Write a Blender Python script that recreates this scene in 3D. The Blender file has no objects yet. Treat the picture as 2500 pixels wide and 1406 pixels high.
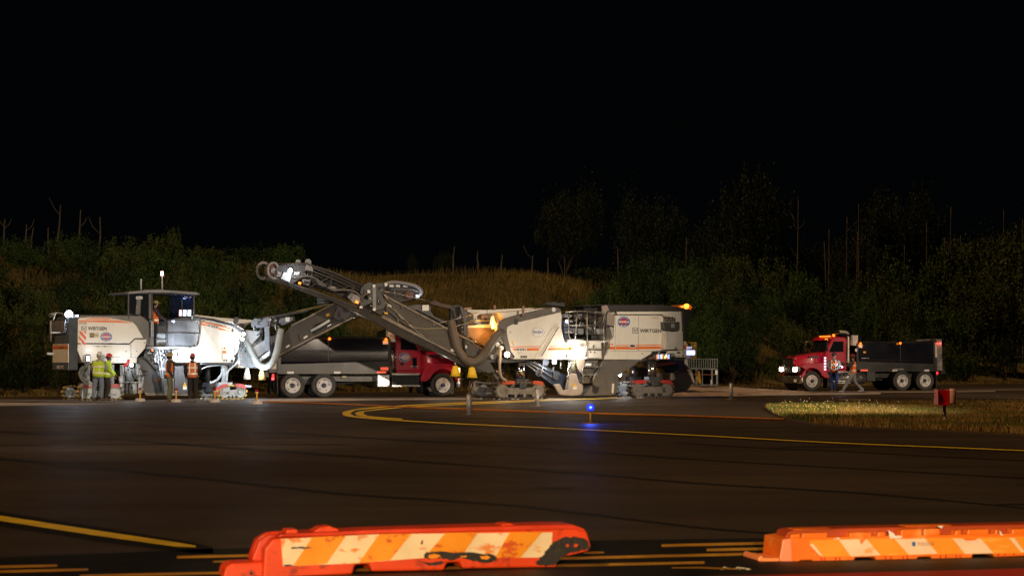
import bpy, bmesh, math, random
import numpy as np
from mathutils import Vector, Matrix
from mathutils.geometry import tessellate_polygon
R = math.radians
rnd = random.Random(7)
sc = bpy.context.scene
COL = sc.collection
# ------------------------------------------------------------------ camera
FPX = 4861.0      # focal length in pixels of the 2500 px wide photograph (70 mm on 36 mm)
CH = 1.4          # camera height
HY = 883.0        # pixel row of the horizon
cam = bpy.data.cameras.new('camera')
cam.lens = 70; cam.sensor_width = 36
cam.shift_y = (HY - 703.0) / 2500.0
cam.clip_start = 0.1; cam.clip_end = 2000
cam.dof.use_dof = True; cam.dof.focus_distance = 74; cam.dof.aperture_fstop = 4.5
camo = bpy.data.objects.new('camera', cam)
camo.location = (0, 0, CH); camo.rotation_euler = (R(90), 0, 0)
COL.objects.link(camo); sc.camera = camo
# ------------------------------------------------------------------ night sky
W = bpy.data.worlds.new('World'); sc.world = W; W.use_nodes = True
bg = W.node_tree.nodes['Background']
bg.inputs['Color'].default_value = (0.55, 0.75, 1.0, 1)
bg.inputs['Strength'].default_value = 0.0011
# distant high-mast apron floods behind the camera: one warm, weak parallel source
def lamp(kind, name, loc, energy, color, target=None, size=0.05, angle=45, blend=0.5, parent=None):
    l = bpy.data.lights.new(name, kind); l.energy = energy; l.color = color
    if kind == 'SPOT':
        l.spot_size = R(angle); l.spot_blend = blend; l.shadow_soft_size = size
    elif kind == 'POINT': l.shadow_soft_size = size
    elif kind == 'SUN': l.angle = R(size)
    o = bpy.data.objects.new(name, l); o.location = loc
    if target is not None:
        d = Vector(target) - Vector(loc); o.rotation_euler = d.to_track_quat('-Z', 'Y').to_euler()
    COL.objects.link(o)
    if parent:
        o.parent = parent; o.matrix_parent_inverse = parent.matrix_world.inverted()
    return o
lamp('SUN', 'apron_floodlight', (-55, -28, 72), 1.22, (1.0, .60, .30), target=(-4, 0, 0), size=1.5)
# unseen spots added out of frame to brighten the machines and distant truck
lamp('SPOT', 'unseen_work_flood', (22, 30, 9), 50000, (1.0, .81, .60), target=(-4.6, 74, 1.5), size=.3, angle=28, blend=.4)
lamp('SPOT', 'unseen_work_flood', (-6, 2, 8), 33000, (1.0, .79, .57), target=(-5.6, 76, 1.2), size=.4, angle=24, blend=.35)
lamp('SPOT', 'unseen_work_flood', (31, 62, 6), 21000, (1.0, .78, .56), target=(17.5, 94.5, 1.2), size=.3, angle=48, blend=.6)
# headlights of the vehicle beside the camera, on the barricades
lamp('SPOT', 'vehicle_headlight', (-1.2, -4, 2.8), 14500, (1.0, .70, .38), target=(-.6, 13.2, .08), size=.08, angle=12.5, blend=.5)
lamp('SPOT', 'vehicle_headlight', (1.2, -4, 2.8), 16000, (1.0, .70, .38), target=(2.95, 14.1, .05), size=.08, angle=11.5, blend=.5)
sc.view_settings.view_transform = 'Standard'; sc.view_settings.look = 'None'
sc.view_settings.exposure = 0; sc.view_settings.gamma = 1
try: sc.view_settings.use_curve_mapping = False
except Exception: pass
sc.render.engine = 'CYCLES'
sc.cycles.use_denoising = True
sc.cycles.max_bounces = 5; sc.cycles.diffuse_bounces = 2; sc.cycles.glossy_bounces = 3
sc.cycles.transparent_max_bounces = 6; sc.cycles.sample_clamp_indirect = 4; sc.cycles.caustics_reflective = False
# ------------------------------------------------------------------ materials
MT = {}
def mat(name, col, rough=.5, metal=0., var=.15, scale=3., bump=.0, coat=0., emit=None, es=0., spec=.5, alpha=None, trans=0., dirt=0., dcol=(.09,.07,.05), bscale=40.):
    if name in MT: return MT[name]
    m = bpy.data.materials.new(name); m.use_nodes = True; nt = m.node_tree; b = nt.nodes['Principled BSDF']
    b.inputs['Roughness'].default_value = rough; b.inputs['Metallic'].default_value = metal
    b.inputs['Specular IOR Level'].default_value = spec; b.inputs['Coat Weight'].default_value = coat
    b.inputs['Base Color'].default_value = (*col, 1)
    tc = nt.nodes.new('ShaderNodeTexCoord')
    if var > 0 or dirt > 0:
        n = nt.nodes.new('ShaderNodeTexNoise'); n.inputs['Scale'].default_value = scale; n.inputs['Detail'].default_value = 6
        nt.links.new(tc.outputs['Object'], n.inputs['Vector'])
        r = nt.nodes.new('ShaderNodeMapRange'); r.inputs['From Min'].default_value = .3; r.inputs['From Max'].default_value = .7
        r.inputs['To Min'].default_value = 1 - var; r.inputs['To Max'].default_value = 1 + var * .6
        nt.links.new(n.outputs['Fac'], r.inputs['Value'])
        mx = nt.nodes.new('ShaderNodeMix'); mx.data_type = 'RGBA'; mx.blend_type = 'MULTIPLY'; mx.inputs['Factor'].default_value = 1
        mx.inputs['A'].default_value = (*col, 1); nt.links.new(r.outputs['Result'], mx.inputs['B'])
        out = mx.outputs['Result']
        if dirt > 0:
            n2 = nt.nodes.new('ShaderNodeTexNoise'); n2.inputs['Scale'].default_value = scale * 1.7; n2.inputs['Detail'].default_value = 9; n2.inputs['Roughness'].default_value = .7
            mp = nt.nodes.new('ShaderNodeMapping'); mp.inputs['Scale'].default_value = (1, 1, .35); mp.inputs['Location'].default_value = (3, 1, 7)
            nt.links.new(tc.outputs['Object'], mp.inputs['Vector']); nt.links.new(mp.outputs['Vector'], n2.inputs['Vector'])
            r2 = nt.nodes.new('ShaderNodeMapRange'); r2.inputs['From Min'].default_value = .5; r2.inputs['From Max'].default_value = .8
            r2.inputs['To Max'].default_value = dirt; nt.links.new(n2.outputs['Fac'], r2.inputs['Value'])
            m2 = nt.nodes.new('ShaderNodeMix'); m2.data_type = 'RGBA'; nt.links.new(r2.outputs['Result'], m2.inputs['Factor'])
            nt.links.new(out, m2.inputs['A']); m2.inputs['B'].default_value = (*dcol, 1); out = m2.outputs['Result']
        nt.links.new(out, b.inputs['Base Color'])
        rr = nt.nodes.new('ShaderNodeMapRange'); rr.inputs['To Min'].default_value = max(.03, rough - .1); rr.inputs['To Max'].default_value = min(1, rough + .12)
        nt.links.new(n.outputs['Fac'], rr.inputs['Value']); nt.links.new(rr.outputs['Result'], b.inputs['Roughness'])
    if bump > 0:
        nb = nt.nodes.new('ShaderNodeTexNoise'); nb.inputs['Scale'].default_value = bscale; nb.inputs['Detail'].default_value = 4
        nt.links.new(tc.outputs['Object'], nb.inputs['Vector'])
        bp = nt.nodes.new('ShaderNodeBump'); bp.inputs['Strength'].default_value = bump; bp.inputs['Distance'].default_value = .01
        nt.links.new(nb.outputs['Fac'], bp.inputs['Height']); nt.links.new(bp.outputs['Normal'], b.inputs['Normal'])
    if emit:
        b.inputs['Emission Color'].default_value = (*emit, 1); b.inputs['Emission Strength'].default_value = es
    if alpha is not None: b.inputs['Alpha'].default_value = alpha
    if trans: b.inputs['Transmission Weight'].default_value = trans
    MT[name] = m; return m
white = mat('painted_cream_steel', (.80,.77,.70), .38, var=.06, dirt=.28, dcol=(.4,.33,.24), scale=1.2, coat=.2)
grey = mat('painted_grey_steel', (.045,.046,.051), .45, var=.2, dirt=.5, dcol=(.2,.17,.14), scale=2)
lgrey = mat('light_grey_steel', (.24,.24,.25), .45, var=.2, dirt=.5, dcol=(.2,.17,.14), scale=2.5)
dgrey = mat('dark_grey_steel', (.045,.046,.05), .5, var=.3, dirt=.3, scale=2)
black = mat('black_rubber', (.015,.015,.016), .6, var=.3, scale=4)
orange = mat('orange_stripe_paint', (.80,.17,.015), .4, var=.05, coat=.2)
chrome = mat('chrome', (.75,.75,.77), .12, 1., var=.05)
steel = mat('worn_steel', (.42,.41,.40), .38, .8, var=.3, dirt=.5, dcol=(.12,.09,.06), scale=5)
dust = mat('dusty_steel', (.30,.26,.21), .7, var=.35, dirt=.7, dcol=(.14,.11,.08), scale=5, bump=.3)
beltm = mat('dusty_rubber_belt', (.035,.03,.026), .75, var=.3, dirt=.6, dcol=(.10,.08,.06), scale=2.5, bump=.2)
covm = mat('dusty_grey_cover', (.055,.050,.046), .6, var=.3, dirt=.6, dcol=(.12,.10,.08), scale=1.5, bump=.15, bscale=15)
hosem = mat('grey_suction_hose', (.14,.13,.12), .55, var=.2, scale=4)
redm = mat('red_fender_paint', (.55,.03,.02), .42, var=.15, dirt=.5, dcol=(.3,.2,.15), scale=4)
yel = mat('yellow_paint', (.85,.48,.02), .45, var=.1, dirt=.2, scale=5)
padm = mat('dusty_yellow_track_pad', (.50,.38,.16), .7, var=.4, dirt=.5, dcol=(.4,.36,.3), scale=9)
padd = mat('dirty_brown_track_pad', (.17,.115,.06), .75, var=.4, dirt=.5, dcol=(.07,.05,.035), scale=9)
glass = mat('dark_glass', (.012,.014,.02), .03, var=0, spec=.8)
clear = mat('dusty_clear_panel', (.5,.53,.6), .25, var=.3, scale=3, alpha=.12)
redp = mat('truck_red_paint', (.56,.015,.05), .3, var=.06, coat=.6, dirt=.12, scale=2)
bedm = mat('glossy_black_bed', (.008,.009,.016), .16, var=.2, coat=.5, dirt=.03, dcol=(.12,.1,.09), scale=1.1)
skirt = mat('dusty_black_steel', (.018,.018,.019), .35, var=.3, dirt=.5, dcol=(.06,.055,.05), scale=2)
tyre = mat('dusty_tyre', (.055,.055,.05), .8, var=.3, dirt=.6, dcol=(.13,.12,.10), scale=6)
rimm = mat('white_painted_rim', (.75,.72,.70), .35, var=.1, dirt=.3, scale=6)
alum = mat('brushed_aluminium', (.62,.62,.62), .28, .9, var=.2, scale=3)
navy = mat('navy_lettering', (.02,.02,.06), .5, var=0)
wletter = mat('white_lettering', (.85,.85,.85), .5, var=0)
bluem = mat('blue_decal', (.02,.13,.42), .4, var=.05)
redd = mat('red_decal', (.55,.01,.03), .4, var=.05)
whited = mat('white_decal', (.8,.8,.78), .45, var=.05)
def em(name, col, s): return mat(name, (0,0,0), .4, var=0, emit=col, es=s)
e_white = em('lit_cool_lamp', (.80,.90,1.), 40.)
e_warm = em('lit_warm_lamp', (1.,.82,.62), 40.)
e_amber = em('lit_amber_lamp', (1.,.13,.008), 4.5)
e_beacon = em('lit_beacon_lamp', (1.,.42,.06), 22.)
e_red = em('lit_red_lamp', (1.,.03,.03), 9.)
e_blue = em('lit_blue_lamp', (.004,.012,1.), 24.)
e_scr = em('lit_screen', (.65,.82,1.), 3.0)
e_head = em('lit_headlight', (1.,.80,.55), 30.)
# ------------------------------------------------------------------ helpers
CR = {0:(0,0,1.), 1:(100,620,3.7), 2:(440,620,3.7), 3:(780,620,3.7), 4:(1100,700,4.6875), 5:(1380,700,4.6875), 6:(1880,780,4.687),
      7:(500,1220,2.5), 8:(600,620,5.022), 9:(1700,1220,3.125)}
def px(c, p):
    a = CR[c]; return (a[0] + p[0] / a[2], a[1] + p[1] / a[2])
def ground(x, y, z=0.):
    D = FPX * (CH - z) / (y - HY); return Vector(((x - 1250) / FPX * D, D, z))
def at(x, y, D): return Vector(((x - 1250) / FPX * D, D, CH + (HY - y) / FPX * D))
class Frame:
    """vertical plane through a ground point, heading th; local x along, y away, z up"""
    def __init__(s, x, D, th):
        s.o = Vector(((x - 1250) / FPX * D, D, 0)); s.th = R(th)
        s.u = Vector((math.cos(s.th), math.sin(s.th), 0)); s.n = Vector((-math.sin(s.th), math.cos(s.th), 0))
        s.M = Matrix.Translation(s.o) @ Matrix.Rotation(s.th, 4, 'Z')
    def g(s, c, p, v=0.):
        X, Y = px(c, p); d = Vector(((X - 1250) / FPX, 1, (HY - Y) / FPX)); C = Vector((0, 0, CH))
        t = ((s.o - C).dot(s.n) + v) / d.dot(s.n); P = C + d * t - s.o
        return Vector((P.dot(s.u), v, P.z))
    def gr(s, c, p, u):      # on the cross plane at distance u along the heading
        X, Y = px(c, p); d = Vector(((X - 1250) / FPX, 1, (HY - Y) / FPX)); C = Vector((0, 0, CH))
        t = ((s.o - C).dot(s.u) + u) / d.dot(s.u); P = C + d * t - s.o
        return Vector((u, P.dot(s.n), P.z))
def link_mesh(name, me, m, par=None, smooth=False, bev=0.):
    if m is not None: me.materials.append(m)
    if smooth: me.polygons.foreach_set('use_smooth', [True] * len(me.polygons))
    o = bpy.data.objects.new(name, me); COL.objects.link(o)
    if par is not None: o.parent = par
    if bev > 0:
        b = o.modifiers.new('edge', 'BEVEL'); b.width = bev; b.segments = 2; b.limit_method = 'ANGLE'; b.angle_limit = R(40)
    return o
def mesh(name, vs, fs, m, par=None, T=None, smooth=False, bev=0., fix=True):
    me = bpy.data.meshes.new(name)
    if T is not None: vs = [T @ Vector(v) for v in vs]
    me.from_pydata([tuple(v) for v in vs], [], fs)
    if fix:
        bm = bmesh.new(); bm.from_mesh(me); bmesh.ops.recalc_face_normals(bm, faces=bm.faces); bm.to_mesh(me); bm.free()
    return link_mesh(name, me, m, par, smooth, bev)
def empty(name, loc, rz, label, cat, group=None):
    o = bpy.data.objects.new(name, None); o.location = loc; o.rotation_euler = (0, 0, rz); o.empty_display_size = .2
    COL.objects.link(o); o['label'] = label; o['category'] = cat
    if group: o['group'] = group
    o['_M'] = 0; del o['_M']
    return o
def tag(o, label, cat, group=None):
    o['label'] = label; o['category'] = cat
    if group: o['group'] = group
    return o
def prism_data(A, B):
    n = len(A); fs = [list(range(n)), list(range(2*n-1, n-1, -1))]
    fs += [[i, (i+1) % n, n + (i+1) % n, n + i] for i in range(n)]
    return list(A) + list(B), fs
def tube_data(pts, r, seg=8, caps=True):
    pts = [Vector(p) for p in pts]; rs = r if isinstance(r, (list, tuple)) else [r] * len(pts)
    vs = []; fs = []; prev = None
    for i, p in enumerate(pts):
        d = (pts[min(i+1, len(pts)-1)] - pts[max(i-1, 0)]).normalized()
        if prev is None:
            a = Vector((0,0,1)) if abs(d.z) < .9 else Vector((1,0,0)); e1 = d.cross(a).normalized()
        else: e1 = (prev - d * prev.dot(d)).normalized()
        prev = e1; e2 = d.cross(e1)
        for k in range(seg):
            t = 2 * math.pi * k / seg; vs.append(p + (e1 * math.cos(t) + e2 * math.sin(t)) * rs[i])
    for i in range(len(pts)-1):
        for k in range(seg):
            a = i*seg + k; b = i*seg + (k+1) % seg; fs.append([a, b, b+seg, a+seg])
    if caps: fs.append(list(range(seg))[::-1]); fs.append([len(vs)-seg+k for k in range(seg)])
    return vs, fs
def spline(pts, n=6):
    pts = [Vector(p) for p in pts]; out = []
    for i in range(len(pts)-1):
        p0 = pts[max(i-1,0)]; p1 = pts[i]; p2 = pts[i+1]; p3 = pts[min(i+2,len(pts)-1)]
        for k in range(n):
            t = k/n; out.append(.5*((2*p1)+(p2-p0)*t+(2*p0-5*p1+4*p2-p3)*t*t+(3*p1-p0-3*p2+p3)*t**3))
    out.append(pts[-1]); return out
def merge(*ds):
    vs = []; fs = []
    for v, f in ds:
        k = len(vs); vs += list(v); fs += [[i+k for i in q] for q in f]
    return vs, fs
def box_data(x0, x1, y0, y1, z0, z1):
    A = [(x0,y0,z0),(x1,y0,z0),(x1,y0,z1),(x0,y0,z1)]; B = [(x,y1,z) for x,_,z in A]
    return prism_data([Vector(a) for a in A], [Vector(b) for b in B])
def lathe_data(prof, axis='Y', seg=24, c=(0,0,0)):
    vs = []; fs = []; c = Vector(c); n = len(prof)
    for k in range(seg):
        t = 2*math.pi*k/seg; co, si = math.cos(t), math.sin(t)
        for r, a in prof:
            vs.append(c + (Vector((r*co, a, r*si)) if axis == 'Y' else Vector((r*co, r*si, a)) if axis == 'Z' else Vector((a, r*co, r*si))))
    for k in range(seg):
        for j in range(n-1):
            a = k*n+j; b = ((k+1) % seg)*n+j; fs.append([a, a+1, b+1, b])
    return vs, fs
def ball_data(c, r, seg=10, rings=6, sc_=(1,1,1)):
    prof = []
    vs, fs = lathe_data([(max(1e-4, r*math.sin(math.pi*i/rings)), -r*math.cos(math.pi*i/rings)) for i in range(rings+1)], 'Z', seg)
    return [Vector((v.x*sc_[0], v.y*sc_[1], v.z*sc_[2])) + Vector(c) for v in vs], fs
def rect(x0, y0, x1, y1): return [(x0,y0),(x1,y0),(x1,y1),(x0,y1)]
class Mach:
    def __init__(s, name, label, cat, x, D, th, group=None):
        s.f = Frame(x, D, th); s.root = empty(name, s.f.o, s.f.th, label, cat, group); s.inv = s.f.M.inverted()
    def T(s, f): return s.inv @ f.M if f else None
    def pr(s, name, c, pts, v0, v1, m, par=None, bev=0., f=None):
        F = f or s.f; A = [F.g(c, p, v0) for p in pts]; B = [Vector((a.x, v1, a.z)) for a in A]
        vs, fs = prism_data(A, B); return mesh(name, vs, fs, m, par or s.root, s.T(f), bev=bev)
    def tube(s, name, c, pts, v, r, m, par=None, seg=8, smooth=True, f=None, sp=0):
        F = f or s.f; vv = v if isinstance(v, (list, tuple)) else [v]*len(pts)
        P = [F.g(c, p, w) for p, w in zip(pts, vv)]
        if sp: P = spline(P, sp)
        vs, fs = tube_data(P, r, seg); return mesh(name, vs, fs, m, par or s.root, s.T(f), smooth)
    def disc(s, name, c, p, r, v0, v1, m, par=None, seg=20, f=None, hole=0.):
        F = f or s.f; a = F.g(c, p, v0)
        if hole: vs, fs = lathe_data([(hole,0),(r,0),(r,v1-v0),(hole,v1-v0),(hole,0)], 'Y', seg, a)
        else: vs, fs = lathe_data([(1e-3,0),(r,0),(r,v1-v0),(1e-3,v1-v0)], 'Y', seg, a)
        return mesh(name, vs, fs, m, par or s.root, s.T(f))
    def box(s, name, x0, x1, y0, y1, z0, z1, m, par=None, bev=0.):
        vs, fs = box_data(x0,x1,y0,y1,z0,z1); return mesh(name, vs, fs, m, par or s.root, bev=bev)
    def tubes(s, name, lst, r, m, par=None, f=None, seg=6):   # several bars of one frame, as one part: lst of (c, pts, v)
        F = f or s.f; ds = []
        for c, pts, v in lst:
            vv = v if isinstance(v, (list, tuple)) else [v]*len(pts)
            ds.append(tube_data([F.g(c, p, w) for p, w in zip(pts, vv)], r, seg))
        vs, fs = merge(*ds); return mesh(name, vs, fs, m, par or s.root, s.T(f), True)
    def text(s, txt, c, p, w, h, v, m, par=None, shear=0., rot=0., f=None, off=.0, name='lettering'):
        """p: lower left in crop pixels, w/h: width and cap height in crop pixels"""
        F = f or s.f; a = F.g(c, p, v); b = F.g(c, (p[0]+w, p[1]), v); t = F.g(c, (p[0], p[1]-h), v)
        return text_obj(txt, (s.T(f) or Matrix()) @ Matrix.Translation(a) @ Matrix.Rotation(rot,4,'Y') @ Matrix.Rotation(R(90),4,'X'), (b-a).length, (t-a).length, m, par or s.root, shear, off, name)
    def light(s, c, p, v, energy, col, target=None, f=None, angle=120, size=.06, blend=.6, name='work_light'):
        F = f or s.f; a = F.M @ F.g(c, p, v)
        if target is None: o = lamp('POINT', name, a, energy, col, size=size)
        else: o = lamp('SPOT', name, a, energy, col, target=F.M @ F.g(c, target[0], target[1]), size=size, angle=angle, blend=blend)
        return o
def text_obj(txt, M, w, h, m, par, shear=0., off=0., name='lettering'):
    cu = bpy.data.curves.new(name, 'FONT'); cu.body = txt; cu.size = 1; cu.shear = shear; cu.offset = off; cu.extrude = .0; cu.resolution_u = 3
    cu.materials.append(m); o = bpy.data.objects.new(name, cu); COL.objects.link(o)
    bpy.context.view_layer.update()
    bb = o.bound_box; x0 = min(q[0] for q in bb); x1 = max(q[0] for q in bb); y0 = min(q[1] for q in bb); y1 = max(q[1] for q in bb)
    sx = w / max(x1-x0, 1e-3); sy = h / max(y1-y0, 1e-3)
    me = bpy.data.meshes.new_from_object(o); me.transform(Matrix.Diagonal((sx, sy, 1, 1)) @ Matrix.Translation((-x0, -y0, 0)))
    bpy.data.objects.remove(o); bpy.data.curves.remove(cu)
    o = bpy.data.objects.new(name, me); COL.objects.link(o); o.parent = par; o.matrix_local = M
    return o
# ------------------------------------------------------------------ ground
LA = Vector((-20, 79, 0)); LD = Vector((math.cos(R(43)), math.sin(R(43)), 0)); LN = Vector((-LD.y, LD.x, 0))
def tdist(x, y): return (x - LA.x) * LN.x + (y - LA.y) * LN.y
def sstep(a, b, x):
    t = min(1, max(0, (x-a)/(b-a))); return t*t*(3-2*t)
def terr(x, y):
    t = tdist(x, y); s = (x - LA.x) * LD.x + (y - LA.y) * LD.y
    h = 6.3 * sstep(3.5, 17, t) + .03 * max(0, t-17)
    h *= 1 - .8 * sstep(52, 82, s)
    return h + .02 + .25 * sstep(2, 12, t) * (math.sin(x*.31 + y*.17) + math.sin(x*.13 - y*.23))
def asphalt():
    m = bpy.data.materials.new('airfield_asphalt'); m.use_nodes = True; nt = m.node_tree; b = nt.nodes['Principled BSDF']
    tc = nt.nodes.new('ShaderNodeTexCoord')
    def noise(sc_, det, mp=None, ro=.5):
        n = nt.nodes.new('ShaderNodeTexNoise'); n.inputs['Scale'].default_value = sc_; n.inputs['Detail'].default_value = det; n.inputs['Roughness'].default_value = ro
        v = tc.outputs['Object']
        if mp:
            q = nt.nodes.new('ShaderNodeMapping'); q.inputs['Rotation'].default_value = (0,0,mp[0]); q.inputs['Scale'].default_value = mp[1]
            nt.links.new(v, q.inputs['Vector']); v = q.outputs['Vector']
        nt.links.new(v, n.inputs['Vector']); return n.outputs['Fac']
    def ramp(f, lo, hi, a, c):
        r = nt.nodes.new('ShaderNodeMapRange'); r.inputs['From Min'].default_value = lo; r.inputs['From Max'].default_value = hi
        r.inputs['To Min'].default_value = a; r.inputs['To Max'].default_value = c; nt.links.new(f, r.inputs['Value']); return r.outputs['Result']
    def mul(a, c):
        q = nt.nodes.new('ShaderNodeMath'); q.operation = 'MULTIPLY'; nt.links.new(a, q.inputs[0]); nt.links.new(c, q.inputs[1]); return q.outputs[0]
    f = mul(mul(ramp(noise(.12, 6), .3, .7, .62, 1.25), ramp(noise(1.0, 5, (R(-25), (.12, 1, 1))), .3, .7, .78, 1.18)), ramp(noise(60, 3), .3, .7, .7, 1.3))
    mx = nt.nodes.new('ShaderNodeMix'); mx.data_type = 'RGBA'; mx.blend_type = 'MULTIPLY'; mx.inputs['Factor'].default_value = 1
    mx.inputs['A'].default_value = (.065, .049, .034, 1); nt.links.new(f, mx.inputs['B']); nt.links.new(mx.outputs['Result'], b.inputs['Base Color'])
    nt.links.new(ramp(noise(.5, 5), .3, .7, .46, .64), b.inputs['Roughness'])
    b.inputs['Specular IOR Level'].default_value = .16
    bp = nt.nodes.new('ShaderNodeBump'); bp.inputs['Strength'].default_value = .35; bp.inputs['Distance'].default_value = .006
    nt.links.new(noise(90, 3), bp.inputs['Height']); nt.links.new(bp.outputs['Normal'], b.inputs['Normal'])
    return m
o = mesh('taxiway_asphalt', [(-500,-60,0),(900,-60,0),(900,900,0),(-500,900,0)], [[0,1,2,3]], asphalt()); o['kind'] = 'structure'
# ground beyond the pavement: verge and grassy bank
drygrass = mat('dry_bank_grass', (.125,.092,.020), .9, var=.55, scale=.55, bump=.5, dirt=.7, dcol=(.028,.034,.010), bscale=8)
vs = []; fs = []; NS, NT = 130, 60
tt = [0, .4] + [1.2 + (i/(NT-3))**1.7*170 for i in range(NT-2)]
for i in range(NS+1):
    s = -60 + i/NS*330
    for t in tt:
        p = LA + LD*s + LN*t; vs.append((p.x, p.y, terr(p.x, p.y) if t > 0 else -.02))
for i in range(NS):
    for j in range(NT-1):
        a = i*NT+j; fs.append([a, a+NT, a+NT+1, a+1])
o = mesh('grass_bank', vs, fs, drygrass, smooth=True); o['kind'] = 'structure'
# ------------------------------------------------------------------ flat things on the pavement
def gpoly(name, pts, z, m, kind='structure', thick=0):
    P = [ground(x, y, z) for x, y in pts]
    if thick: vs, fs = prism_data(P, [p + Vector((0,0,thick)) for p in P])
    else: vs, fs = P, [list(range(len(P)))]
    me_pts = [tuple(p) for p in P]
    if not thick:
        tris = tessellate_polygon([[Vector(p) for p in P]]); fs = [list(t) for t in tris]
    o = mesh(name, vs, fs, m); o['kind'] = kind; return o
def gline(name, pts, wpx, z, m, wob=0):
    """painted line through photo points; wpx is its height in photo pixels (a list or one value)"""
    n = len(pts); w = wpx if isinstance(wpx, list) else [wpx]*n
    up = [ground(x, y - h/2, z) for (x, y), h in zip(pts, w)]; dn = [ground(x, y + h/2, z) for (x, y), h in zip(pts, w)]
    vs = up + dn; fs = [[i, i+1, n+i+1, n+i] for i in range(n-1)]
    o = mesh(name, vs, fs, m); o['kind'] = 'structure'; return o
ypaint = mat('worn_yellow_line_paint', (.95,.68,.03), .5, var=.2, scale=3, dirt=.3, dcol=(.25,.15,.02))
opaint = mat('faded_yellow_paint', (.66,.33,.03), .55, var=.3, scale=3, dirt=.6, dcol=(.12,.06,.02))
kpaint = mat('black_border_paint', (.012,.011,.010), .6, var=.2, spec=.25)
tar = mat('tar_joint_sealant', (.014,.012,.010), .5, var=.2, spec=.3)
def dens(pts, n=5): return [(p.x, p.y) for p in spline([Vector((x, y, 0)) for x, y in pts], n)]
for pts, w in [
    ([(-60,1114),(0,1119),(200,1138),(420,1160),(640,1183),(850,1206),(1100,1222),(1320,1240),(1700,1286),(1900,1302),(2060,1316)], 4.5),
    ([(-60,1049),(0,1053),(150,1062),(300,1072),(450,1085),(620,1097),(850,1113),(980,1123),(1100,1132),(1400,1153),(1700,1179),(2100,1203),(2520,1241)], 3.5),
    ([(218,1030),(400,1040),(560,1047),(847,1066),(1146,1083),(1400,1099),(1700,1121),(2100,1144),(2520,1168)], 2.6),
    ([(1650,1080),(1760,1087),(1895,1095),(2000,1098),(2250,1112),(2520,1125)], 2.),
    ([(1895,1095),(1945,1090),(2100,1090)], 1.6),
    ([(120,1000),(250,1009),(400,1013),(620,1018)], 1.8), ([(340,1024),(480,1033),(560,1035)], 1.6),
    ([(0,1086),(300,1084),(850,1085)], 1.6), ([(560,1024),(770,1032)], 2.), ([(990,1046),(1100,1050),(1230,1057)], 2.)]:
    gline('tar_joint', dens(pts), w, .003, tar)
gpoly('tar_patch', [(1306,1189),(1340,1187.5),(1395,1189),(1390,1192),(1330,1192.5)], .003, tar)
gpoly('tar_patch', [(2430,1229),(2500,1228),(2510,1232),(2440,1232)], .003, tar)
def loopline(off_up, off_lo, ax, w):
    up = [(1520,969.5),(1400,973.5),(1250,979.5),(1100,984.5),(985,992)]
    return up
# hairpin of two lead-off lines with black borders
outer = [(1520,968),(1400,972.4),(1250,978.6),(1100,984),(960,991.5),(880,998),(846,1004),(836,1009),(850,1014.5),(900,1020),(980,1026),(1100,1033),(1250,1040),(1450,1049.5),(1700,1062),(1900,1073),(2100,1083),(2300,1091),(2520,1100)]
inner = [(1520,971),(1400,974.8),(1250,981.5),(1120,987),(990,993.5),(915,1000),(880,1005),(868,1009),(882,1014),(930,1019),(1000,1023.5),(1110,1029.5),(1250,1036),(1450,1045.5),(1700,1058),(1900,1069)]
gline('line_border_paint', dens(outer), 7.5, .004, kpaint)
gline('line_border_paint', dens(inner)[:-26], 5.5, .006, kpaint)
nO = len(dens(outer)); gline('yellow_line_paint', dens(outer), [2.2 + 1.6*math.exp(-((i/nO-.42)/.13)**2) for i in range(nO)], .010, ypaint); gline('yellow_line_paint', dens(inner)[:-26], [2.0+1.3*math.exp(-((i/nO-.42)/.13)**2) for i in range(len(dens(inner))-26)], .010, ypaint)
gpoly('yellow_line_paint', [(836,1009),(846,1003.5),(868,1000.5),(858,1006),(856,1010),(868,1016),(850,1014.8)], .012, ypaint)
gpoly('yellow_line_paint', [(866,1009),(876,1004),(896,1001),(888,1006),(888,1010),(902,1016),(880,1014)], .012, ypaint)
# line at the lower left
gline('line_border_paint', [(-80,1250),(0,1265),(235,1301),(470,1336),(520,1342)], [34,34,34,26,16], .004, kpaint)
gline('yellow_line_paint', [(-80,1251),(0,1264),(235,1300),(430,1328),(478,1333)], [13,13,13,11,4], .008, ypaint)
# runway holding position marking: dashed and solid yellow lines on black
gpoly('holding_mark_border', [(-300,1366),(0,1360),(520,1338),(1000,1330),(1440,1318),(1900,1312),(2700,1300),(2700,1386),(1720,1402),(1400,1440),(-300,1440)], .004, kpaint)
for y0, x0, k, segs in [(1357,520,-.0238,[(432,612),(700,900),(1000,1300),(1615,1866)]), (1381,70,-.0238,[(-60,140),(520,600),(760,1000),(1425,1475),(1725,1866)]), (1392,100,-.0235,[(-60,215),(640,1000),(1100,1845)]), (1401,370,-.0215,[(195,560),(600,1720)])]:
    for a, c_ in segs: gline('holding_mark_line', [(x, y0+k*(x-x0)) for x in (a, (a+c_)/2, c_)], [3.5,6,3.5] if c_-a < 100 else [6,6.5,6], .008, opaint)
gline('yellow_line_paint', [(1640,1385),(1712,1384.6),(1800,1388)], [2,4,3], .012, opaint)
# red painted surface sign at the lower right with a dark surround
gpoly('red_surface_paint', [(1720,1406),(2000,1399),(2520,1386),(2800,1380),(2800,1450),(1600,1450)], .010, mat('red_pavement_paint', (.34,.008,.008), .5, var=.15, scale=2, dirt=.3, dcol=(.1,.01,.01)))
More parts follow.
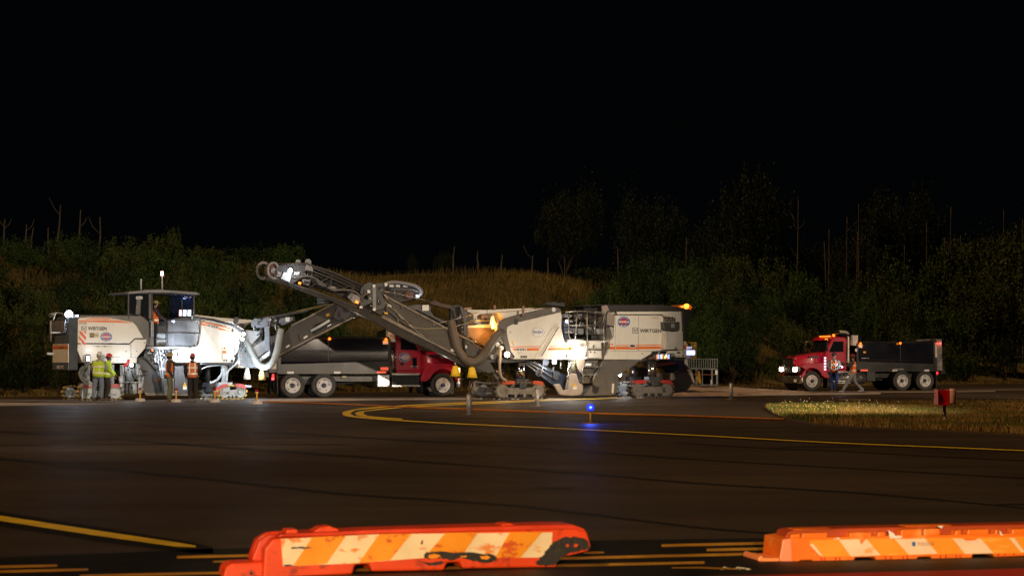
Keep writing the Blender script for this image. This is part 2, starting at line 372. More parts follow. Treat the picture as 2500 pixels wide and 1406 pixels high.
# pale milled and concrete strips under the machines
conc = mat('pale_milled_concrete', (.50,.43,.36), .8, var=.35, scale=1.5, dirt=.5, dcol=(.2,.17,.13), bump=.4)
milled = mat('milled_asphalt', (.14,.115,.09), .85, var=.4, scale=2, dirt=.6, dcol=(.26,.21,.16), bump=.5)
gpoly('concrete_strip', [(-200,980),(0,982),(160,983.6),(292,985.6),(200,987.6),(0,990),(-200,992)], .004, conc)
gpoly('concrete_strip', [(630,976),(760,972.6),(1180,970.5),(1180,974.6),(900,976.5),(800,978.8),(700,980)], .004, conc)
gpoly('concrete_strip', [(1330,973.5),(1340,970.5),(1560,967.5),(1575,969.5),(1480,971.5),(1350,974)], .012, conc)
gpoly('concrete_strip', [(1640,967),(1760,963.8),(1930,960),(2150,958.6),(2150,961.5),(1900,964.5),(1700,968.8),(1640,970)], .004, conc)
gpoly('concrete_strip', [(2110,957.0),(2260,955.8),(2430,954.2),(2430,955.4),(2260,957.2),(2120,958)], .012, conc)
gpoly('milled_strip', [(-300,974),(150,975),(640,970.5),(1200,964),(1640,962),(2000,955),(2600,947),(2600,950.5),(2150,957),(1900,963),(1640,969),(1200,972),(800,975),(300,980),(-300,979)], .002, milled)
# tan heap of millings beside the right machine
mnd = mat('tan_millings', (.42,.31,.23), .9, var=.3, scale=1.2, dirt=.4, dcol=(.16,.11,.08), bump=.8, bscale=10)
def mound():
    rows = [[(1630,965.8,0),(1668,966,0),(1690,967,0),(1800,965.5,0),(1905,961.5,0),(1990,957.6,0)],
            [(1634,957,.10),(1664,956.5,.12),(1700,962.5,.05),(1800,960.5,.08),(1900,957.5,.06),(1980,956.6,.03)],
            [(1640,950,.18),(1668,949,.20),(1700,950,.19),(1790,950,.17),(1880,952.8,.08),(1960,954.8,.02)],
            [(1640,943,.28),(1675,942.5,.28),(1730,942.8,.27),(1790,944.5,.22),(1870,949.8,.08),(1940,953.6,.0)]]
    vs = []; fs = []
    for r in rows:
        for x, y, z in r: vs.append(ground(x, y, z))
    n = 6
    for j in range(3):
        for i in range(n-1): fs.append([j*n+i, j*n+i+1, (j+1)*n+i+1, (j+1)*n+i])
    k = len(vs)
    for i in range(n): q = vs[3*n+i]; vs.append(Vector((q.x, q.y+.6, -.02)))
    for i in range(n-1): fs.append([3*n+i, 3*n+i+1, k+i+1, k+i])
    me = mesh('millings_heap', vs, fs, mnd, smooth=False); me['kind'] = 'stuff'
    s = me.modifiers.new('sub', 'SUBSURF'); s.subdivision_type = 'SIMPLE'; s.levels = s.render_levels = 4
    t = bpy.data.textures.new('lumps', 'CLOUDS'); t.noise_scale = .4
    d = me.modifiers.new('lumps', 'DISPLACE'); d.texture = t; d.strength = .05; d.texture_coords = 'GLOBAL'
mound()
# ------------------------------------------------------------------ grass and flowers on the island
def blades(name, spots, m, seed=3, hmin=.06, hmax=.16, w=.012, zf=None):
    rg = np.random.RandomState(seed); n = len(spots); sp = np.array(spots)
    a = rg.rand(n)*6.283; h = hmin + (hmax-hmin)*rg.rand(n)**1.5; lean = (rg.rand(n, 2)-.5)*.8*h[:,None]; dx = np.cos(a)*w; dy = np.sin(a)*w
    V = np.zeros((n, 3, 3)); V[:,0,:] = sp; V[:,1,:] = sp; V[:,0,0] -= dx; V[:,0,1] -= dy; V[:,1,0] += dx; V[:,1,1] += dy
    V[:,2,0] = sp[:,0] + lean[:,0]; V[:,2,1] = sp[:,1] + lean[:,1]; V[:,2,2] = sp[:,2] + h
    me = bpy.data.meshes.new(name); me.from_pydata(V.reshape(-1,3).tolist(), [], np.arange(n*3).reshape(-1,3).tolist())
    o = link_mesh(name, me, m); o['kind'] = 'stuff'; return o
island = [(1868,996),(1876,1003),(1890,1012),(1915,1020),(1950,1029),(1985,1036),(2040,1041),(2120,1046),(2220,1049.5),(2330,1054),(2420,1059),(2560,1066),(2700,1060),(2700,984),(2500,985.5),(2350,987.5),(2250,988),(2120,989.5),(2040,992),(1960,992.5),(1900,993.5)]
IP = [ground(x, y) for x, y in island]
soil = mat('dry_turf_soil', (.10,.065,.025), .95, var=.4, scale=3, bump=.5, dirt=.6, dcol=(.05,.05,.018))
vs, fs = prism_data([p + Vector((0,0,-.02)) for p in IP], [p + Vector((0,0,.035)) for p in IP])
o = mesh('grass_island', vs, fs, soil); o['kind'] = 'structure'
def inside(x, y, P):
    c = False; j = len(P)-1
    for i in range(len(P)):
        if (P[i].y > y) != (P[j].y > y) and x < (P[j].x-P[i].x)*(y-P[i].y)/(P[j].y-P[i].y)+P[i].x: c = not c
        j = i
    return c
gsets = [[], [], []]; rg = random.Random(5)
from mathutils import noise as mnoise
while sum(map(len, gsets)) < 95000:
    x = rg.uniform(5, 21); y = rg.uniform(37, 67)
    if x / y * FPX + 1250 > 2760: continue
    if inside(x, y, IP):
        k = mnoise.noise(Vector((x*.5, y*.35, 0))) + rg.uniform(-.35,.35)
        pxx = 1250 + x/y*FPX
        if pxx < 2050: k += .35
        gsets[0 if k < -.05 else 1 if k < .42 else 2].append((x, y, .03))
blades('dry_grass', gsets[0], mat('straw_blade', (.40,.26,.07), .8, var=.4, scale=2), 3, .05, .17)
blades('dry_grass', gsets[1], mat('olive_blade', (.22,.18,.035), .8, var=.4, scale=2), 4, .05, .16)
blades('green_grass', gsets[2], mat('green_blade', (.10,.14,.02), .8, var=.4, scale=2), 5, .05, .17)
def flowers(name, n, m, fx, seed, r, z0, z1):
    rg = random.Random(seed); ds = []
    while len(ds) < n:
        X, Y = fx(rg); p = ground(X, Y)
        if not inside(p.x, p.y, IP): continue
        p.z = rg.uniform(z0, z1); q = r*rg.uniform(.6, 1.3)
        ds.append(([p+Vector((q,0,0)),p+Vector((0,q*.6,q)),p+Vector((-q,0,0)),p+Vector((0,-q*.6,-q*.5)),p+Vector((0,0,q*.8))], [[0,1,4],[1,2,4],[2,3,4],[3,0,4],[0,3,2,1]]))
    vs, fs = merge(*ds); o = mesh(name, vs, fs, m, fix=False); o['kind'] = 'stuff'
flowers('yellow_wildflowers', 190, mat('yellow_petal', (.75,.55,.04), .6, var=.2), lambda g: (g.gauss(1985,60), g.gauss(1011,8)), 3, .014, .08, .2)
flowers('yellow_wildflowers', 160, mat('yellow_petal', (.75,.55,.04), .6), lambda g: (g.uniform(1950,2520), g.uniform(990,1056)), 4, .012, .05, .15)
flowers('white_wildflowers', 120, mat('white_petal', (.62,.55,.42), .7, var=.2), lambda g: (g.uniform(1880,2520), g.gauss(996,9)), 5, .017, .1, .28)
# far verge grass fringe along the pavement edge
sp = []
rg = random.Random(9)
while len(sp) < 16000:
    s = rg.uniform(-20, 95); t = rg.uniform(.1, 5); p = LA + LD*s + LN*t
    sp.append((p.x, p.y, terr(p.x, p.y)))
blades('verge_grass', sp, mat('verge_blade', (.20,.14,.03), .85, var=.5, scale=1.), 8, .06, .2, .03)
sp = []
while len(sp) < 40000:
    s = rg.uniform(-15, 75); t = rg.uniform(5, 21); p = LA + LD*s + LN*t; sp.append((p.x, p.y, terr(p.x, p.y)-.02))
blades('bank_grass', sp, mat('bank_blade', (.17,.125,.024), .9, var=.7, scale=.25, dirt=.8, dcol=(.035,.04,.012)), 8, .2, .75, .035)
# ------------------------------------------------------------------ trees and shrubs
leafm = [mat('shrub_leaf_green', (.040,.082,.013), .6, var=.5, scale=1.3, dirt=.4, dcol=(.075,.07,.02)),
         mat('shrub_leaf_olive', (.052,.072,.012), .6, var=.5, scale=1.3, dirt=.5, dcol=(.03,.04,.012)),
         mat('tree_leaf_dark', (.013,.024,.007), .65, var=.5, scale=1.3)]
leafm.append(mat('shrub_leaf_deep_green', (.018,.040,.008), .6, var=.5, scale=1.3))
for m_ in leafm: m_.node_tree.nodes['Principled BSDF'].inputs['Specular IOR Level'].default_value = .25
barkm = mat('grey_bark', (.10,.08,.055), .9, var=.4, scale=3)
def crown_mesh(seed, kind):
    rg = np.random.RandomState(seed); V = []; F = []
    ncl = {0: 150, 1: 150, 2: 300, 3: 140}[kind]; per = {0: 40, 1: 34, 2: 44, 3: 36}[kind]; lsz = {0: (.018,.040), 1: (.020,.042), 2: (.013,.029), 3: (.018,.040)}[kind]
    lobes = [(rg.uniform(-.55,.55), rg.uniform(-.45,.45), rg.uniform(.35,.75), rg.uniform(.35,.55)) for _ in range(8)] + [(0,0,.55,.5)]
    for c in range(ncl):
        lb = lobes[rg.randint(len(lobes))]; d = rg.normal(size=3); d /= np.linalg.norm(d); rr = lb[3]*(.55+.5*rg.rand())
        cc = np.array([lb[0], lb[1], lb[2]]) + d*rr*np.array([1,1,.85])
        if cc[2] < .03: cc[2] = rg.uniform(.03,.3)
        cr = rg.uniform(.06,.15); up = rg.rand() < .3
        q = rg.normal(size=(per,3))*cr*.55
        if up: q[:,2] = np.abs(q[:,2])*1.9; q[:,:2] *= .6
        for p in q + cc:
            s = rg.uniform(*lsz); a = rg.normal(size=3); a /= np.linalg.norm(a); b = np.cross(a, rg.normal(size=3)); b /= np.linalg.norm(b)
            k = len(V); V += [p-a*s, p+b*s*.55, p+a*s, p-b*s*.55]; F.append([k,k+1,k+2,k+3])
    return V, F
CROWN = {}
for k in range(4):
    for j in range(3):
        V, F = crown_mesh(10*k+j, k); me = bpy.data.meshes.new('crown'); me.from_pydata([tuple(v) for v in V], [], F); me.materials.append(leafm[k]); CROWN[k, j] = me
def trunk_mesh(seed, kind):
    rg = random.Random(seed); ds = []
    if kind == 'stem':
        for i in range(6):
            a = rg.uniform(0, 6.28); r = rg.uniform(.1, .4)
            ds.append(tube_data([(0,0,-.03),(math.cos(a)*r*.4, math.sin(a)*r*.4,.3),(math.cos(a)*r, math.sin(a)*r,rg.uniform(.6,.9))], [.02,.013,.005], 5))
    else:
        ds.append(tube_data([(0,0,-.03),(.02,0,.3),(-.01,.02,.6),(.02,0,.9)], [.03,.022,.015,.005], 6))
        for i in range(9):
            a = rg.uniform(0, 6.28); z = rg.uniform(.25,.75); r = rg.uniform(.2,.45)
            ds.append(tube_data([(0,0,z),(math.cos(a)*r*.5, math.sin(a)*r*.5,z+.1),(math.cos(a)*r, math.sin(a)*r,z+rg.uniform(.15,.25))], [.012,.008,.003], 5))
    vs, fs = merge(*ds); me = bpy.data.meshes.new(kind); me.from_pydata([tuple(v) for v in vs], [], fs); me.materials.append(barkm); return me
TR = {('stem', j): trunk_mesh(j, 'stem') for j in range(3)}; TR.update({('trunk', j): trunk_mesh(j+5, 'trunk') for j in range(3)})
def plant(cx, top, D, hw, kind, label, cat, group, name, rg, base=None):
    X = (cx-1250)/FPX*D; z0 = terr(X, D) if tdist(X, D) > 0 else 0
    if base is not None: z0 = base
    ztop = CH + (HY-top)/FPX*D; H = max(1.2, ztop - z0); wr = hw/FPX*D
    r = empty(name, (X, D, z0), rg.uniform(0, 6.28), label, cat, group)
    j = rg.randrange(3); c = bpy.data.objects.new('foliage' if name == 'shrub' else 'crown', CROWN[kind, j]); COL.objects.link(c); c.parent = r
    wr = max(wr, H*.30); hc_ = min(H*.98, wr*1.75 if name == 'shrub' else wr*2.0); wr *= rg.uniform(.8, 1.15)
    c.scale = (wr*1.05, wr*.95, hc_); c.location = (0, 0, H - hc_*1.0)
    if name == 'shrub' and H - hc_ > .5 and base is None and rg.random() < .6:
        c2 = bpy.data.objects.new('foliage', CROWN[kind, (j+1) % 3]); COL.objects.link(c2); c2.parent = r; c2.scale = (wr*1.15, wr*1.1, min(H*.9, hc_*1.2)); c2.rotation_euler = (0,0,2.)
    s = bpy.data.objects.new('stem' if name == 'shrub' else 'trunk', TR['stem' if name == 'shrub' else 'trunk', j]); COL.objects.link(s); s.parent = r; s.scale = (wr, wr, H)
    return r
def prof(pts, x):
    for (a, b), (c, d) in zip(pts, pts[1:]):
        if a <= x <= c: return b + (d-b)*(x-a)/(c-a)
    return pts[0][1] if x < pts[0][0] else pts[-1][1]
rg = random.Random(21)
def Dat(x, t):   # distance at which the ray through pixel column x is t metres behind the verge line
    k = (x-1250)/FPX; return (t + (-LA.x*-1)*0 + LA.x*LN.x + LA.y*LN.y) / (k*LN.x + LN.y)
SH = 'shrubs growing on the bank behind the taxiway'
names = {0: 'dark green shrub', 1: 'olive brown shrub', 3: 'very dark shrub'}
def place_words(x):
    lm = [(-130,'far beyond the left photo edge'),(-40,'just past the left photo edge'),(60,'at the left edge of the photo'),(190,'behind the rear of the left milling machine'),(300,'behind the left milling machine'),(400,'behind the cab roof of the left machine'),(520,'right of the left machine cab'),(640,'left of the raised conveyor tip'),(760,'behind the raised conveyor'),
          (1000,'behind the black truck bed'),(1250,'behind the crossed conveyors'),(1480,'behind the right milling machine'),(1600,'above the right milling machine'),(1750,'just right of the right milling machine'),(1880,'between right machine and distant dump truck'),(2010,'behind the hood of the distant truck'),(2130,'above the cab of the distant truck'),(2280,'behind the bed of the distant truck'),(2400,'right of the distant dump truck'),(2540,'at the right edge of the photo'),(2620,'just past the right photo edge'),(9999,'far beyond the right photo edge')]
    for a, w in lm:
        if x <= a: return w
def rowof(x0, x1, step, t, pf, hw, lab, kinds=(0,1), jit=12):
    x = x0
    while x < x1:
        xx = x + rg.uniform(-step*.2, step*.2); D = Dat(xx, t + rg.uniform(-1.2, 1.2)); k = rg.choice(kinds) if rg.random() < .72 else 3
        plant(xx, prof(pf, xx) + rg.uniform(-jit, jit), D, hw*rg.uniform(.85,1.2), k, f"{names[k]}, {lab}, {place_words(xx)}", 'shrub', SH, 'shrub', rg)
        x += step
top_b = [(-100,590),(200,578),(400,572),(500,612),(620,606),(700,600),(790,640)]
top_m = [(-100,700),(100,690),(300,650),(400,640),(500,690),(600,640),(700,670),(800,690)]
top_f = [(-100,790),(60,765),(130,830),(260,830),(420,800),(520,735),(640,740),(760,760),(900,800)]
rowof(-224, 770, 92, 17, top_b, 74, 'back row')
rowof(-80, 640, 84, 7.5, [(-100,735),(150,725),(300,700),(400,690),(640,700)], 74, 'lower middle row')
rowof(-80, 200, 70, 3.2, [(-100,850),(200,880)], 60, 'lowest row')
rowof(-20, 560, 80, 13, [(-100,650),(200,630),(400,600),(560,640)], 74, 'upper middle row')
rowof(-210, 760, 95, 10, top_m, 74, 'middle row')
rowof(-120, 800, 90, 5.2, top_f, 66, 'front row')
rowof(860, 1500, 95, 4.6, [(860,830),(1100,790),(1250,770),(1330,745),(1500,720)], 64, 'low front row', jit=8)
rowof(1500, 1720, 85, 9, [(1500,695),(1560,640),(1720,625)], 70, 'middle row')
rowof(1480, 2740, 96, 16, [(1480,680),(1560,632),(1650,612),(1760,618),(1820,650),(2000,655),(2100,665),(2250,640),(2400,600),(2520,575)], 84, 'back row')
rowof(1560, 1960, 64, 12.5, [(1560,690),(1720,665),(1800,690),(1960,720)], 66, 'upper slope row')
rowof(1640, 1960, 70, 7, [(1640,760),(1780,735),(1960,800)], 62, 'slope row')
rowof(1740, 2720, 92, 9.5, [(1740,735),(1800,745),(1880,800),(2000,745),(2080,725),(2200,720),(2280,760),(2350,700),(2540,690)], 72, 'middle row')
rowof(1700, 2640, 84, 4.6, [(1700,790),(1800,800),(1900,880),(2000,830),(2250,820),(2340,860),(2400,830),(2540,830)], 60, 'front row')
TG = 'dark trees standing beyond the bank'
for x, y, hw, t, lab in [(1378,468,74,34,'tall rounded tree standing alone against the black sky'),(1605,492,85,36,'broad dark tree left of the tallest tree'),(1715,560,60,34,'low dark tree between two taller ones'),(1822,450,92,32,'tallest and widest dark tree above the shrubs'),
                       (1950,600,70,30,'low tree crown just right of the tallest tree'),(2060,590,70,30,'low tree crown behind branched dead trunks'),(2140,482,55,32,'tall narrow tree, left of a matching pair'),(2235,488,58,32,'tall rounded tree, right of a matching pair'),
                       (2330,590,60,30,'low dark tree below a tall dead trunk'),(2420,585,62,30,'dark tree near the right edge of the photo'),(2500,555,60,30,'dark tree cut by the right edge of the photo'),(1080,620,34,24,'small bush-like tree on top of the grassy bank'),(1010,645,24,22,'smallest bush on top of the grassy bank')]:
    plant(x, y, Dat(x, t), hw, 2, lab, 'tree', TG, 'tree', rg)
# bare dead trunks
def snag(x, y0, y1, lean, br, D, rg, lab):
    X = (x-1250)/FPX*D; z0 = terr(X, D); zt = CH + (HY-y0)/FPX*D; zb = min(z0 - .1, CH + (HY-y1)/FPX*D); H = zt - z0
    r = empty('dead_trunk', (X, D, z0), 0, lab, 'dead tree', 'bare dead trunks above the shrubs')
    L = lean/FPX*D
    P = [Vector((-L + rg.uniform(-.05,.05)*0,0,-.2)), Vector((-L*.5+rg.uniform(-.05,.05)-L*.1,0,H*.4)), Vector((-L*.2+rg.uniform(-.05,.05)-L*.05,0,H*.7)), Vector((0,0,H))]
    vs, fs = tube_data(spline(P, 3), [.085*(1-i/9*.72) for i in range(10)], 6); mesh('trunk', vs, fs, barkm, r, smooth=True)
    for b in range(br):
        z = H*rg.uniform(.62,.9); a = rg.choice((-1,1)); l = rg.uniform(.25,.8)
        vs, fs = tube_data([(0-L*.15,0,z),(a*l*.5,rg.uniform(-.3,.3),z+l*.5),(a*l*.8,0,z+l*1.2)], [.035,.022,.01], 5); mesh('branch', vs, fs, barkm, r, smooth=True)
    return r
snags = [(148,500,585,14,1,'tallest leaning dead trunk at far left'),(197,512,590,6,1,'dead trunk between two others left of the cab'),(244,530,595,1,1,'straight dead trunk nearest the left machine cab'),(12,535,640,6,2,'branched dead trunk at the left photo edge'),(65,548,600,8,1,'short thin dead trunk among the left group'),(82,556,620,10,0,'leaning dead trunk in the left group'),(118,556,600,0,0,'faint thin dead trunk beside a tall leaning one'),
         (1110,602,652,4,0,'leftmost bare pole on the grassy bank'),(1167,614,655,0,0,'second bare pole on the grassy bank'),(1227,622,660,4,0,'third bare pole on the grassy bank'),(1301,624,666,4,1,'forked bare pole on the grassy bank'),(1338,630,670,0,0,'fifth bare pole, thick and short, on the bank'),(1508,606,650,0,0,'thin bare pole at the left end of the right shrubs'),(1676,580,650,2,0,'pale dead trunk above the right milling machine'),
         (1949,488,600,6,5,'widely branched dead tree right of the tallest tree'),(2024,560,680,2,0,'thin dark pole behind the branched trees'),(2012,590,690,-10,1,'curved dead trunk above the distant truck hood'),(2068,530,660,8,1,'leaning dead trunk left of the tallest branched one'),(2096,498,620,2,3,'tall forked dead tree above the distant truck'),(2094,568,675,6,0,'straight dead trunk below the forked dead tree'),(2158,620,680,10,0,'short leaning dead trunk above the truck bed'),
         (2208,598,650,6,1,'short pale forked trunk among the right trees'),(2262,545,640,6,1,'dead trunk beside the rounded tree'),(2307,580,630,0,0,'short straight dead trunk left of the tall one'),(2322,505,635,4,3,'tall bare dead tree with small side branches'),(2345,575,620,0,0,'thinnest pole right of the tall bare tree'),(2428,582,625,0,0,'straight pole near the right shrubs'),(2450,512,600,-8,2,'curved dead tree near the right edge'),(2497,535,640,0,0,'thick trunk at the right edge of the photo')]
for x, y0, y1, l, b, lab in snags: snag(x, y0, y1, l, b, Dat(x, 20 + rg.uniform(-1, 2)), rg, lab)
# ------------------------------------------------------------------ shared machine pieces
PADS = {}
def crawler(M, c, x0, x1, ytop, ybot, v0, wid, padmat, fender, plate, label=None, fend=((.0,.32),(.68,1.))):
    """crawler track unit between two pixel columns; belt, pads, side plate, wheels, red fenders"""
    a = M.f.g(c, (x0, ybot), v0); b = M.f.g(c, (x1, ybot), v0); t = M.f.g(c, (x0, ytop), v0)
    L = b.x - a.x; H = t.z; h = H/2; zc = h; xa = a.x + h; xb = b.x - h; y0 = v0; y1 = v0 + wid
    def stad(r, n=10):
        P = [(xb + r*math.sin(math.pi*i/n), zc + r*math.cos(math.pi*i/n)) for i in range(n+1)]
        P += [(xa - r*math.sin(math.pi*i/n), zc - r*math.cos(math.pi*i/n)) for i in range(n+1)]; return P
    A = [Vector((x, y0+.03, z)) for x, z in stad(h-.035)]; B = [Vector((p.x, y1-.03, p.z)) for p in A]
    A2 = [Vector((x, y0+.03, z)) for x, z in stad(h-.075)]; B2 = [Vector((p.x, y1-.03, p.z)) for p in A2]
    n = len(A); vs = A + B + A2 + B2; fs = []
    for i in range(n):
        j = (i+1) % n; fs += [[i,j,n+j,n+i],[2*n+j,2*n+i,3*n+i,3*n+j],[i,2*n+i,2*n+j,j],[n+i,n+j,3*n+j,3*n+i]]
    tr = mesh('crawler_track', vs, fs, dgrey, M.root)
    # pads along the belt
    r = h - .035; arc = math.pi*r; st = xb - xa; per = 2*arc + 2*st; N = max(14, int(per/.155)); key = (padmat.name, round(wid,2))
    if key not in PADS:
        vs, fs = box_data(-.055,.055,-wid/2,wid/2,0,.05); vs = [Vector((v.x*(.75 if v.z > .03 else 1), v.y, v.z)) for v in vs]
        me = bpy.data.meshes.new('track_pad'); me.from_pydata([tuple(v) for v in vs], [], fs); me.materials.append(padmat); PADS[key] = me
    for i in range(N):
        d = per*i/N
        if d < st: p = (xa+d, zc+r); ang = 0
        elif d < st+arc: q = (d-st)/r; p = (xb+r*math.sin(q), zc+r*math.cos(q)); ang = q
        elif d < 2*st+arc: p = (xb-(d-st-arc), zc-r); ang = math.pi
        else: q = (d-2*st-arc)/r; p = (xa-r*math.sin(q), zc-r*math.cos(q)); ang = math.pi+q
        o = bpy.data.objects.new('track_pad', PADS[key]); COL.objects.link(o); o.parent = tr
        o.location = (p[0], (y0+y1)/2, p[1]); o.rotation_euler = (0, ang, 0)
    # side plate, sprocket, idler, rollers
    pl = [Vector((x, y0+.05, z)) for x, z in [(xa,zc-h*.45),(xb,zc-h*.45),(xb+.02,zc+h*.35),(xa,zc+h*.35)]]
    vs, fs = prism_data(pl, [Vector((p.x, y1-.05, p.z)) for p in pl]); mesh('track_frame', vs, fs, plate, tr, bev=.015)
    for xx, nm in ((xa,'idler_wheel'),(xb,'sprocket')):
        vs, fs = lathe_data([(.001,.0),(h*.25,.0),(h*.28,.03),(h*.62,.03),(h*.66,.0),(h*.78,.0),(h*.78,wid-.08),(.001,wid-.08)], 'Y', 20, (xx, y0+.02, zc)); mesh(nm, vs, fs, plate, tr)
    k = 4
    for i in range(k):
        xx = xa + (xb-xa)*(i+.5)/k; vs, fs = lathe_data([(.001,0),(.06,0),(.06,wid-.12),(.001,wid-.12)], 'Y', 12, (xx, y0+.04, zc-h+.13)); mesh('track_roller', vs, fs, plate, tr)
    # fenders
    for f0, f1 in fend:
        xs0 = a.x + L*f0; xs1 = a.x + L*f1; T = []
        def zt(x):
            if x < xa: q = max(0, h*h-(xa-x)**2); return zc + math.sqrt(q)
            if x > xb: q = max(0, h*h-(x-xb)**2); return zc + math.sqrt(q)
            return zc + h
        n = 8; top = [(xs0+(xs1-xs0)*i/n, zt(xs0+(xs1-xs0)*i/n)*1.0+.05) for i in range(n+1)]; bot = [(x, z-.13) for x, z in reversed(top)]
        P = [Vector((x, y0-.02, z)) for x, z in top+bot]; vs, fs = prism_data(P, [Vector((p.x, y1+.01, p.z)) for p in P]); mesh('fender', vs, fs, fender, tr)
    return tr
def column(M, c, x, ytop, ybot, v, r, m=chrome, name='lifting_column', sleeve=None):
    a = M.f.g(c, (x, ybot), v); b = M.f.g(c, (x, ytop), v)
    vs, fs = tube_data([(a.x, v, a.z), (a.x, v, b.z)], r, 16); o = mesh(name, vs, fs, m, M.root, smooth=True)
    # yoke on the track
    vs, fs = merge(box_data(a.x-.26,a.x+.26,v-.2,v+.2,a.z-.16,a.z+.03), box_data(a.x-.14,a.x+.14,v-.25,v+.25,a.z-.35,a.z-.14)); mesh('column_yoke', vs, fs, sleeve or grey, o, bev=.02)
    return o
def badge(M, c, cx, cy, rx, ry, v, f=None):
    E = lambda k, n=28: [(cx+rx*k*math.cos(6.2832*i/n), cy+ry*k*math.sin(6.2832*i/n)) for i in range(n)]
    o = M.pr('round_decal', c, E(1.06), v, v+.006, whited, f=f); M.pr('decal_ring', c, E(1.0), v-.004, v+.002, bluem, o, f=f)
    M.pr('decal_centre', c, [(cx+rx*.66*math.cos(6.2832*i/24), cy-ry*.02+ry*.60*math.sin(6.2832*i/24)) for i in range(24)], v-.008, v-.002, redd, o, f=f)
    M.text('SCARSELLA', c, (cx-rx*.88, cy+ry*.20), rx*1.76, ry*.42, v-.014, wletter, o, f=f, off=.04)
    # curved words, letter by letter
    for txt, rad, a0, a1, top in (('CONTRACTORS', .80, 148, 32, True), ('SINCE 1945', .80, 232, 308, False)):
        n = len(txt)
        for i, ch in enumerate(txt):
            if ch == ' ': continue
            a = R(a0+(a1-a0)*(i+.5)/n); X = cx+rx*rad*math.cos(a); Y = cy-ry*rad*math.sin(a); w = rx*.13; h = ry*.2
            F = f or M.f; q = F.g(c, (X, Y), v-.014); s = (F.g(c, (X+w, Y), v)-F.g(c, (X, Y), v)).length; hh = s*1.35
            rot = (math.pi/2-a) if top else (-math.pi/2-a)
            TT = (M.T(f) or Matrix()) @ Matrix.Translation(q) @ Matrix.Rotation(rot,4,'Y') @ Matrix.Rotation(R(90),4,'X') @ Matrix.Translation((-s/2,-hh/2,0))
            text_obj(ch, TT, s, hh, wletter, o)
    M.text('SAFETY FIRST', c, (cx-rx*.36, cy+ry*.42), rx*.72, ry*.13, v-.014, wletter, o, f=f) if False else None
    return o
def warn(M, c, x, y, w, h, v, f=None):   # yellow hazard triangle over a white text plate
    o = M.pr('warning_decal', c, [(x,y+h*.58),(x+w,y+h*.58),(x+w/2,y)], v, v+.004, mat('warning_yellow',(.85,.5,.02),.5), f=f)
    M.pr('decal_text_plate', c, rect(x,y+h*.62,x+w,y+h), v, v+.004, whited, o, f=f)
    M.text('!', c, (x+w*.42,y+h*.52), w*.14, h*.36, v-.006, navy, o, f=f)
def logo(M, c, x0, y0, x1, y1, v):
    w = (x1-x0)*.11; hh = (y1-y0)*.09
    P = rect(x0,y0,x1,y1); o = M.pr('emblem_frame', c, P, v, v+.004, navy)
    M.pr('emblem_field', c, rect(x0+w,y0+hh,x1-w,y1-hh), v-.004, v+.002, white, o)
    cx = (x0+x1)/2; W_ = (x1-x0); H_ = (y1-y0); Y = lambda k: y0+H_*k; X = lambda k: x0+W_*k
    M.pr('emblem_stroke', c, [(X(.2),Y(.25)),(X(.33),Y(.25)),(X(.48),Y(.72)),(X(.38),Y(.78))], v-.008, v-.002, navy, o)
    M.pr('emblem_stroke', c, [(X(.8),Y(.25)),(X(.67),Y(.25)),(X(.52),Y(.72)),(X(.62),Y(.78))], v-.008, v-.002, navy, o)
    M.pr('emblem_stroke', c, [(X(.44),Y(.36)),(X(.56),Y(.36)),(X(.56),Y(.45)),(X(.44),Y(.45))], v-.008, v-.002, navy, o)
def lampbox(M, c, p, v, r, em_, f=None, par=None, name='work_light', toward=-1):
    o = M.disc(name, c, p, r*1.25, v, v+.08, dgrey, f=f, par=par, seg=14); M.disc('lens', c, p, r, v-.012*1, v+.01, em_, par=o, f=f, seg=14); return o
# ================================================================== LEFT MILLING MACHINE
M1 = Mach('milling_machine', 'left cream and grey cold milling machine with glazed cab and canopy', 'milling machine', 245, 72.4, 28, 'road milling machines working face to face')
m = M1; f = m.f
# engine hood and rear body
m.pr('engine_hood', 1, [(336,545),(905,548),(945,575),(985,612),(985,840),(950,838),(900,765),(340,765)], .05, 2.45, mat('hood_grey_paint', (.045,.042,.043), .4, var=.15, dirt=.3, scale=1.5), bev=.05)
body = m.pr('side_panel', 1, [(335,590),(345,577),(455,570),(600,573),(830,613),(866,650),(928,762),(850,762),(800,808),(332,806)], 0, 2.5, white, bev=.02)
low = m.pr('lower_side_panel', 1, [(332,812),(802,815),(852,769),(956,771),(942,850),(868,935),(866,986),(402,986),(372,975),(330,872)], 0, 2.5, white, bev=.02)
m.tube('panel_seam', 1, [(330,808),(798,814),(850,766),(926,766)], -.004, .02, navy)
m.pr('orange_stripe', 1, [(455,577),(598,579),(665,591),(380,589)], -.006, .002, orange, body)
m.pr('orange_stripe', 1, [(343,598),(690,598),(838,623),(343,613)], -.006, .002, orange, body)
m.text('WIRTGEN', 1, (424,689), 170, 33, -.008, navy, off=.03)
logo(m, 1, 366, 652, 410, 692, -.006)
m.text('SW106', 1, (343,636), 70, 20, -.008, mat('faded_lettering',(.35,.22,.15),.6), off=.01)
bd = m.pr('striped_warning_plate', 1, [(352,697),(408,695),(408,770),(402,822),(345,818),(345,800),(352,740)], -.02, .0, mat('warning_white',(.85,.75,.6),.4))
for q in ([(352,697),(364,697),(408,752),(408,780),(352,722)], [(349,744),(405,808),(402,822),(392,822),(346,764)], [(386,697),(408,697),(408,722)], [(345,796),(362,819),(345,818)]):
    m.pr('warning_stripe', 1, q, -.026, -.018, mat('warning_red',(.75,.06,.02),.4), bd)
st = m.pr('square_sticker', 1, rect(440,713,480,754), -.006, .002, navy); m.text('PAPE', 1, (444,748), 32, 26, -.010, mat('sticker_yellow',(.8,.5,.03),.5), st, off=.01)
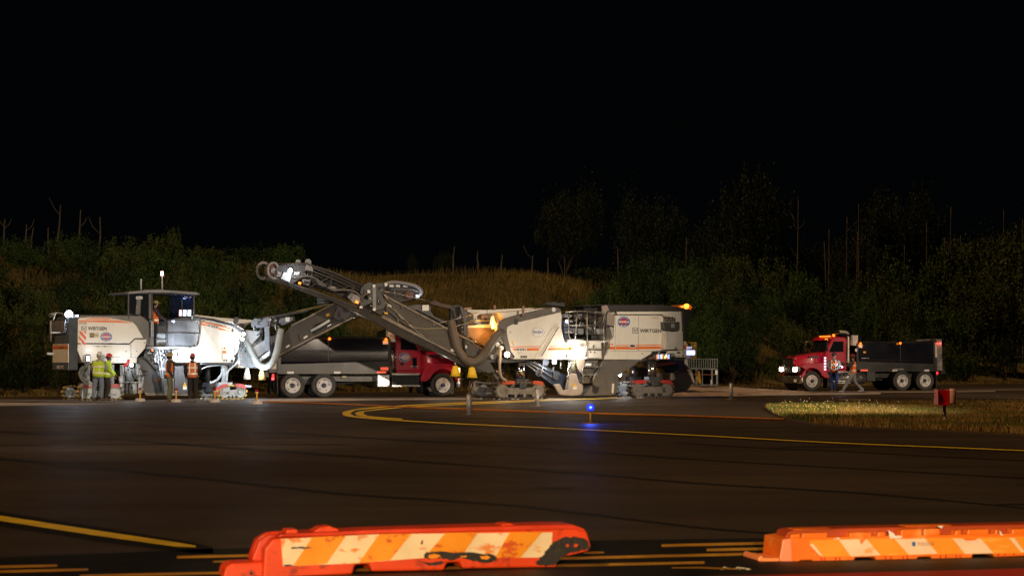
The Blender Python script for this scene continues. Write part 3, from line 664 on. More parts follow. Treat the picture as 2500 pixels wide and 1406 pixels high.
st = m.pr('sticker', 1, rect(482,713,522,754), -.006, .002, mat('pale_sticker',(.6,.56,.35),.5)); m.text('MACHINERY', 1, (484,737), 36, 7, -.010, navy, st)
badge(m, 1, 590, 748, 53, 42, -.008)
for x in (515, 580): m.pr('latch', 1, rect(x-12,832,x+12,838), -.02, 0, black)
for p in [(770,878),(812,825),(865,878),(936,802),(748,958),(694,958),(816,905)]: m.disc('bolt', 1, p, .018, -.015, .0, dgrey, seg=8)
m.tube('panel_seam', 1, [(813,820),(813,935)], -.002, .008, dgrey); m.tube('panel_seam', 1, [(470,832),(640,836)], -.002, .006, dgrey); m.tube('panel_seam', 1, [(640,932),(862,934)], -.002, .005, dgrey)
# rear module with chamfered corner; plan polygon extruded upwards
pz0 = f.g(1, (330,1048), 0).z; pz1 = f.g(1, (336,566), 0).z
uA = f.g(1, (333,700), 0).x; cB = f.g(1, (250,900), .30); uB = cB.x
plan = [(uA,0.02),(uB,.30),(uB,2.15),(uA,2.45)]
rear = mesh('rear_module', *prism_data([Vector((x,y,pz0)) for x,y in plan], [Vector((x,y,pz1)) for x,y in plan]), mat('blue_grey_panel',(.10,.13,.17),.4,var=.15,dirt=.3), m.root, bev=.02)
def rearrect(name, p0, p1, d0, d1, mt_, par):
    a = f.gr(1, p0, uB); b = f.gr(1, p1, uB); y0, y1 = sorted((a.y, b.y)); z0, z1 = sorted((a.z, b.z))
    vs, fs = box_data(uB-d1, uB-d0, y0, y1, z0, z1); return mesh(name, vs, fs, mt_, par)
rp = rearrect('rear_panel', (110,815), (250,980), -.01, .02, white, rear)
rearrect('orange_stripe', (112,838), (250,856), .0, .028, orange, rp); rearrect('orange_stripe', (112,824), (250,829), .0, .028, orange, rp)
rearrect('lower_rear_panel', (108,985), (250,1046), -.01, .015, mat('blue_grey_panel',(.1,.13,.17)), rear)
a = f.gr(1, (205,1032), uB-.03); 
def reartext(txt, p, w, h, mt_, u):
    a = f.gr(1, p, u); b = f.gr(1, (p[0]+w, p[1]), u); t = f.gr(1, (p[0], p[1]-h), u)
    MM = Matrix.Translation(a) @ Matrix(((0,0,-1,0),(-1,0,0,0),(0,1,0,0),(0,0,0,1)))
    text_obj(txt, MM, (b-a).length, (t-a).length, mt_, rear, off=.01)
reartext('W 210 Fi', (160,857), 42, 20, navy, uB-.034)
wp = rearrect('name_plate', (150,1008), (208,1034), .0, .025, whited, rear); reartext('WIRTGEN', (154,1030), 50, 16, navy, uB-.03)
# rear radiator opening with louvres and guard
op = rearrect('radiator_opening', (88,600), (235,715), -.02, .006, black, rear)
for k in range(6):
    y = 608 + k*19; rearrect('louvre', (92,y), (232,y+7), .0, .07, lgrey, rear)
m.tubes('guard_rail', [(1, [(92,600),(90,790)], 1.9),(1, [(110,600),(135,532),(190,535),(225,575)], 1.2),(1,[(90,712),(235,712)],1.0)], .025, mat('pale_steel',(.6,.62,.66),.4), rear)
m.pr('hood_spoiler', 1, [(85,538),(130,530),(125,560),(95,575)], 1.9, 2.2, lgrey, rear)
m.pr('lamp_bracket', 1, rect(243,560,262,592), .6, .7, dgrey, rear)
lampbox(m, 1, (253,545), .55, .13, e_white, name='work_light')
m.light(1, (253,545), .35, 60, (.75,.86,1.), target=None, name='work_or_fill_lamp', size=.08)
m.tube('tow_bar', 1, [(55,902),(110,902)], 1.2, .05, mat('pale_steel',(.6,.62,.66)), rear)
# canopy and cab
roof = m.pr('cab_roof', 1, [(775,352),(800,338),(975,322),(1090,322),(1400,343),(1438,360),(1434,368),(1400,370),(1180,352),(985,352),(790,362)], -.05, 2.4, mat('cab_roof_grey',(.15,.15,.16),.4,var=.1,dirt=.3), bev=.03)
m.pr('roof_vent', 1, [(930,322),(1090,318),(1090,326),(930,330)], .4, 1.9, dgrey, roof)
for nm, x, w in (('cab_post',1003,14),('cab_post',1384,8),('cab_post',792,10)):
    m.pr(nm, 1, [(x-w/2,352),(x+w/2,352),(x+w/2,590),(x-w/2,590)], .05, .13, dgrey)
for x, w in ((1003,10),(1384,8),(792,10)): m.pr('cab_post', 1, [(x-w/2,352),(x+w/2,352),(x+w/2,590),(x-w/2,590)], 2.2, 2.28, dgrey)
cb = m.pr('cab_rear_wall', 1, [(783,372),(990,362),(990,590),(968,585),(905,545),(785,540)], .10, .14, mat('smoked_glass',(.015,.018,.022),.03,var=0))
m.pr('cab_pillar', 1, [(868,380),(905,380),(895,548),(855,545)], .07, .12, grey, cb); m.pr('cab_pillar', 1, [(975,362),(1010,360),(1010,588),(975,585)], .05, .12, grey, cb)
sp_ = m.pr('name_plate', 1, rect(860,384,918,408), .05, .09, whited, cb); m.text('WIRTGEN', 1, (863,404), 52, 15, .044, navy, sp_)
m.pr('cab_backboard', 1, [(783,372),(1000,362),(1000,590),(785,545)], 2.1, 2.14, dgrey)
m.pr('windscreen', 1, [(1166,375),(1386,366),(1372,588),(1158,580)], 1.2, 1.22, mat('blue_tinted_glass',(.01,.018,.05),.03,var=0,alpha=.45))
m.pr('windscreen_post', 1, rect(1272,372,1278,585), 1.18, 1.24, dgrey)
# roof light bar
m.pr('ceiling_light_bar', 1, [(1170,354),(1380,352),(1380,362),(1170,362)], .4, .5, dgrey, roof)
for x in (1310, 1345): m.disc('ceiling_light', 1, (x,382), .08, .5, .6, mat('blue_lamp_housing',(.03,.06,.2),.3), roof, seg=12)
m.light(1, (1345,395), .9, 4, (.35,.5,1.), name='ceiling_lamp', size=.05)
# screens on the control desk
for x, w, cc in ((1262,22,(1.,.45,.5)),(1300,28,(.8,.88,1.)),(1342,28,(.75,.87,1.))):
    s_ = m.pr('control_screen', 1, [(x-w/2-3,500),(x+w/2+3,500),(x+w/2+1,568),(x-w/2-5,566)], .35, .40, dgrey)
    m.pr('screen_face', 1, [(x-w/2,506),(x+w/2,506),(x+w/2-2,560),(x-w/2-3,558)], .335, .352, em('lit_screen_%d' % x, cc, 2.6), s_)
m.pr('control_desk', 1, [(1145,590),(1270,575),(1385,572),(1440,596),(1430,612),(1145,608)], .35, 1.6, dgrey, bev=.02)
m.tube('screen_stalk', 1, [(1300,566),(1300,590)], .42, .03, dgrey)
# operator platform: doorway, seat, guards
m.pr('platform_back', 1, [(975,590),(1440,596),(1415,830),(990,836)], 1.5, 1.6, dgrey)
m.pr('platform_floor', 1, rect(955,836,1340,858), .0, 2.4, lgrey, bev=.01)
m.pr('platform_column', 1, rect(975,592,1022,838), .12, .9, mat('hood_grey_paint',(.14,.125,.12)), bev=.02)
seat = m.pr('seat_base', 1, [(1040,760),(1132,766),(1132,828),(1040,832)], .5, 1.0, mat('grey_seat',(.28,.31,.34),.5), bev=.04)
m.pr('seat_back', 1, [(1045,712),(1128,716),(1134,764),(1060,768),(1040,750)], .55, .95, mat('grey_seat',(.28,.31,.34),.5), seat, bev=.05)
m.tubes('grab_rail', [(1,[(998,608),(998,700),(998,750)],-.02),(1,[(1012,612),(1012,745)],-.05),(1,[(998,625),(1012,625)],-.04),(1,[(998,735),(1012,735)],-.04)], .018, mat('pale_steel',(.6,.62,.66)))
shield = m.pr('side_shield', 1, [(1145,598),(1420,600),(1436,612),(1430,700),(1412,825),(1395,830),(1150,826)], -.03, -.015, clear)
m.tubes('shield_frame', [(1,[(1143,598),(1420,597),(1438,612),(1432,700),(1414,822),(1398,832),(1143,830),(1143,598)],-.04),(1,[(1143,712),(1428,714)],-.04),(1,[(1135,590),(1135,836)],-.03),(1,[(1192,600),(1192,828)],.1),(1,[(1385,705),(1383,730)],-.05),(1,[(1385,812),(1384,828)],-.05)], .02, dgrey, shield)
m.light(1, (1196,612), .15, 3, (.45,.6,1.), name='platform_lamp', size=.04); lampbox(m, 1, (1196,607), .12, .05, em('lit_blue_white_lamp',(.5,.65,1.),16), name='platform_light')
# mast and antennas on the roof
mast = m.tube('beacon_mast', 1, [(1096,326),(1094,200)], .6, .025, mat('pale_steel',(.6,.62,.66)))
m.tubes('mast_clamp', [(1,[(1075,206),(1120,206)],.6),(1,[(1075,198),(1075,214)],.6),(1,[(1118,198),(1118,214)],.6)], .018, dgrey, mast)
m.tube('beacon', 1, [(1094,195),(1094,178),(1094,158)], .6, [.055,.055,.05], em('lit_pink_beacon',(1.,.55,.45),7.), mast, seg=12)
m.tube('antenna_mast', 1, [(905,330),(905,240),(905,226)], .9, [.03,.03,.032], mat('pale_steel',(.6,.62,.66)))
# front body
fb = m.pr('front_body_far_side', 2, [(130,548),(350,575),(672,598),(590,650),(560,720),(500,720),(130,590)], 2.3, 2.36, white)
m.pr('front_top_deck', 2, [(128,556),(180,562),(470,612),(588,690),(560,700),(430,650),(130,586)], .0, 2.3, white, bev=.02)
fs_ = m.pr('front_side_panel', 2, [(128,600),(175,600),(470,664),(556,712),(545,760),(523,870),(482,980),(440,985),(-30,980),(-68,960),(-66,870),(70,850),(150,830),(180,740),(180,610)], .0, 2.3, white, bev=.02)
m.tube('hood_edge_trim', 2, [(125,572),(300,597),(460,640),(550,690),(588,708)], -.02, .05, dgrey)
m.pr('orange_stripe', 2, [(190,606),(475,672),(473,684),(192,617)], -.006, .002, orange, fs_)
m.pr('orange_stripe', 2, [(189,625),(241,637),(241,650),(189,640)], -.006, .002, orange, fs_)
m.pr('orange_stripe', 2, [(346,665),(552,718),(545,727),(480,712),(346,681)], -.006, .002, orange, fs_)
m.text('W 210 Fi', 2, (244,654), 96, 22, -.010, navy, shear=.25, rot=R(12.5), off=.04)
m.tube('panel_seam', 2, [(379,700),(379,955)], -.002, .007, lgrey); m.tube('panel_seam', 2, [(-60,985),(480,990)], -.01, .03, dgrey)
for x0,y0,x1,y1,mm in ((391,840,411,862,yel),(383,873,418,897,orange),(385,948,430,972,whited)): 
    s_ = m.pr('sticker', 2, rect(x0,y0,x1,y1), -.006, .002, mm)
m.pr('sticker_print', 2, rect(395,846,407,857), -.009, -.004, navy); m.pr('sticker_print', 2, rect(390,953,402,967), -.009, -.004, navy); m.pr('sticker_print', 2, rect(410,953,424,967), -.009, -.004, navy)
m.tube('grab_handle', 2, [(487,855),(495,850),(493,885),(484,890)], -.03, .012, dgrey)
mi = m.pr('mirror', 2, [(487,575),(505,565),(530,572),(532,600),(512,645),(483,632)], -.3, -.24, dgrey, bev=.02); m.tube('mirror_arm', 2, [(505,640),(515,660),(540,690)], [-.25,-.1,0.], .015, dgrey, mi)
m.pr('trim_clip', 2, rect(474,675,490,705), -.08, -.02, dgrey)
# frame under the front
m.pr('under_frame', 2, [(-60,986),(500,990),(470,1004),(170,1000),(-60,1005)], .1, 2.2, grey)
m.pr('radiator_block', 2, [(520,960),(870,960),(870,1040),(640,1028),(520,1028)], .9, 1.9, white, bev=.02)
m.pr('front_plate', 2, [(545,790),(590,700),(740,720),(735,820),(640,960),(520,960),(520,880)], .8, 1.6, mat('pale_front_plate',(.36,.38,.41),.4,var=.25,dirt=.5), bev=.02)
# work lights on the front
for p, e_, en, v in (((0,905),e_white,95,-.3),((572,722),e_white,16,-.15),((565,770),e_white,20,-.25),((180,1035),e_white,20,.2)):
    lampbox(m, 2, p, v, .06, e_); m.light(2, p, v-.45, en*2.2, target=(p, 1.0), angle=150, col= (.80,.90,1.), name='work_or_fill_lamp', size=.07)
m.light(2, (700,1060), -.3, 60, (.80,.90,1.), name='work_or_fill_lamp', size=.06)
# milling drum housing and side cylinders
hs = m.pr('drum_housing', 1, [(868,945),(885,933),(925,935),(1000,1005),(1090,1120),(1205,1128),(1212,1000),(1285,1000),(1340,1180),(1345,1268),(960,1272),(935,1255),(870,1250)], .12, 2.3, mat('housing_grey',(.065,.068,.077),.5,var=.2,dirt=.6,dcol=(.22,.18,.13)), bev=.03)
m.pr('housing_side_plate', 1, [(1208,1130),(1300,1135),(1340,1265),(1208,1268)], .04, .12, mat('housing_grey',(.065,.068,.077)), hs, bev=.01)
m.tube('housing_rim', 1, [(870,985),(874,945),(925,934),(960,955),(1010,1008),(1045,1050)], .08, .05, mat('hood_grey_paint',(.14,.125,.12)), hs)
m.pr('skid_plate', 1, [(935,1252),(1345,1262),(1345,1278),(950,1278)], .05, .12, dust, hs, bev=.01)
warn(m, 1, 1283, 1158, 34, 66, .03)
m.pr('rust_scar', 1, [(1010,1140),(1060,1125),(1095,1105),(1090,1150),(1015,1148)], .105, .125, mat('rust',(.2,.07,.03),.8,var=.4), hs)
cyl = mat('pale_hydraulic_paint',(.50,.54,.57),.35,var=.15,dirt=.3)
for x, y0, y1, r in ((735,1000,1262,.09),(775,1010,1262,.05),(800,990,1175,.16),(830,1170,1262,.15),(868,990,1130,.07),(885,1000,1260,.05),(905,1060,1258,.04)):
    m.tube('hydraulic_cylinder', 1, [(x,y0),(x+3,y1)], .15, r, cyl, seg=12)
m.pr('edge_protector', 1, [(706,1110),(740,1100),(760,1165),(745,1265),(722,1200),(706,1130)], .02, .12, cyl, bev=.01); m.pr('edge_protector', 1, [(880,1165),(930,1150),(905,1250),(880,1262)], .02, .1, cyl, bev=.01)
m.tubes('cross_bar', [(1,[(706,1160),(925,1158)],.0),(1,[(706,1120),(740,1100)],.0),(1,[(925,1098),(905,1245)],0.),(1,[(740,1000),(742,1100)],0.)], .022, cyl)
m.pr('valve_block', 1, rect(770,1030,850,1090), .12, .6, lgrey, bev=.02)
rh = m.tube('red_handle', 1, [(745,1010),(775,1005),(795,955)], -.03, [.05,.055,.045], mat('handle_red',(.6,.03,.03),.4)); m.tube('handle_link', 1, [(765,1015),(768,1100)], -.02, .035, cyl, rh)
# engine bay parts under the platform and the ladder
m.pr('machinery_bay', 1, [(950,858),(1205,858),(1212,1000),(1090,1120),(1000,1000),(930,930),(940,880)], .35, 2.0, dgrey)
m.pr('machinery_bay', 1, [(1200,862),(1345,862),(1340,1000),(1208,998)], .3, 2.0, lgrey, bev=.02)
for x0,y0,x1,y1,mm in ((1070,925,1108,960,whited),(1065,1025,1135,1055,lgrey),(960,875,1000,900,steel),(1120,870,1180,895,dgrey),(1000,900,1040,930,lgrey),(1010,940,1040,985,steel)): m.pr('bay_component', 1, rect(x0,y0,x1,y1), .28, .45, mm, bev=.01)
m.pr('orange_valve', 1, rect(995,858,1018,878), .2, .3, orange)
m.tubes('ladder_rail', [(1,[(1045,865),(1060,960),(1075,1060),(1105,1188)],.0),(1,[(1070,865),(1085,970),(1098,1070),(1110,1188)],.0)], .02, cyl)
for k, (x, y) in enumerate(((1058,950),(1074,1040),(1090,1110))): m.tube('ladder_rung', 1, [(x-6,y),(x+26,y)], 0., .015, cyl)
m.tubes('hydraulic_hose', [(1,[(945,855),(975,880),(1010,890),(1015,930)],.2),(1,[(1000,858),(1025,900),(1020,960),(1040,1000)],.22),(1,[(1130,860),(1150,890),(1200,900)],.2)], .02, black)
# rear control pod by the track
pod = m.pr('control_screen', 1, [(406,905),(448,905),(446,980),(408,980)], -.25, -.18, dgrey, bev=.01); m.pr('screen_face', 1, rect(414,920,441,968), -.262, -.25, em('lit_pod_screen',(.8,.88,1.),4.5), pod); m.tube('screen_stalk', 1, [(425,980),(425,1010),(400,1050)], [-.2,-.1,.1], .03, cyl, pod)
m.light(1, (470,870), -.35, 3, (.85,.9,1.), name='pod_lamp', size=.04)
m.light(1, (800,960), -.6, 15, (.80,.90,1.), name='work_or_fill_lamp', size=.08); lampbox(m, 1, (818,1003), -.1, .06, e_white)
# rear legs and hoses
column(m, 1, 415, 980, 1175, .35, .11, cyl, sleeve=cyl); column(m, 1, 640, 985, 1180, .35, .09, cyl, sleeve=cyl); column(m, 1, 395, 985, 1180, 2.0, .11, grey)
m.tube('hydraulic_hose', 1, [(380,1015),(352,1060),(360,1110),(395,1160),(450,1190)], .1, .055, cyl, sp=5); m.tube('hydraulic_hose', 1, [(400,1010),(375,1060),(380,1120),(430,1175)], .25, .04, cyl, sp=5)
m.tube('brace_bar', 1, [(375,1110),(470,1180)], .12, .05, cyl)
crawler(m, 1, 335, 745, 1188, 1320, .10, .38, padm, mat('pale_red_fender',(.62,.10,.10),.45,var=.2,dirt=.5,dcol=(.5,.4,.35)), cyl, fend=((.12,.36),(.70,.92)))
crawler(m, 1, 205, 590, 1190, 1318, 2.0, .38, padm, lgrey, cyl, fend=())
# front legs
column(m, 2, 397, 985, 1165, .35, .12, cyl, sleeve=cyl); column(m, 2, 245, 1010, 1165, 2.0, .12, grey)
m.tube('hydraulic_hose', 2, [(520,900),(525,960),(470,1020),(430,1060),(420,1150)], .15, .04, cyl, sp=5); m.tube('hydraulic_hose', 2, [(175,1055),(230,1020),(330,1005),(440,1000)], .3, .03, cyl, sp=4); m.tube('hydraulic_hose', 2, [(270,1165),(330,1140),(370,1090),(400,1040)], .3, .05, cyl, sp=4)
crawler(m, 2, 345, 605, 1185, 1318, .10, .38, mat('yellow_track_pad',(.72,.52,.08),.6,var=.3,dirt=.5,dcol=(.4,.36,.3)), mat('pale_red_fender',(.62,.1,.1)), cyl, fend=((.0,.30),(.60,.95)))
crawler(m, 2, 188, 420, 1185, 1316, 2.0, .38, padm, mat('pale_red_fender',(.62,.1,.1)), cyl, fend=((.1,.5),))
m.pr('scraper_arm', 2, [(505,1190),(560,1180),(645,1188),(640,1205),(560,1205),(505,1205)], .1, .2, cyl, bev=.01)
for p in ((500,920),(515,905),(540,830),(470,965)): m.disc('connector', 2, p, .05, -.03, .06, black, seg=10)
# ------------------------------------------------------------------ left conveyor
F1 = Frame(600, 75.7, -3); f = F1
cv = m.pr('conveyor_belt_frame', 8, [(395,1250),(860,1005),(1000,940),(1200,840),(1400,735),(1380,690),(1180,660),(1080,690),(1040,800),(850,880),(330,1090),(300,1250)], .12, .95, covm, f=f)
m.pr('conveyor_side_cover', 8, [(120,1300),(330,1110),(560,880),(1085,605),(1118,650),(1072,760),(1040,800),(850,868),(800,940),(862,1002),(400,1246),(170,1360)], .0, 1.1, covm, cv, f=f, bev=.02)
m.pr('conveyor_chute', 2, [(560,900),(780,760),(930,700),(880,900),(760,1010),(640,1030),(530,1010)], .15, .95, mat('pale_front_plate',(.6,.62,.65)), cv, f=f, bev=.02)
m.tube('cover_rib', 8, [(640,985),(665,1070)], -.01, .012, black, cv, f=f); m.tube('conveyor_edge', 8, [(400,1248),(862,1004),(1400,736)], -.02, .035, dust, cv, f=f); m.tube('conveyor_edge', 8, [(560,880),(1085,606)], -.02, .03, dust, cv, f=f)
m.tube('conveyor_cylinder', 8, [(800,945),(900,890),(1030,812)], -.10, .05, cyl, cv, f=f); m.tube('conveyor_edge', 8, [(815,975),(1060,840)], -.05, .015, black, cv, f=f)
for p in ((490,1135),(708,1022),(998,875)): m.pr('label_plate', 8, [(p[0],p[1]),(p[0]+45,p[1]-27),(p[0]+50,p[1]-8),(p[0]+6,p[1]+18)], -.02, .01, whited, cv, f=f)
m.pr('hazard_sticker', 8, [(980,742),(1018,722),(1032,752),(992,770)], -.02, .01, yel, cv, f=f); m.pr('hazard_symbol', 8, [(1000,752),(1008,735),(1017,748)], -.025, -.01, navy, cv, f=f)
hg = m.pr('fold_hinge_plate', 8, [(1080,600),(1120,575),(1210,640),(1290,655),(1300,720),(1210,830),(1170,830),(1060,775),(1070,760),(1118,655)], -.06, .0, grey, cv, f=f, bev=.02)
m.pr('hinge_cutout', 8, [(1120,770),(1142,690),(1158,775)], -.068, -.055, black, hg, f=f); m.disc('hinge_hole', 8, (1230,675), .14, -.07, -.055, black, hg, f=f); m.disc('hinge_hole', 8, (1185,805), .07, -.07, -.055, black, hg, f=f)
m.pr('conveyor_upper_section', 8, [(1210,830),(1270,640),(1640,460),(1760,350),(1860,342),(2040,372),(2120,410),(2160,455),(2150,490),(2060,560),(1800,620),(1500,720),(1330,790)], .1, .9, covm, cv, f=f, bev=.03)
lp = m.tube('conveyor_tip_loop', 8, [(1640,470),(1700,380),(1770,352),(1860,350),(2040,380),(2120,415),(2155,455),(2148,490),(2080,545)], -.02, .07, lgrey, cv, f=f, sp=4)
for x in (1762,1840,1930): m.pr('tip_window', 8, [(x,378),(x+50,380),(x+52,408),(x,404)], .07, .11, whited, lp, f=f)
m.tube('tip_brace', 8, [(1740,430),(2050,440),(2140,470)], .05, .03, lgrey, lp, f=f); m.tube('tip_brace', 8, [(1820,430),(1830,520)], .05, .015, lgrey, lp, f=f); m.disc('tip_motor', 8, (2000,500), .16, -.05, .1, mat('rust_brown',(.12,.05,.03),.7,var=.3), lp, f=f)
lampbox(m, 8, (2105,518), -.05, .05, e_white, f=f); m.light(8, (2112,525), -.2, 4, (.7,.8,1.), f=f, name='work_or_fill_lamp')
m.tube('conveyor_end_roller', 8, [(875,562),(1000,560),(1080,590)], .2, .07, mat('blue_hose',(.14,.2,.28),.4), cv, f=f); m.tube('conveyor_end_roller', 8, [(880,600),(1060,610)], .5, .06, mat('blue_hose',(.14,.2,.28),.4), cv, f=f)
# lifting arm and linkage
arm = m.pr('lifting_arm', 8, [(225,890),(285,880),(300,1180),(240,1190)], -.25, -.05, mat('bracket_grey',(.16,.18,.22),.4,dirt=.3), f=f, bev=.02)
m.pr('lifting_bracket', 8, [(60,830),(110,785),(200,800),(290,770),(300,870),(230,900),(150,905),(70,900)], -.2, .6, mat('bracket_grey',(.16,.18,.22),.4,dirt=.3), arm, f=f, bev=.02)
m.pr('arm_foot', 8, [(130,1310),(290,1180),(305,1200),(290,1240),(150,1340)], -.22, -.05, cyl, arm, f=f, bev=.02)
m.tube('lift_cylinder', 8, [(100,800),(350,770),(600,720),(760,700)], -.1, [.04,.06,.05,.03], grey, arm, f=f); m.tubes('support_rope', [(8,[(560,715),(900,640),(1080,615)],-.05),(8,[(640,705),(930,650)],.1)], .014, mat('rope_tan',(.4,.36,.2),.7), arm, f=f)
m.pr('valve_box', 8, [(410,785),(580,770),(570,820),(440,880),(400,840)], .0, .6, mat('bracket_grey',(.16,.18,.22)), arm, f=f, bev=.03); m.pr('valve_label', 8, [(485,778),(538,775),(536,828),(488,830)], -.03, .0, whited, arm, f=f)
m.pr('pump_box', 8, [(-10,930),(180,940),(175,1000),(60,1130),(-20,1070)], .1, .7, mat('pale_front_plate',(.6,.62,.65)), arm, f=f, bev=.03)
m.pr('hose_reel', 8, [(300,790),(400,780),(400,860),(320,880)], .2, .7, dgrey, arm, f=f)
m.tube('cable', 8, [(290,1080),(300,1180),(310,1240),(322,1200),(318,1130)], -.28, .01, black, arm, f=f, sp=4)
hose = m.tube('suction_hose', 2, [(550,785),(590,800),(630,870),(680,960),(730,1012),(790,1015),(840,970),(875,870),(895,760),(910,680)], [-.1,-.2,-.3,-.35,-.35,-.35,-.35,-.3,-.2,-.1], .16/1.25, mat('pale_hose',(.30,.32,.31),.5,var=.15), f=f, seg=14, sp=6)
for x, a in ((605,0),(738,1)):
    t_ = m.tube('hanging_bucket', 2, [(x,1030),(x,1045),(x-2,1080),(x-1,1130)] if not a else [(x,1045),(x,1055),(x,1090),(x+1,1136)], -.3, [.06,.07,.11,.14], mat('cream_canvas',(.75,.68,.5),.6) if not a else mat('amber_canvas',(.80,.50,.12),.6), f=f, seg=10)
    m.tube('bucket_hook', 2, [(x,1000),(x,1035)], -.3, .015, steel, t_, f=f)
    m.tube('bucket_rim', 2, [(x-1,1130),(x-1,1136)] if not a else [(x+1,1134),(x+1,1140)], -.3, .142, black, t_, f=f, seg=10)
# ================================================================== RIGHT MILLING MACHINE
M2 = Mach('milling_machine', 'right cream and grey cold milling machine with open operator platform', 'milling machine', 1280, 74.8, 25, 'road milling machines working face to face')
m = M2; f = m.f
fp = m.pr('front_side_panel', 4, [(640,495),(650,458),(742,412),(1262,288),(1275,330),(1270,480),(1306,632),(1346,640),(1356,828),(702,828),(742,800),(692,742),(655,600)], .0, 2.2, white, bev=.02)
band = m.pr('dark_edge_band', 4, [(1180,232),(1250,245),(1278,290),(1262,290),(742,414),(652,460),(642,496),(657,600),(694,744),(722,812),(690,830),(655,760),(600,600),(545,520),(530,455),(560,405),(650,358),(830,308)], -.05, .25, mat('band_brown_grey',(.13,.115,.105),.5,var=.2,dirt=.3), bev=.02)
m.pr('front_far_side_panel', 4, [(170,264),(425,264),(1185,232),(1180,260),(830,340),(640,420),(560,470),(480,470),(170,470)], 2.1, 2.2, white)
m.tube('panel_seam', 4, [(418,266),(416,330),(440,345),(600,345),(830,292)], 2.08, .008, dgrey)
m.pr('top_deck', 4, [(560,300),(1180,236),(1240,250),(830,330),(640,400)], .25, 2.1, white)
sf = lambda pts: m.pr('orange_stripe', 4, pts, -.006, .002, orange, fp)
sf([(690,683),(1030,680),(1028,688),(692,692)]); sf([(704,706),(748,706),(748,732),(735,730)]); sf([(876,703),(1015,701),(1000,728),(870,730)]); sf([(1142,678),(1348,676),(1348,683),(1138,685)]); sf([(1128,700),(1350,698),(1350,723),(1112,726)])
m.text('W 210 i', 4, (753,731), 110, 28, -.010, navy, shear=.25, off=.04)
m.text('SM315', 4, (770,762), 45, 13, -.008, mat('faded_lettering',(.35,.22,.15),.6))
st = m.pr('sticker', 4, rect(800,788,876,815), -.006, .002, lgrey)
for x in (806,836,856): m.pr('sticker_print', 4, rect(x,792,x+12,810), -.010, -.004, navy, st)
st = m.pr('sticker', 4, rect(695,624,746,650), -.006, .002, whited); m.pr('sticker_field', 4, rect(697,626,721,648), -.01, -.004, yel, st)
m.pr('diagonal_rib', 4, [(1170,470),(1240,462),(1050,828),(962,828)], -.03, .0, white, fp, bev=.01); m.tube('diagonal_handle', 4, [(1234,466),(1040,795)], -.06, .016, mat('rust_brown',(.12,.05,.03),.7), fp)
E = lambda k: [(1002+72*k*math.cos(6.2832*i/28), 522+53*k*math.sin(6.2832*i/28)) for i in range(28)]
ov = m.pr('oval_decal', 4, E(1), -.006, .002, mat('decal_rim_blue',(.1,.09,.25),.5)); m.pr('decal_field', 4, E(.96), -.010, -.004, whited, ov)
m.text('K', 4, (946,536), 17, 34, -.014, mat('decal_purple',(.07,.04,.3),.5), ov, off=.03); m.text('ERRY', 4, (963,530), 34, 22, -.014, mat('decal_purple',(.07,.04,.3),.5), ov, off=.02); m.text('S', 4, (1000,536), 17, 34, -.014, mat('decal_purple',(.07,.04,.3),.5), ov, off=.03); m.text('PECK', 4, (1018,530), 38, 22, -.014, mat('decal_purple',(.07,.04,.3),.5), ov, off=.02)
m.disc('bolt', 4, (684,522), .025, -.012, 0, dgrey, seg=10); m.disc('bolt', 4, (718,662), .02, -.012, 0, dgrey, seg=8)
m.pr('band_latch', 4, rect(740,365,772,430), -.12, -.04, dgrey, band, bev=.01)
for x, y, v, h in ((510,235,2.2,30),(835,272,.0,66)):
    mi = m.pr('mirror', 4, [(x-14,y-h*.3),(x-4,y-h*.9),(x+12,y-h*.9),(x+15,y-h*.2),(x+8,y+h*.8),(x-8,y+h*1.1)], v-.25, v-.15, mat('mirror_back',(.28,.17,.11),.4), bev=.03)
m.pr('roof_lamp_bar', 4, [(1106,175),(1210,170),(1212,182),(1310,180),(1312,232),(1180,215),(1110,212)], .8, 1.3, dgrey, bev=.02); m.disc('camera_dome', 4, (1183,262), .08, -.1, 0., whited, seg=12)
# front lower parts
m.pr('conveyor_hood', 4, [(190,470),(460,470),(540,520),(600,610),(540,760),(420,830),(330,830),(190,700)], 1.0, 1.1, mat('brown_hood_sheet',(.22,.14,.08),.55,var=.4,dirt=.5,dcol=(.06,.04,.03)))
m.pr('hood_rim', 4, [(185,445),(460,430),(462,465),(190,468)], .9, 1.0, white)
for k in range(4): m.pr('reflector_strip', 4, rect(204+k*62,452,255+k*62,460), .88, .9, mat('warm_reflector',(.9,.6,.2),.4))
m.pr('front_brace', 4, [(188,285),(215,285),(262,320),(262,410),(235,430),(188,430)], 1.1, 1.3, dgrey); m.pr('front_motor', 4, [(350,335),(370,315),(410,315),(430,360),(420,385),(355,385)], .9, 1.3, mat('mirror_back',(.28,.17,.11)), bev=.02)
m.tube('tension_rod', 4, [(195,383),(300,385),(460,385)], .9, [.02,.05,.06], steel)
m.pr('lug_plate', 4, [(465,340),(488,325),(500,350),(520,440),(480,470),(455,420)], .3, .4, white, bev=.01)
m.tube('hood_strut', 4, [(210,585),(380,690)], .8, .05, dgrey); m.tube('hood_strut', 4, [(215,582),(350,672)], .74, .02, chrome)
m.pr('lower_frame', 4, [(425,800),(700,828),(890,830),(890,845),(700,870),(440,866)], .2, 2.0, grey, bev=.02)
m.pr('front_valve_bank', 4, [(480,640),(560,600),(620,650),(600,780),(440,790),(430,730)], .3, 1.2, mat('bank_grey',(.2,.18,.16),.5,dirt=.5), bev=.02)
for p, mm in (((560,600),lgrey),((600,625),dust),((540,660),whited),((585,700),whited),((480,800),lgrey),((510,800),black),((755,800),dust)): m.disc('fitting', 4, p, .09, .05, .25, mm, seg=12)
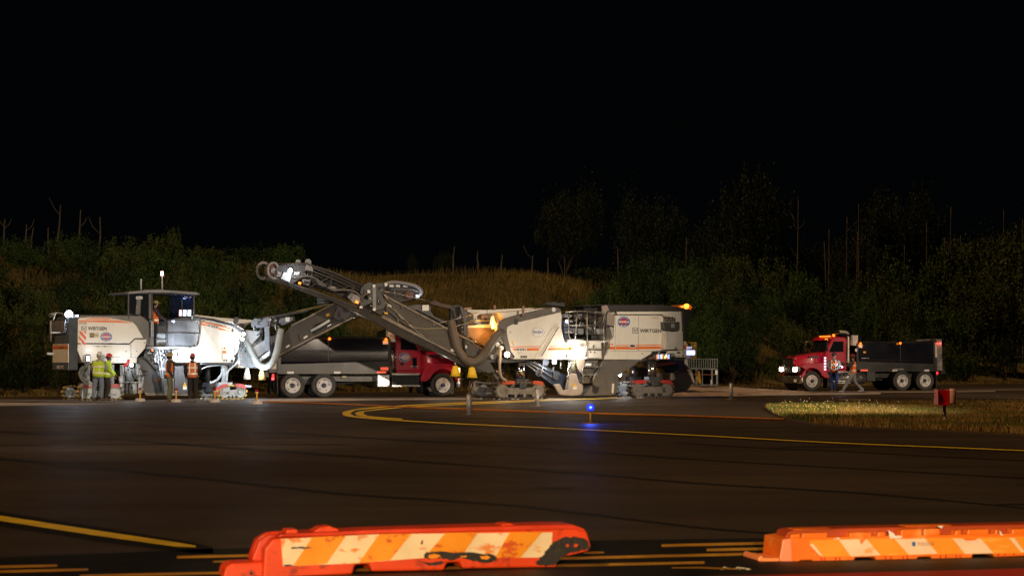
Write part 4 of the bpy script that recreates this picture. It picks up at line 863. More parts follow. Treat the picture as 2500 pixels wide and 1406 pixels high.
# beacon and work lights
bc = m.tube('beacon', 4, [(492,478),(492,455),(492,440)], .3, [.07,.07,.05], e_beacon, seg=12); m.tube('beacon_stem', 4, [(492,500),(492,478)], .3, .02, dgrey, bc)
m.light(4, (492,452), .1, 34, (1.,.40,.06), name='beacon_lamp', size=.06); m.light(4, (430,520), .6, 12, (1.,.40,.06), name='beacon_lamp', size=.06)
lampbox(m, 4, (648,775), -.12, .10, e_warm); m.light(4, (640,780), -.4, 12, (1.,.84,.66), name='work_or_fill_lamp')
lampbox(m, 4, (1190,860), .3, .08, e_white); m.light(4, (1190,872), .05, 30, (.78,.86,1.), name='work_or_fill_lamp')
lampbox(m, 4, (1360,790), -.15, .07, e_warm); m.light(4, (1380,790), -.45, 40, (1.,.90,.78), name='work_or_fill_lamp')
lampbox(m, 5, (175,700), -.10, .06, e_warm); m.light(5, (165,760), -.35, 20, (1.,.9,.8), name='work_or_fill_lamp')
lampbox(m, 4, (1328,395), .3, .05, em('lit_violet_lamp',(.85,.7,1.),14)); m.light(4, (1322,410), .1, 3, (.8,.75,1.), name='platform_lamp')
# primary conveyor under the machine
F3 = Frame(1345, 76.0, 25)
pc = m.pr('primary_conveyor', 4, [(860,868),(960,850),(1320,1010),(1280,1180),(1160,1110),(1000,1010)], .0, .9, mat('wet_blue_black',(.035,.05,.075),.3,var=.3,dirt=.3), f=F3, bev=.02)
for k in range(3): m.tube('conveyor_rail', 4, [(850+k*30,870-k*8),(1160+k*50,1110-k*45)], -.05, .03, steel, pc, f=F3)
for p in ((1010,985),(1210,1020),(1090,860)): m.disc('roller', 4, p, .14, -.12, .02, grey, pc, f=F3, seg=14)
m.tubes('support_chain', [(4,[(1060,870),(1050,960),(1020,1010)],-.2),(4,[(1180,920),(1170,960),(1185,1000)],-.1),(4,[(1262,860),(1255,930),(1275,935)],-.2)], .025, steel, pc, f=F3)
# front undercarriage
column(m, 4, 800, 868, 1060, .30, .17, chrome); column(m, 4, 575, 868, 1070, 2.0, .17, chrome)
m.tube('chrome_edge_column', 4, [(832,870),(832,1052)], .15, .03, chrome); m.tube('hydraulic_hose', 4, [(395,820),(430,900),(490,1000),(545,1055)], .6, .07, hosem, sp=4); m.tube('hydraulic_hose', 4, [(568,700),(566,800),(560,930),(580,1030),(640,1080)], -.05, .06, mat('tan_hose',(.36,.27,.17),.6,var=.3), sp=4)
rf = mat('red_orange_fender',(.62,.09,.03),.4,var=.2,dirt=.35,dcol=(.4,.25,.15))
crawler(m, 4, 510, 1092, 1092, 1290, .08, .42, padd, rf, dust, fend=((.14,.38),(.74,.95)))
crawler(m, 4, 288, 820, 1095, 1288, 2.0, .42, padd, lgrey, lgrey, fend=())
m.pr('track_guard', 4, [(285,1160),(320,1130),(350,1140),(330,1170),(320,1240),(280,1230)], 1.9, 2.3, mat('olive_dust',(.22,.22,.15),.7,var=.3), bev=.03)
m.tube('height_sensor_arm', 4, [(245,1095),(300,1085),(420,1105),(500,1110)], [1.6,1.4,1.2,1.0], .035, steel); m.tube('sensor_rod', 4, [(245,1095),(225,1165)], 1.6, .02, steel); m.tube('sensor_foot', 4, [(270,1100),(278,1190)], 1.5, .04, dust)
# operator platform
m.pr('platform_deck', 5, [(25,605),(110,600),(230,615),(560,620),(430,640),(30,640)], .0, 2.2, white, bev=.01)
m.pr('platform_back_panel', 5, [(0,440),(555,450),(555,600),(500,620),(0,610)], 1.3, 1.4, dgrey)
m.pr('platform_interior', 5, [(-20,380),(30,400),(30,600),(-10,600)], .5, 1.4, mat('blue_grey_panel',(.1,.13,.17)))
for x, y, w, h in ((175,340,55,60),(90,500,60,60),(180,505,68,62),(310,510,110,70),(355,575,105,50),(290,400,110,40),(240,345,40,60),(60,395,70,30),(270,520,80,60)):
    m.pr('platform_equipment', 5, rect(x-w/2,y-h/2,x+w/2,y+h/2), .35+.2*((x*7) % 3), .95, (dgrey, grey, lgrey)[(x+y) % 3], bev=.02)
for x in (180,395): m.pr('seat', 5, [(x-36,478),(x+32,478),(x+36,500),(x+34,545),(x-30,545)], .25, .8, mat('grey_seat',(.28,.31,.34),.5), bev=.03)
m.pr('covered_console', 5, [(195,300),(220,235),(270,225),(320,240),(385,235),(380,280),(330,330),(240,340)], .4, 1.1, mat('black_tarp',(.02,.02,.018),.7,var=.4), bev=.05)
rl = m.tubes('guard_rail', [(5,[(140,275),(110,650)],.0),(5,[(40,320),(40,560),(60,600),(215,600)],.0),(5,[(252,300),(252,640),(235,800)],-.03),(5,[(340,300),(340,545)],.1),(5,[(440,300),(440,450)],.0),(5,[(440,450),(450,780)],-.02),(5,[(335,300),(350,290),(425,290),(440,305),(440,440)],.0),(5,[(0,440),(440,440)],.0),(5,[(0,520),(150,520)],.0),(5,[(0,290),(120,280),(250,282),(350,300)],.0)], .028, steel)
m.tubes('mirror_frame', [(5,[(470,310),(490,280),(570,280),(585,315)],-.05),(5,[(470,310),(470,440),(555,458)],-.05)], .03, dgrey)
m.pr('mirror', 5, [(478,320),(560,322),(560,450),(480,436)], -.02, .05, mat('mirror_plate',(.38,.31,.27),.4), bev=.02)
m.pr('sun_visor', 5, [(-5,310),(60,315),(90,330),(60,352),(-5,345)], .2, 1.0, lgrey, bev=.02)
sp1 = m.pr('step_cabinet', 5, [(268,628),(415,628),(418,825),(245,828),(250,745)], .02, .8, white, bev=.02)
m.pr('cabinet_step', 5, [(270,710),(418,712),(418,728),(270,724)], -.08, .05, grey, sp1)
for p in ((325,675),(325,690),(290,745),(338,750)): m.disc('bolt', 5, p, .03, -.0, .03, dgrey, sp1, seg=8)
m.pr('ladder_step', 5, rect(252,812,395,826), -.1, .1, steel, sp1)
m.pr('centre_panel', 5, [(-30,630),(250,640),(250,740),(235,830),(150,835),(-30,830)], .04, 2.1, white, bev=.02)
m.pr('orange_block', 5, rect(55,690,80,724), -.02, .05, orange); sf5 = m.pr('orange_stripe', 5, [(-25,700),(55,698),(55,724),(-25,724)], .03, .045, orange)
m.text('93', 5, (175,808), 34, 24, .03, mat('faded_lettering',(.35,.22,.15),.6))
m.tube('yellow_tank', 5, [(480,590),(480,655)], .3, .11, dust, seg=12)
# rear body
rb = m.pr('rear_side_panel', 5, [(565,328),(592,321),(1108,325),(1112,730),(1000,738),(980,770),(870,832),(440,832),(512,700),(512,622),(560,572)], .0, 2.3, white, bev=.02)
m.pr('rear_panel_top', 5, [(512,286),(1330,282),(1342,520),(1385,620),(1388,806),(1200,800),(1100,770),(1100,322),(560,318),(512,312)], .10, 2.3, white)
m.pr('rear_hood', 5, [(222,212),(280,207),(480,204),(1110,205),(1270,228),(1445,262),(1447,350),(1392,430),(1386,625),(1345,622),(1334,282),(512,282),(470,212),(230,228)], .05, 2.35, mat('hood_grey_paint',(.14,.125,.12)), bev=.03)
m.pr('hood_side_fin', 5, [(420,220),(480,210),(512,285),(560,330),(560,450),(470,440),(440,330),(425,290)], .0, .06, mat('mirror_plate',(.38,.31,.27)), bev=.01)
for pts in ([(578,667),(735,666),(735,676),(578,677)],[(812,665),(1108,660),(1108,670),(812,676)],[(512,685),(572,684),(572,716),(512,718)],[(578,686),(836,684),(836,715),(578,716)],[(842,684),(1108,682),(1108,708),(842,714)],[(512,650),(548,650),(548,665),(512,668)]): m.pr('orange_stripe', 5, pts, -.006, .002, orange, rb)
for x in (571,838): m.tube('panel_seam', 5, [(x,328),(x,735)], -.002, .007, lgrey)
m.tube('panel_seam', 5, [(512,738),(1110,735)], -.002, .007, lgrey); m.tube('panel_seam', 5, [(560,320),(1110,320)], -.01, .022, dgrey)
badge(m, 5, 671, 401, 71, 60, -.008); logo(m, 5, 770, 468, 833, 533, -.006); m.text('WIRTGEN', 5, (852,524), 246, 42, -.008, mat('grey_lettering',(.07,.06,.06),.5), off=.03)
pl = m.pr('handle_recess', 5, rect(738,658,804,698), -.012, .002, whited); m.pr('door_handle', 5, rect(745,664,797,690), -.03, -.01, dgrey, pl, bev=.005)
m.text('RW318', 5, (990,368), 75, 26, -.008, mat('faded_lettering2',(.55,.42,.33),.6)); m.disc('bolt', 5, (882,765), .025, -.01, .0, dgrey, seg=8)
m.pr('side_opening', 5, [(1110,330),(1180,340),(1262,355),(1262,392),(1110,395)], -.02, .1, black)
for k in range(3): m.tube('hose_coil', 5, [(1130+k*40,352),(1150+k*40,342),(1165+k*40,360),(1150+k*40,388),(1130+k*40,372)], -.05, .02, dust)
bx = m.pr('battery_box', 5, [(1124,402),(1308,400),(1310,482),(1285,512),(1130,490)], -.25, .2, dgrey, bev=.02); m.pr('box_latch', 5, rect(1215,420,1252,468), -.28, -.24, lgrey, bx)
bx = m.pr('tool_box', 5, [(1146,517),(1350,515),(1350,716),(1140,720)], -.30, .2, mat('tool_box_grey',(.50,.49,.46),.45,var=.08,dirt=.3), bev=.02); m.pr('box_latch', 5, rect(1255,690,1278,716), -.32, -.29, steel, bx)
m.pr('white_strip', 5, rect(1112,342,1122,412), -.05, -.0, whited); m.pr('white_strip', 5, [(1112,640),(1130,650),(1130,720),(1115,718)], -.05, -.0, whited)
m.pr('orange_stripe', 5, rect(1350,680,1386,712), .09, .102, orange); m.pr('orange_stripe', 5, rect(1350,664,1386,674), .09, .102, orange)
bp_ = m.pr('hazard_light_box', 5, [(1285,226),(1350,206),(1440,206),(1458,232),(1440,268),(1390,250),(1320,238)], .3, 1.2, mat('amber_housing',(.7,.22,.04),.35), bev=.02)
m.disc('beacon', 5, (1395,222), .09, .22, .32, em('lit_orange_panel',(1.,.25,.02),6.), bp_); m.light(5, (1390,232), .1, 7, (1.,.4,.08), name='beacon_lamp')
# rear lower: frame, grey belly, drum housing
m.pr('rear_frame', 5, [(860,832),(1000,740),(1390,800),(1385,826),(1190,830),(880,850)], .2, 2.1, grey)
hb = mat('housing_taupe',(.13,.118,.11),.5,var=.2,dirt=.5,dcol=(.2,.15,.11))
h2 = m.pr('drum_housing', 5, [(432,836),(858,836),(858,845),(760,920),(610,1015),(605,1200),(545,1240),(200,1246),(330,1110),(330,1010),(385,930)], .05, 2.2, hb, bev=.03)
m.disc('drum_cover', 5, (378,1065), .26, -.02, .06, hb, h2); m.pr('housing_opening', 5, [(312,1120),(390,1125),(378,1205),(345,1225),(315,1205)], .02, .06, black, h2); m.tube('housing_chain', 5, [(395,925),(360,985),(318,1060),(320,1100)], .02, .04, steel, h2)
m.pr('white_bracket', 5, [(542,1108),(560,1105),(552,1215),(536,1212)], .0, .05, whited, h2)
s2 = m.pr('side_plate', 5, [(55,1010),(70,985),(130,995),(160,1100),(205,1120),(205,1195),(180,1235),(100,1245),(0,1240),(-60,1230),(-130,1120),(-60,1110),(-20,1190),(40,1170)], -.05, .1, mat('cream_taupe_plate',(.45,.37,.31),.5,var=.2,dirt=.5), bev=.02)
warn(m, 5, 88, 1096, 44, 76, -.06)
m.pr('scraper_flap', 5, [(200,840),(380,838),(345,1000),(330,1100),(200,1105),(190,990),(215,900)], .2, 1.5, hb, bev=.02)
for y in (908, 1000): m.pr('access_step', 5, [(205,y),(375,y),(370,y+12),(210,y+12)], -.1, .25, steel)
m.tubes('step_rail', [(5,[(225,870),(185,985),(205,1010),(200,1100)],-.05),(5,[(390,930),(330,1020),(318,1090)],-.05)], .03, steel); m.pr('step_label', 5, rect(228,875,298,903), -.05, .0, whited)
m.pr('inner_plate', 5, [(120,830),(220,830),(230,880),(175,980),(140,930)], .0, .1, mat('cream_taupe_plate',(.45,.37,.31)), bev=.01)
m.tubes('gas_strut', [(5,[(45,835),(35,1000),(5,1170)],-.05),(5,[(65,835),(55,990)],-.02)], .035, chrome); m.tube('dark_hose', 5, [(95,840),(85,900),(100,975)], .1, .09, mat('olive_dust',(.22,.22,.15),.7,var=.3))
# rear undercarriage
column(m, 5, 995, 850, 1035, .32, .17, mat('oily_chrome',(.45,.40,.36),.15,.9,var=.4,scale=6)); column(m, 5, 782, 905, 1035, 2.0, .16, mat('oily_chrome',(.45,.4,.36),.15,.9))
crawler(m, 5, 758, 1250, 1082, 1264, .10, .42, padd, redm, mat('bank_grey',(.2,.18,.16),.5), fend=((.08,.34),(.70,.96)))
crawler(m, 5, 600, 1010, 1085, 1262, 2.0, .42, mat('white_dust_pad',(.5,.52,.5),.7,var=.3), lgrey, cyl, fend=())
m.light(5, (640,1010), 1.2, 20, (.9,.92,1.), name='work_or_fill_lamp'); lampbox(m, 5, (625,1005), 1.0, .07, e_white)
cp = m.pr('control_panel', 5, [(1046,772),(1197,770),(1197,826),(1048,828)], -.15, .1, mat('panel_grey',(.2,.2,.2),.5), bev=.01)
rg2 = random.Random(4)
for i in range(10):
    for j in range(3):
        if rg2.random() < .75: m.disc('panel_button', 5, (1056+i*14.5,782+j*16), .032, -.17, -.145, em('lit_button_%d' % (i%4), [(1,.3,.1),(.3,.5,1),(1,.75,.2),(.8,.9,1)][i%4], 1.6), cp, seg=8)
m.tubes('panel_cables', [(5,[(975,800),(1000,750),(1060,742),(1160,745)],.0),(5,[(985,805),(1010,760),(1070,750),(1150,760)],.0)], .03, black); m.pr('rear_motor', 5, [(1170,755),(1250,752),(1260,790),(1310,770),(1320,800),(1180,810)], .1, .8, black, bev=.02); m.pr('small_box', 5, [(965,800),(1040,798),(1040,828),(965,830)], -.05, .1, mat('rust_brown',(.12,.05,.03),.7))
# ------------------------------------------------------------------ right conveyor
F2 = Frame(1140, 74.2, 6); f = F2
cv = m.pr('conveyor_boom_lower', 8, [(1700,560),(1660,470),(1760,520),(2310,810),(2780,1080),(2900,1170),(3060,1440),(2980,1460),(2310,1180),(2030,1040),(1700,770),(1560,700)], .1, 1.0, covm, f=f)
m.pr('boom_bottom_rail', 8, [(240,300),(290,285),(560,375),(900,475),(1060,520),(1290,620),(1560,740),(1800,840),(2030,970),(2310,1120),(2700,1330),(2960,1450),(2850,1450),(2310,1185),(2030,1075),(1780,955),(1590,830),(1300,700),(1040,560),(860,520),(530,392)], -.05, 1.1, beltm, cv, f=f)
m.pr('fabric_side_cover', 8, [(1690,500),(1760,545),(2310,835),(2790,1090),(2830,1240),(2780,1260),(2310,1130),(2030,930),(1720,690)], -.02, .1, mat('tan_tarp',(.10,.088,.075),.7,var=.25,dirt=.5,dcol=(.08,.07,.06),scale=1.5,bump=.3,bscale=6), cv, f=f, bev=.01)
for p in ((1905,640),(2100,745),(2300,850),(2510,965),(2720,1080),(1860,800),(2040,965),(2240,1060)): m.tube('cover_tie', 8, [(p[0],p[1]),(p[0]+20,p[1]+30)], -.08, .02, steel, cv, f=f)
for pts in ([(1700,505),(1760,545),(2310,835),(2800,1090)],[(1660,770),(2030,960),(2310,1100),(2720,1310)],[(1680,760),(2040,950),(2330,1110)]): m.tube('boom_rail', 8, pts, -.08, .035, dust, cv, f=f)
for p in ((1735,640),(2510,1185),(2660,1135)): m.pr('label_plate', 8, [(p[0],p[1]),(p[0]+12,p[1]-26),(p[0]+58,p[1]-6),(p[0]+48,p[1]+22)], -.07, -.03, whited, cv, f=f)
m.pr('hazard_sticker', 8, [(1695,710),(1740,712),(1745,740),(1700,735)], -.07, -.03, yel, cv, f=f)
m.tube('slack_rope', 8, [(1600,480),(1760,640),(1880,740),(2030,880),(2110,910),(2310,915),(2600,880),(2870,790)], -.1, .015, mat('rope_tan',(.4,.36,.2),.7), cv, f=f, sp=4); m.tube('slack_rope', 8, [(2200,900),(2850,720)], -.05, .015, steel, cv, f=f)
m.tubes('boom_cable', [(8,[(1700,500),(1900,780),(2030,850)],-.1),(8,[(1660,455),(1880,490),(2100,545),(2240,575)],.3),(8,[(2000,870),(2150,990),(2250,1050)],-.12)], .02, steel, cv, f=f)
# upper section: open lattice with belt
up = m.pr('upper_belt', 8, [(380,118),(740,112),(820,140),(1060,215),(1450,395),(1420,450),(1060,300),(800,170),(420,160)], .1, 1.0, beltm, cv, f=f)
m.pr('upper_side_plate', 8, [(400,130),(730,118),(740,200),(700,290),(560,375),(390,330),(330,300),(360,180)], .0, .06, grey, cv, f=f, bev=.01)
m.pr('upper_inner_belt', 8, [(560,230),(820,200),(1400,450),(1530,560),(1500,620),(1250,560),(1060,470),(800,400),(560,370)], .45, .95, mat('inner_dark',(.03,.028,.026),.7,var=.3), cv, f=f)
for pts, r in (([(400,128),(740,120),(1060,222),(1450,398)],.045),([(800,160),(1060,262),(1430,430)],.03),([(560,372),(900,478),(1290,622),(1500,700)],.045),([(820,210),(1400,450)],.03)): m.tube('truss_chord', 8, pts, -.03, r, covm, cv, f=f)
for a_, b_ in (((1065,270),(1022,470)),((1060,270),(790,405)),((1310,375),(1050,485)),((1320,375),(1265,580)),((1335,375),(1290,560)),((720,210),(718,270)),((820,210),(780,400))): m.tube('truss_brace', 8, [a_, b_], -.03, .024, grey, cv, f=f)
tp = m.tube('tip_ring', 8, [(395,160),(370,120),(330,108),(285,140),(272,200),(285,260),(330,300),(370,295)], -.05, .045, lgrey, cv, f=f, sp=4); m.tube('tip_ring', 8, [(275,150),(250,115),(200,110),(155,150),(142,205),(155,260),(200,300),(250,290)], .95, .055, lgrey, cv, f=f, sp=4)
dr = m.disc('head_drum', 8, (340,205), .33, .05, .95, mat('rust_brown',(.12,.05,.03),.7), cv, f=f); m.disc('drum_hub', 8, (340,205), .10, .0, .06, lgrey, dr, f=f)
m.pr('tip_shroud', 8, [(235,150),(285,130),(280,170),(240,190)], .1, .9, grey, cv, f=f, bev=.02)
lb = m.pr('lit_control_box', 8, [(468,220),(560,245),(540,350),(430,300)], -.2, .0, cyl, cv, f=f, bev=.01); m.pr('small_box', 8, [(390,210),(445,225),(430,285),(375,275)], -.12, .0, lgrey, cv, f=f, bev=.01); m.pr('box_window', 8, rect(393,240,407,258), -.13, -.11, black, cv, f=f)
lampbox(m, 8, (546,205), -.12, .08, e_white, f=f, par=cv); m.light(8, (535,225), -.45, 7, (.75,.85,1.), f=f, name='work_or_fill_lamp'); m.light(8, (560,255), -.42, 6, (.75,.85,1.), f=f, name='work_or_fill_lamp')
for x, y, r in ((642,102,.10),(765,102,.12)): m.disc('idler_roller', 8, (x,y), r, .0, .9, lgrey, cv, f=f)
m.pr('roller_bracket', 8, [(740,110),(800,110),(830,200),(820,218),(730,195)], -.06, .0, lgrey, cv, f=f, bev=.01); m.pr('label_plate', 8, rect(595,220,650,255), -.04, -.0, whited, cv, f=f); m.tube('marker_light', 8, [(645,355),(678,362)], -.06, .045, em('lit_amber_marker',(1.,.25,.03),3.), cv, f=f); m.tube('marker_light', 8, [(1345,580),(1380,600)], -.1, .045, em('lit_amber_marker',(1.,.25,.03),3.), cv, f=f)
m.pr('motor_box', 8, [(690,305),(798,318),(780,395),(700,370)], -.02, .25, lgrey, cv, f=f, bev=.01); m.pr('motor_window', 8, [(715,325),(778,335),(768,372),(718,360)], -.03, .0, black, cv, f=f)
m.tube('hydraulic_hose', 8, [(560,290),(640,290),(760,270),(850,300),(920,345),(1060,440),(1200,440),(1330,460),(1420,530),(1530,610)], -.07, .04, hosem, cv, f=f, sp=4)
m.pr('tension_bracket', 8, [(850,315),(920,345),(980,385),(1090,400),(1120,430),(1060,430),(960,400),(900,370)], -.05, .05, lgrey, cv, f=f, bev=.01); m.tube('spring', 8, [(1000,370),(990,450)], -.06, .06, black, cv, f=f)
m.pr('gusset_plate', 8, [(1245,530),(1290,475),(1400,520),(1410,600),(1330,610),(1290,570)], -.05, .0, lgrey, cv, f=f, bev=.01)
hn = m.pr('fold_hinge', 8, [(1410,420),(1450,370),(1520,340),(1590,370),(1600,355),(1700,350),(1735,370),(1730,410),(1650,430),(1720,620),(1700,670),(1590,700),(1545,680),(1540,600),(1440,650),(1395,620),(1415,540),(1490,560),(1520,470),(1440,540),(1400,480)], -.14, -.02, grey, cv, f=f, bev=.02)
m.pr('hinge_link', 8, [(1550,375),(1595,375),(1600,680),(1560,695)], -.2, -.14, lgrey, hn, f=f, bev=.01); m.pr('hinge_cutout', 8, [(1605,590),(1618,510),(1665,610),(1612,640)], -.15, -.13, black, hn, f=f); m.pr('hinge_cutout', 8, [(1620,410),(1690,395),(1625,450)], -.15, -.13, black, hn, f=f)
for p in ((1572,392),(1718,377),(1577,680),(1415,652),(1508,460)): m.disc('hinge_pin', 8, p, .06, -.24, -.12, steel, hn, f=f, seg=12)
# boom foot, machinery at the pivot
m.pr('boom_foot_frame', 4, [(0,215),(100,205),(130,230),(190,260),(195,400),(200,560),(180,700),(200,800),(330,800),(320,850),(180,870),(60,820),(20,700),(0,500)], .3, 1.1, dgrey, cv, f=f, bev=.02)
m.pr('foot_side_plate', 4, [(95,215),(130,220),(175,270),(195,300),(190,560),(150,560),(140,360)], .0, .3, grey, cv, f=f, bev=.02); m.pr('foot_beam', 4, [(200,690),(340,790),(310,830),(170,740)], .1, .3, lgrey, cv, f=f, bev=.02)
m.pr('mast_cap', 4, [(155,240),(240,235),(240,258),(160,265)], .2, .5, mat('mirror_back',(.28,.17,.11)), cv, f=f)
m.tubes('pivot_cables', [(4,[(40,430),(110,500),(150,600),(155,700),(165,780)],-.05),(4,[(20,330),(90,470),(130,560)],.0),(4,[(60,250),(80,350),(150,420)],.0)], .05, black, cv, f=f)
m.pr('power_unit', 8, [(1950,690),(1960,635),(2120,615),(2275,640),(2270,700),(2310,760),(2450,820),(2500,900),(2300,790),(2100,690)], .2, .9, grey, cv, f=f, bev=.02); m.pr('unit_label', 8, rect(2165,625,2245,695), .12, .2, whited, cv, f=f); m.pr('tarp_roll', 8, [(2250,590),(2320,570),(2420,610),(2580,640),(2700,680),(2650,690),(2420,660),(2270,620)], .3, .8, mat('dark_tarp',(.10,.07,.06),.7,var=.3), cv, f=f, bev=.03)
hs = mat('brown_suction_hose',(.13,.105,.085),.55,var=.2)
m.tube('suction_hose', 4, [(5,380),(20,450),(50,600),(90,720),(160,820),(230,862),(310,850),(380,780),(450,680),(510,580),(560,525),(590,540)], [-.15]*5+[-.25]*3+[-.3,-.3,-.25,-.2], .155, hs, f=f, seg=14, sp=6)
for x, c_ in ((1140,0),(1152,0)):
    pass
for x, y in ((55,905),(245,920)):
    t_ = m.tube('hanging_bucket', 4, [(x,y),(x,y+15),(x+1,y+60),(x+1,y+122)], -.3, [.09,.11,.15,.20], mat('bright_yellow_canvas',(.95,.62,.02),.55), f=f, seg=10)
    m.tube('bucket_hook', 4, [(x,y-40),(x,y+5)], -.3, .03, steel, t_, f=f); m.tube('bucket_rim', 4, [(x+1,y+120),(x+1,y+127)], -.3, .203, black, t_, f=f, seg=10)
m.disc('added_lamp_housing', 8, (1330,760), .08, .7, .8, dgrey, cv, f=f); m.light(8, (1330,800), .75, 12, (1.,.88,.74), f=f, name='work_or_fill_lamp')  # lamp and dark housing added under the boom to brighten the near truck
m.disc('added_lamp_housing', 8, (2420,1250), .08, .8, .9, dgrey, cv, f=f); m.light(8, (2420,1290), .85, 14, (1.,.88,.74), f=f, name='work_or_fill_lamp')  # second added lamp and housing, also there to brighten the near truck

def clutter(M, f, c, box, v, n, seed, mats, par, smin=4, smax=16):
    g_ = random.Random(seed); x0, y0, x1, y1 = box
    for i in range(n):
        x = g_.uniform(x0, x1); y = g_.uniform(y0, y1); k = g_.random(); mm = g_.choice(mats)
        if k < .45: w = g_.uniform(smin, smax); h = g_.uniform(smin, smax); M.pr('bracket', c, rect(x-w/2, y-h/2, x+w/2, y+h/2), v-g_.uniform(.02,.08), v+.03, mm, par, f=f)
        elif k < .8: M.tube('hydraulic_line', c, [(x, y), (x+g_.uniform(-20,20), y+g_.uniform(8,25)), (x+g_.uniform(-45,45), y+g_.uniform(25,55))], v-.05, g_.uniform(.012,.025), g_.choice((black, dgrey, steel)), par, f=f, sp=3, seg=5)
        else: M.disc('bolt', c, (x, y), g_.uniform(.02,.05), v-.05, v+.02, g_.choice((steel, dgrey)), par, f=f, seg=8)
clutter(M1, None, 1, (960,865,1200,1000), .26, 34, 1, (steel, dgrey, black, lgrey), M1.root, 6, 22)
clutter(M1, None, 1, (715,1000,930,1230), .0, 22, 2, (cyl, dgrey, lgrey), M1.root, 6, 20)
clutter(M1, F1, 2, (640,570,900,700), -.15, 26, 3, (dgrey, steel, grey, lgrey), M1.root, 6, 24)
clutter(M1, None, 2, (535,760,600,930), .0, 10, 4, (black, lgrey), M1.root, 5, 14)
clutter(M2, None, 4, (440,620,640,830), .15, 26, 5, (black, dust, dgrey, lgrey), M2.root, 8, 30)
clutter(M2, F2, 4, (20,260,190,760), .15, 30, 6, (black, dgrey, steel), M2.root, 8, 26)
clutter(M2, None, 5, (60,300,430,600), .25, 30, 7, (black, dgrey, lgrey), M2.root, 8, 30)
clutter(M2, None, 5, (980,745,1370,835), .0, 18, 8, (black, dgrey, dust), M2.root, 8, 24)
clutter(M2, None, 5, (20,850,420,1090), .1, 22, 9, (steel, dgrey, lgrey), M2.root, 6, 22)
clutter(M2, F2, 8, (640,230,1000,330), .0, 12, 10, (lgrey, steel, dgrey), M2.root, 8, 24)
clutter(M2, F2, 8, (1420,430,1660,640), -.12, 14, 11, (steel, black, lgrey), M2.root, 6, 18)
# ================================================================== DUMP TRUCKS
def ringx(x, w, z0, z1, r, n=5):   # rounded rectangle ring in the y-z plane
    P = []
    for (cy, cz, a0) in ((w-r, z0+r, -90), (w-r, z1-r, 0), (-w+r, z1-r, 90), (-w+r, z0+r, 180)):
        for i in range(n):
            a = R(a0 + 90*i/(n-1)); P.append(Vector((x, cy + r*math.cos(a), cz + r*math.sin(a))))
    return P
def loft(name, rings, m, par, smooth=True, bev=0.):
    n = len(rings[0]); vs = [v for r in rings for v in r]; fs = []
    for i in range(len(rings)-1):
        for k in range(n): a = i*n+k; b = i*n+(k+1) % n; fs.append([a, b, b+n, a+n])
    fs.append(list(range(n))[::-1]); fs.append([len(vs)-n+k for k in range(n)])
    o = mesh(name, vs, fs, m, par)
    if smooth:
        for p in o.data.polygons: p.use_smooth = len(p.vertices) == 4
    return o
def P2(pts, y0, y1): return prism_data([Vector((x, y0, z)) for x, z in pts], [Vector((x, y1, z)) for x, z in pts])
WHEEL = {}
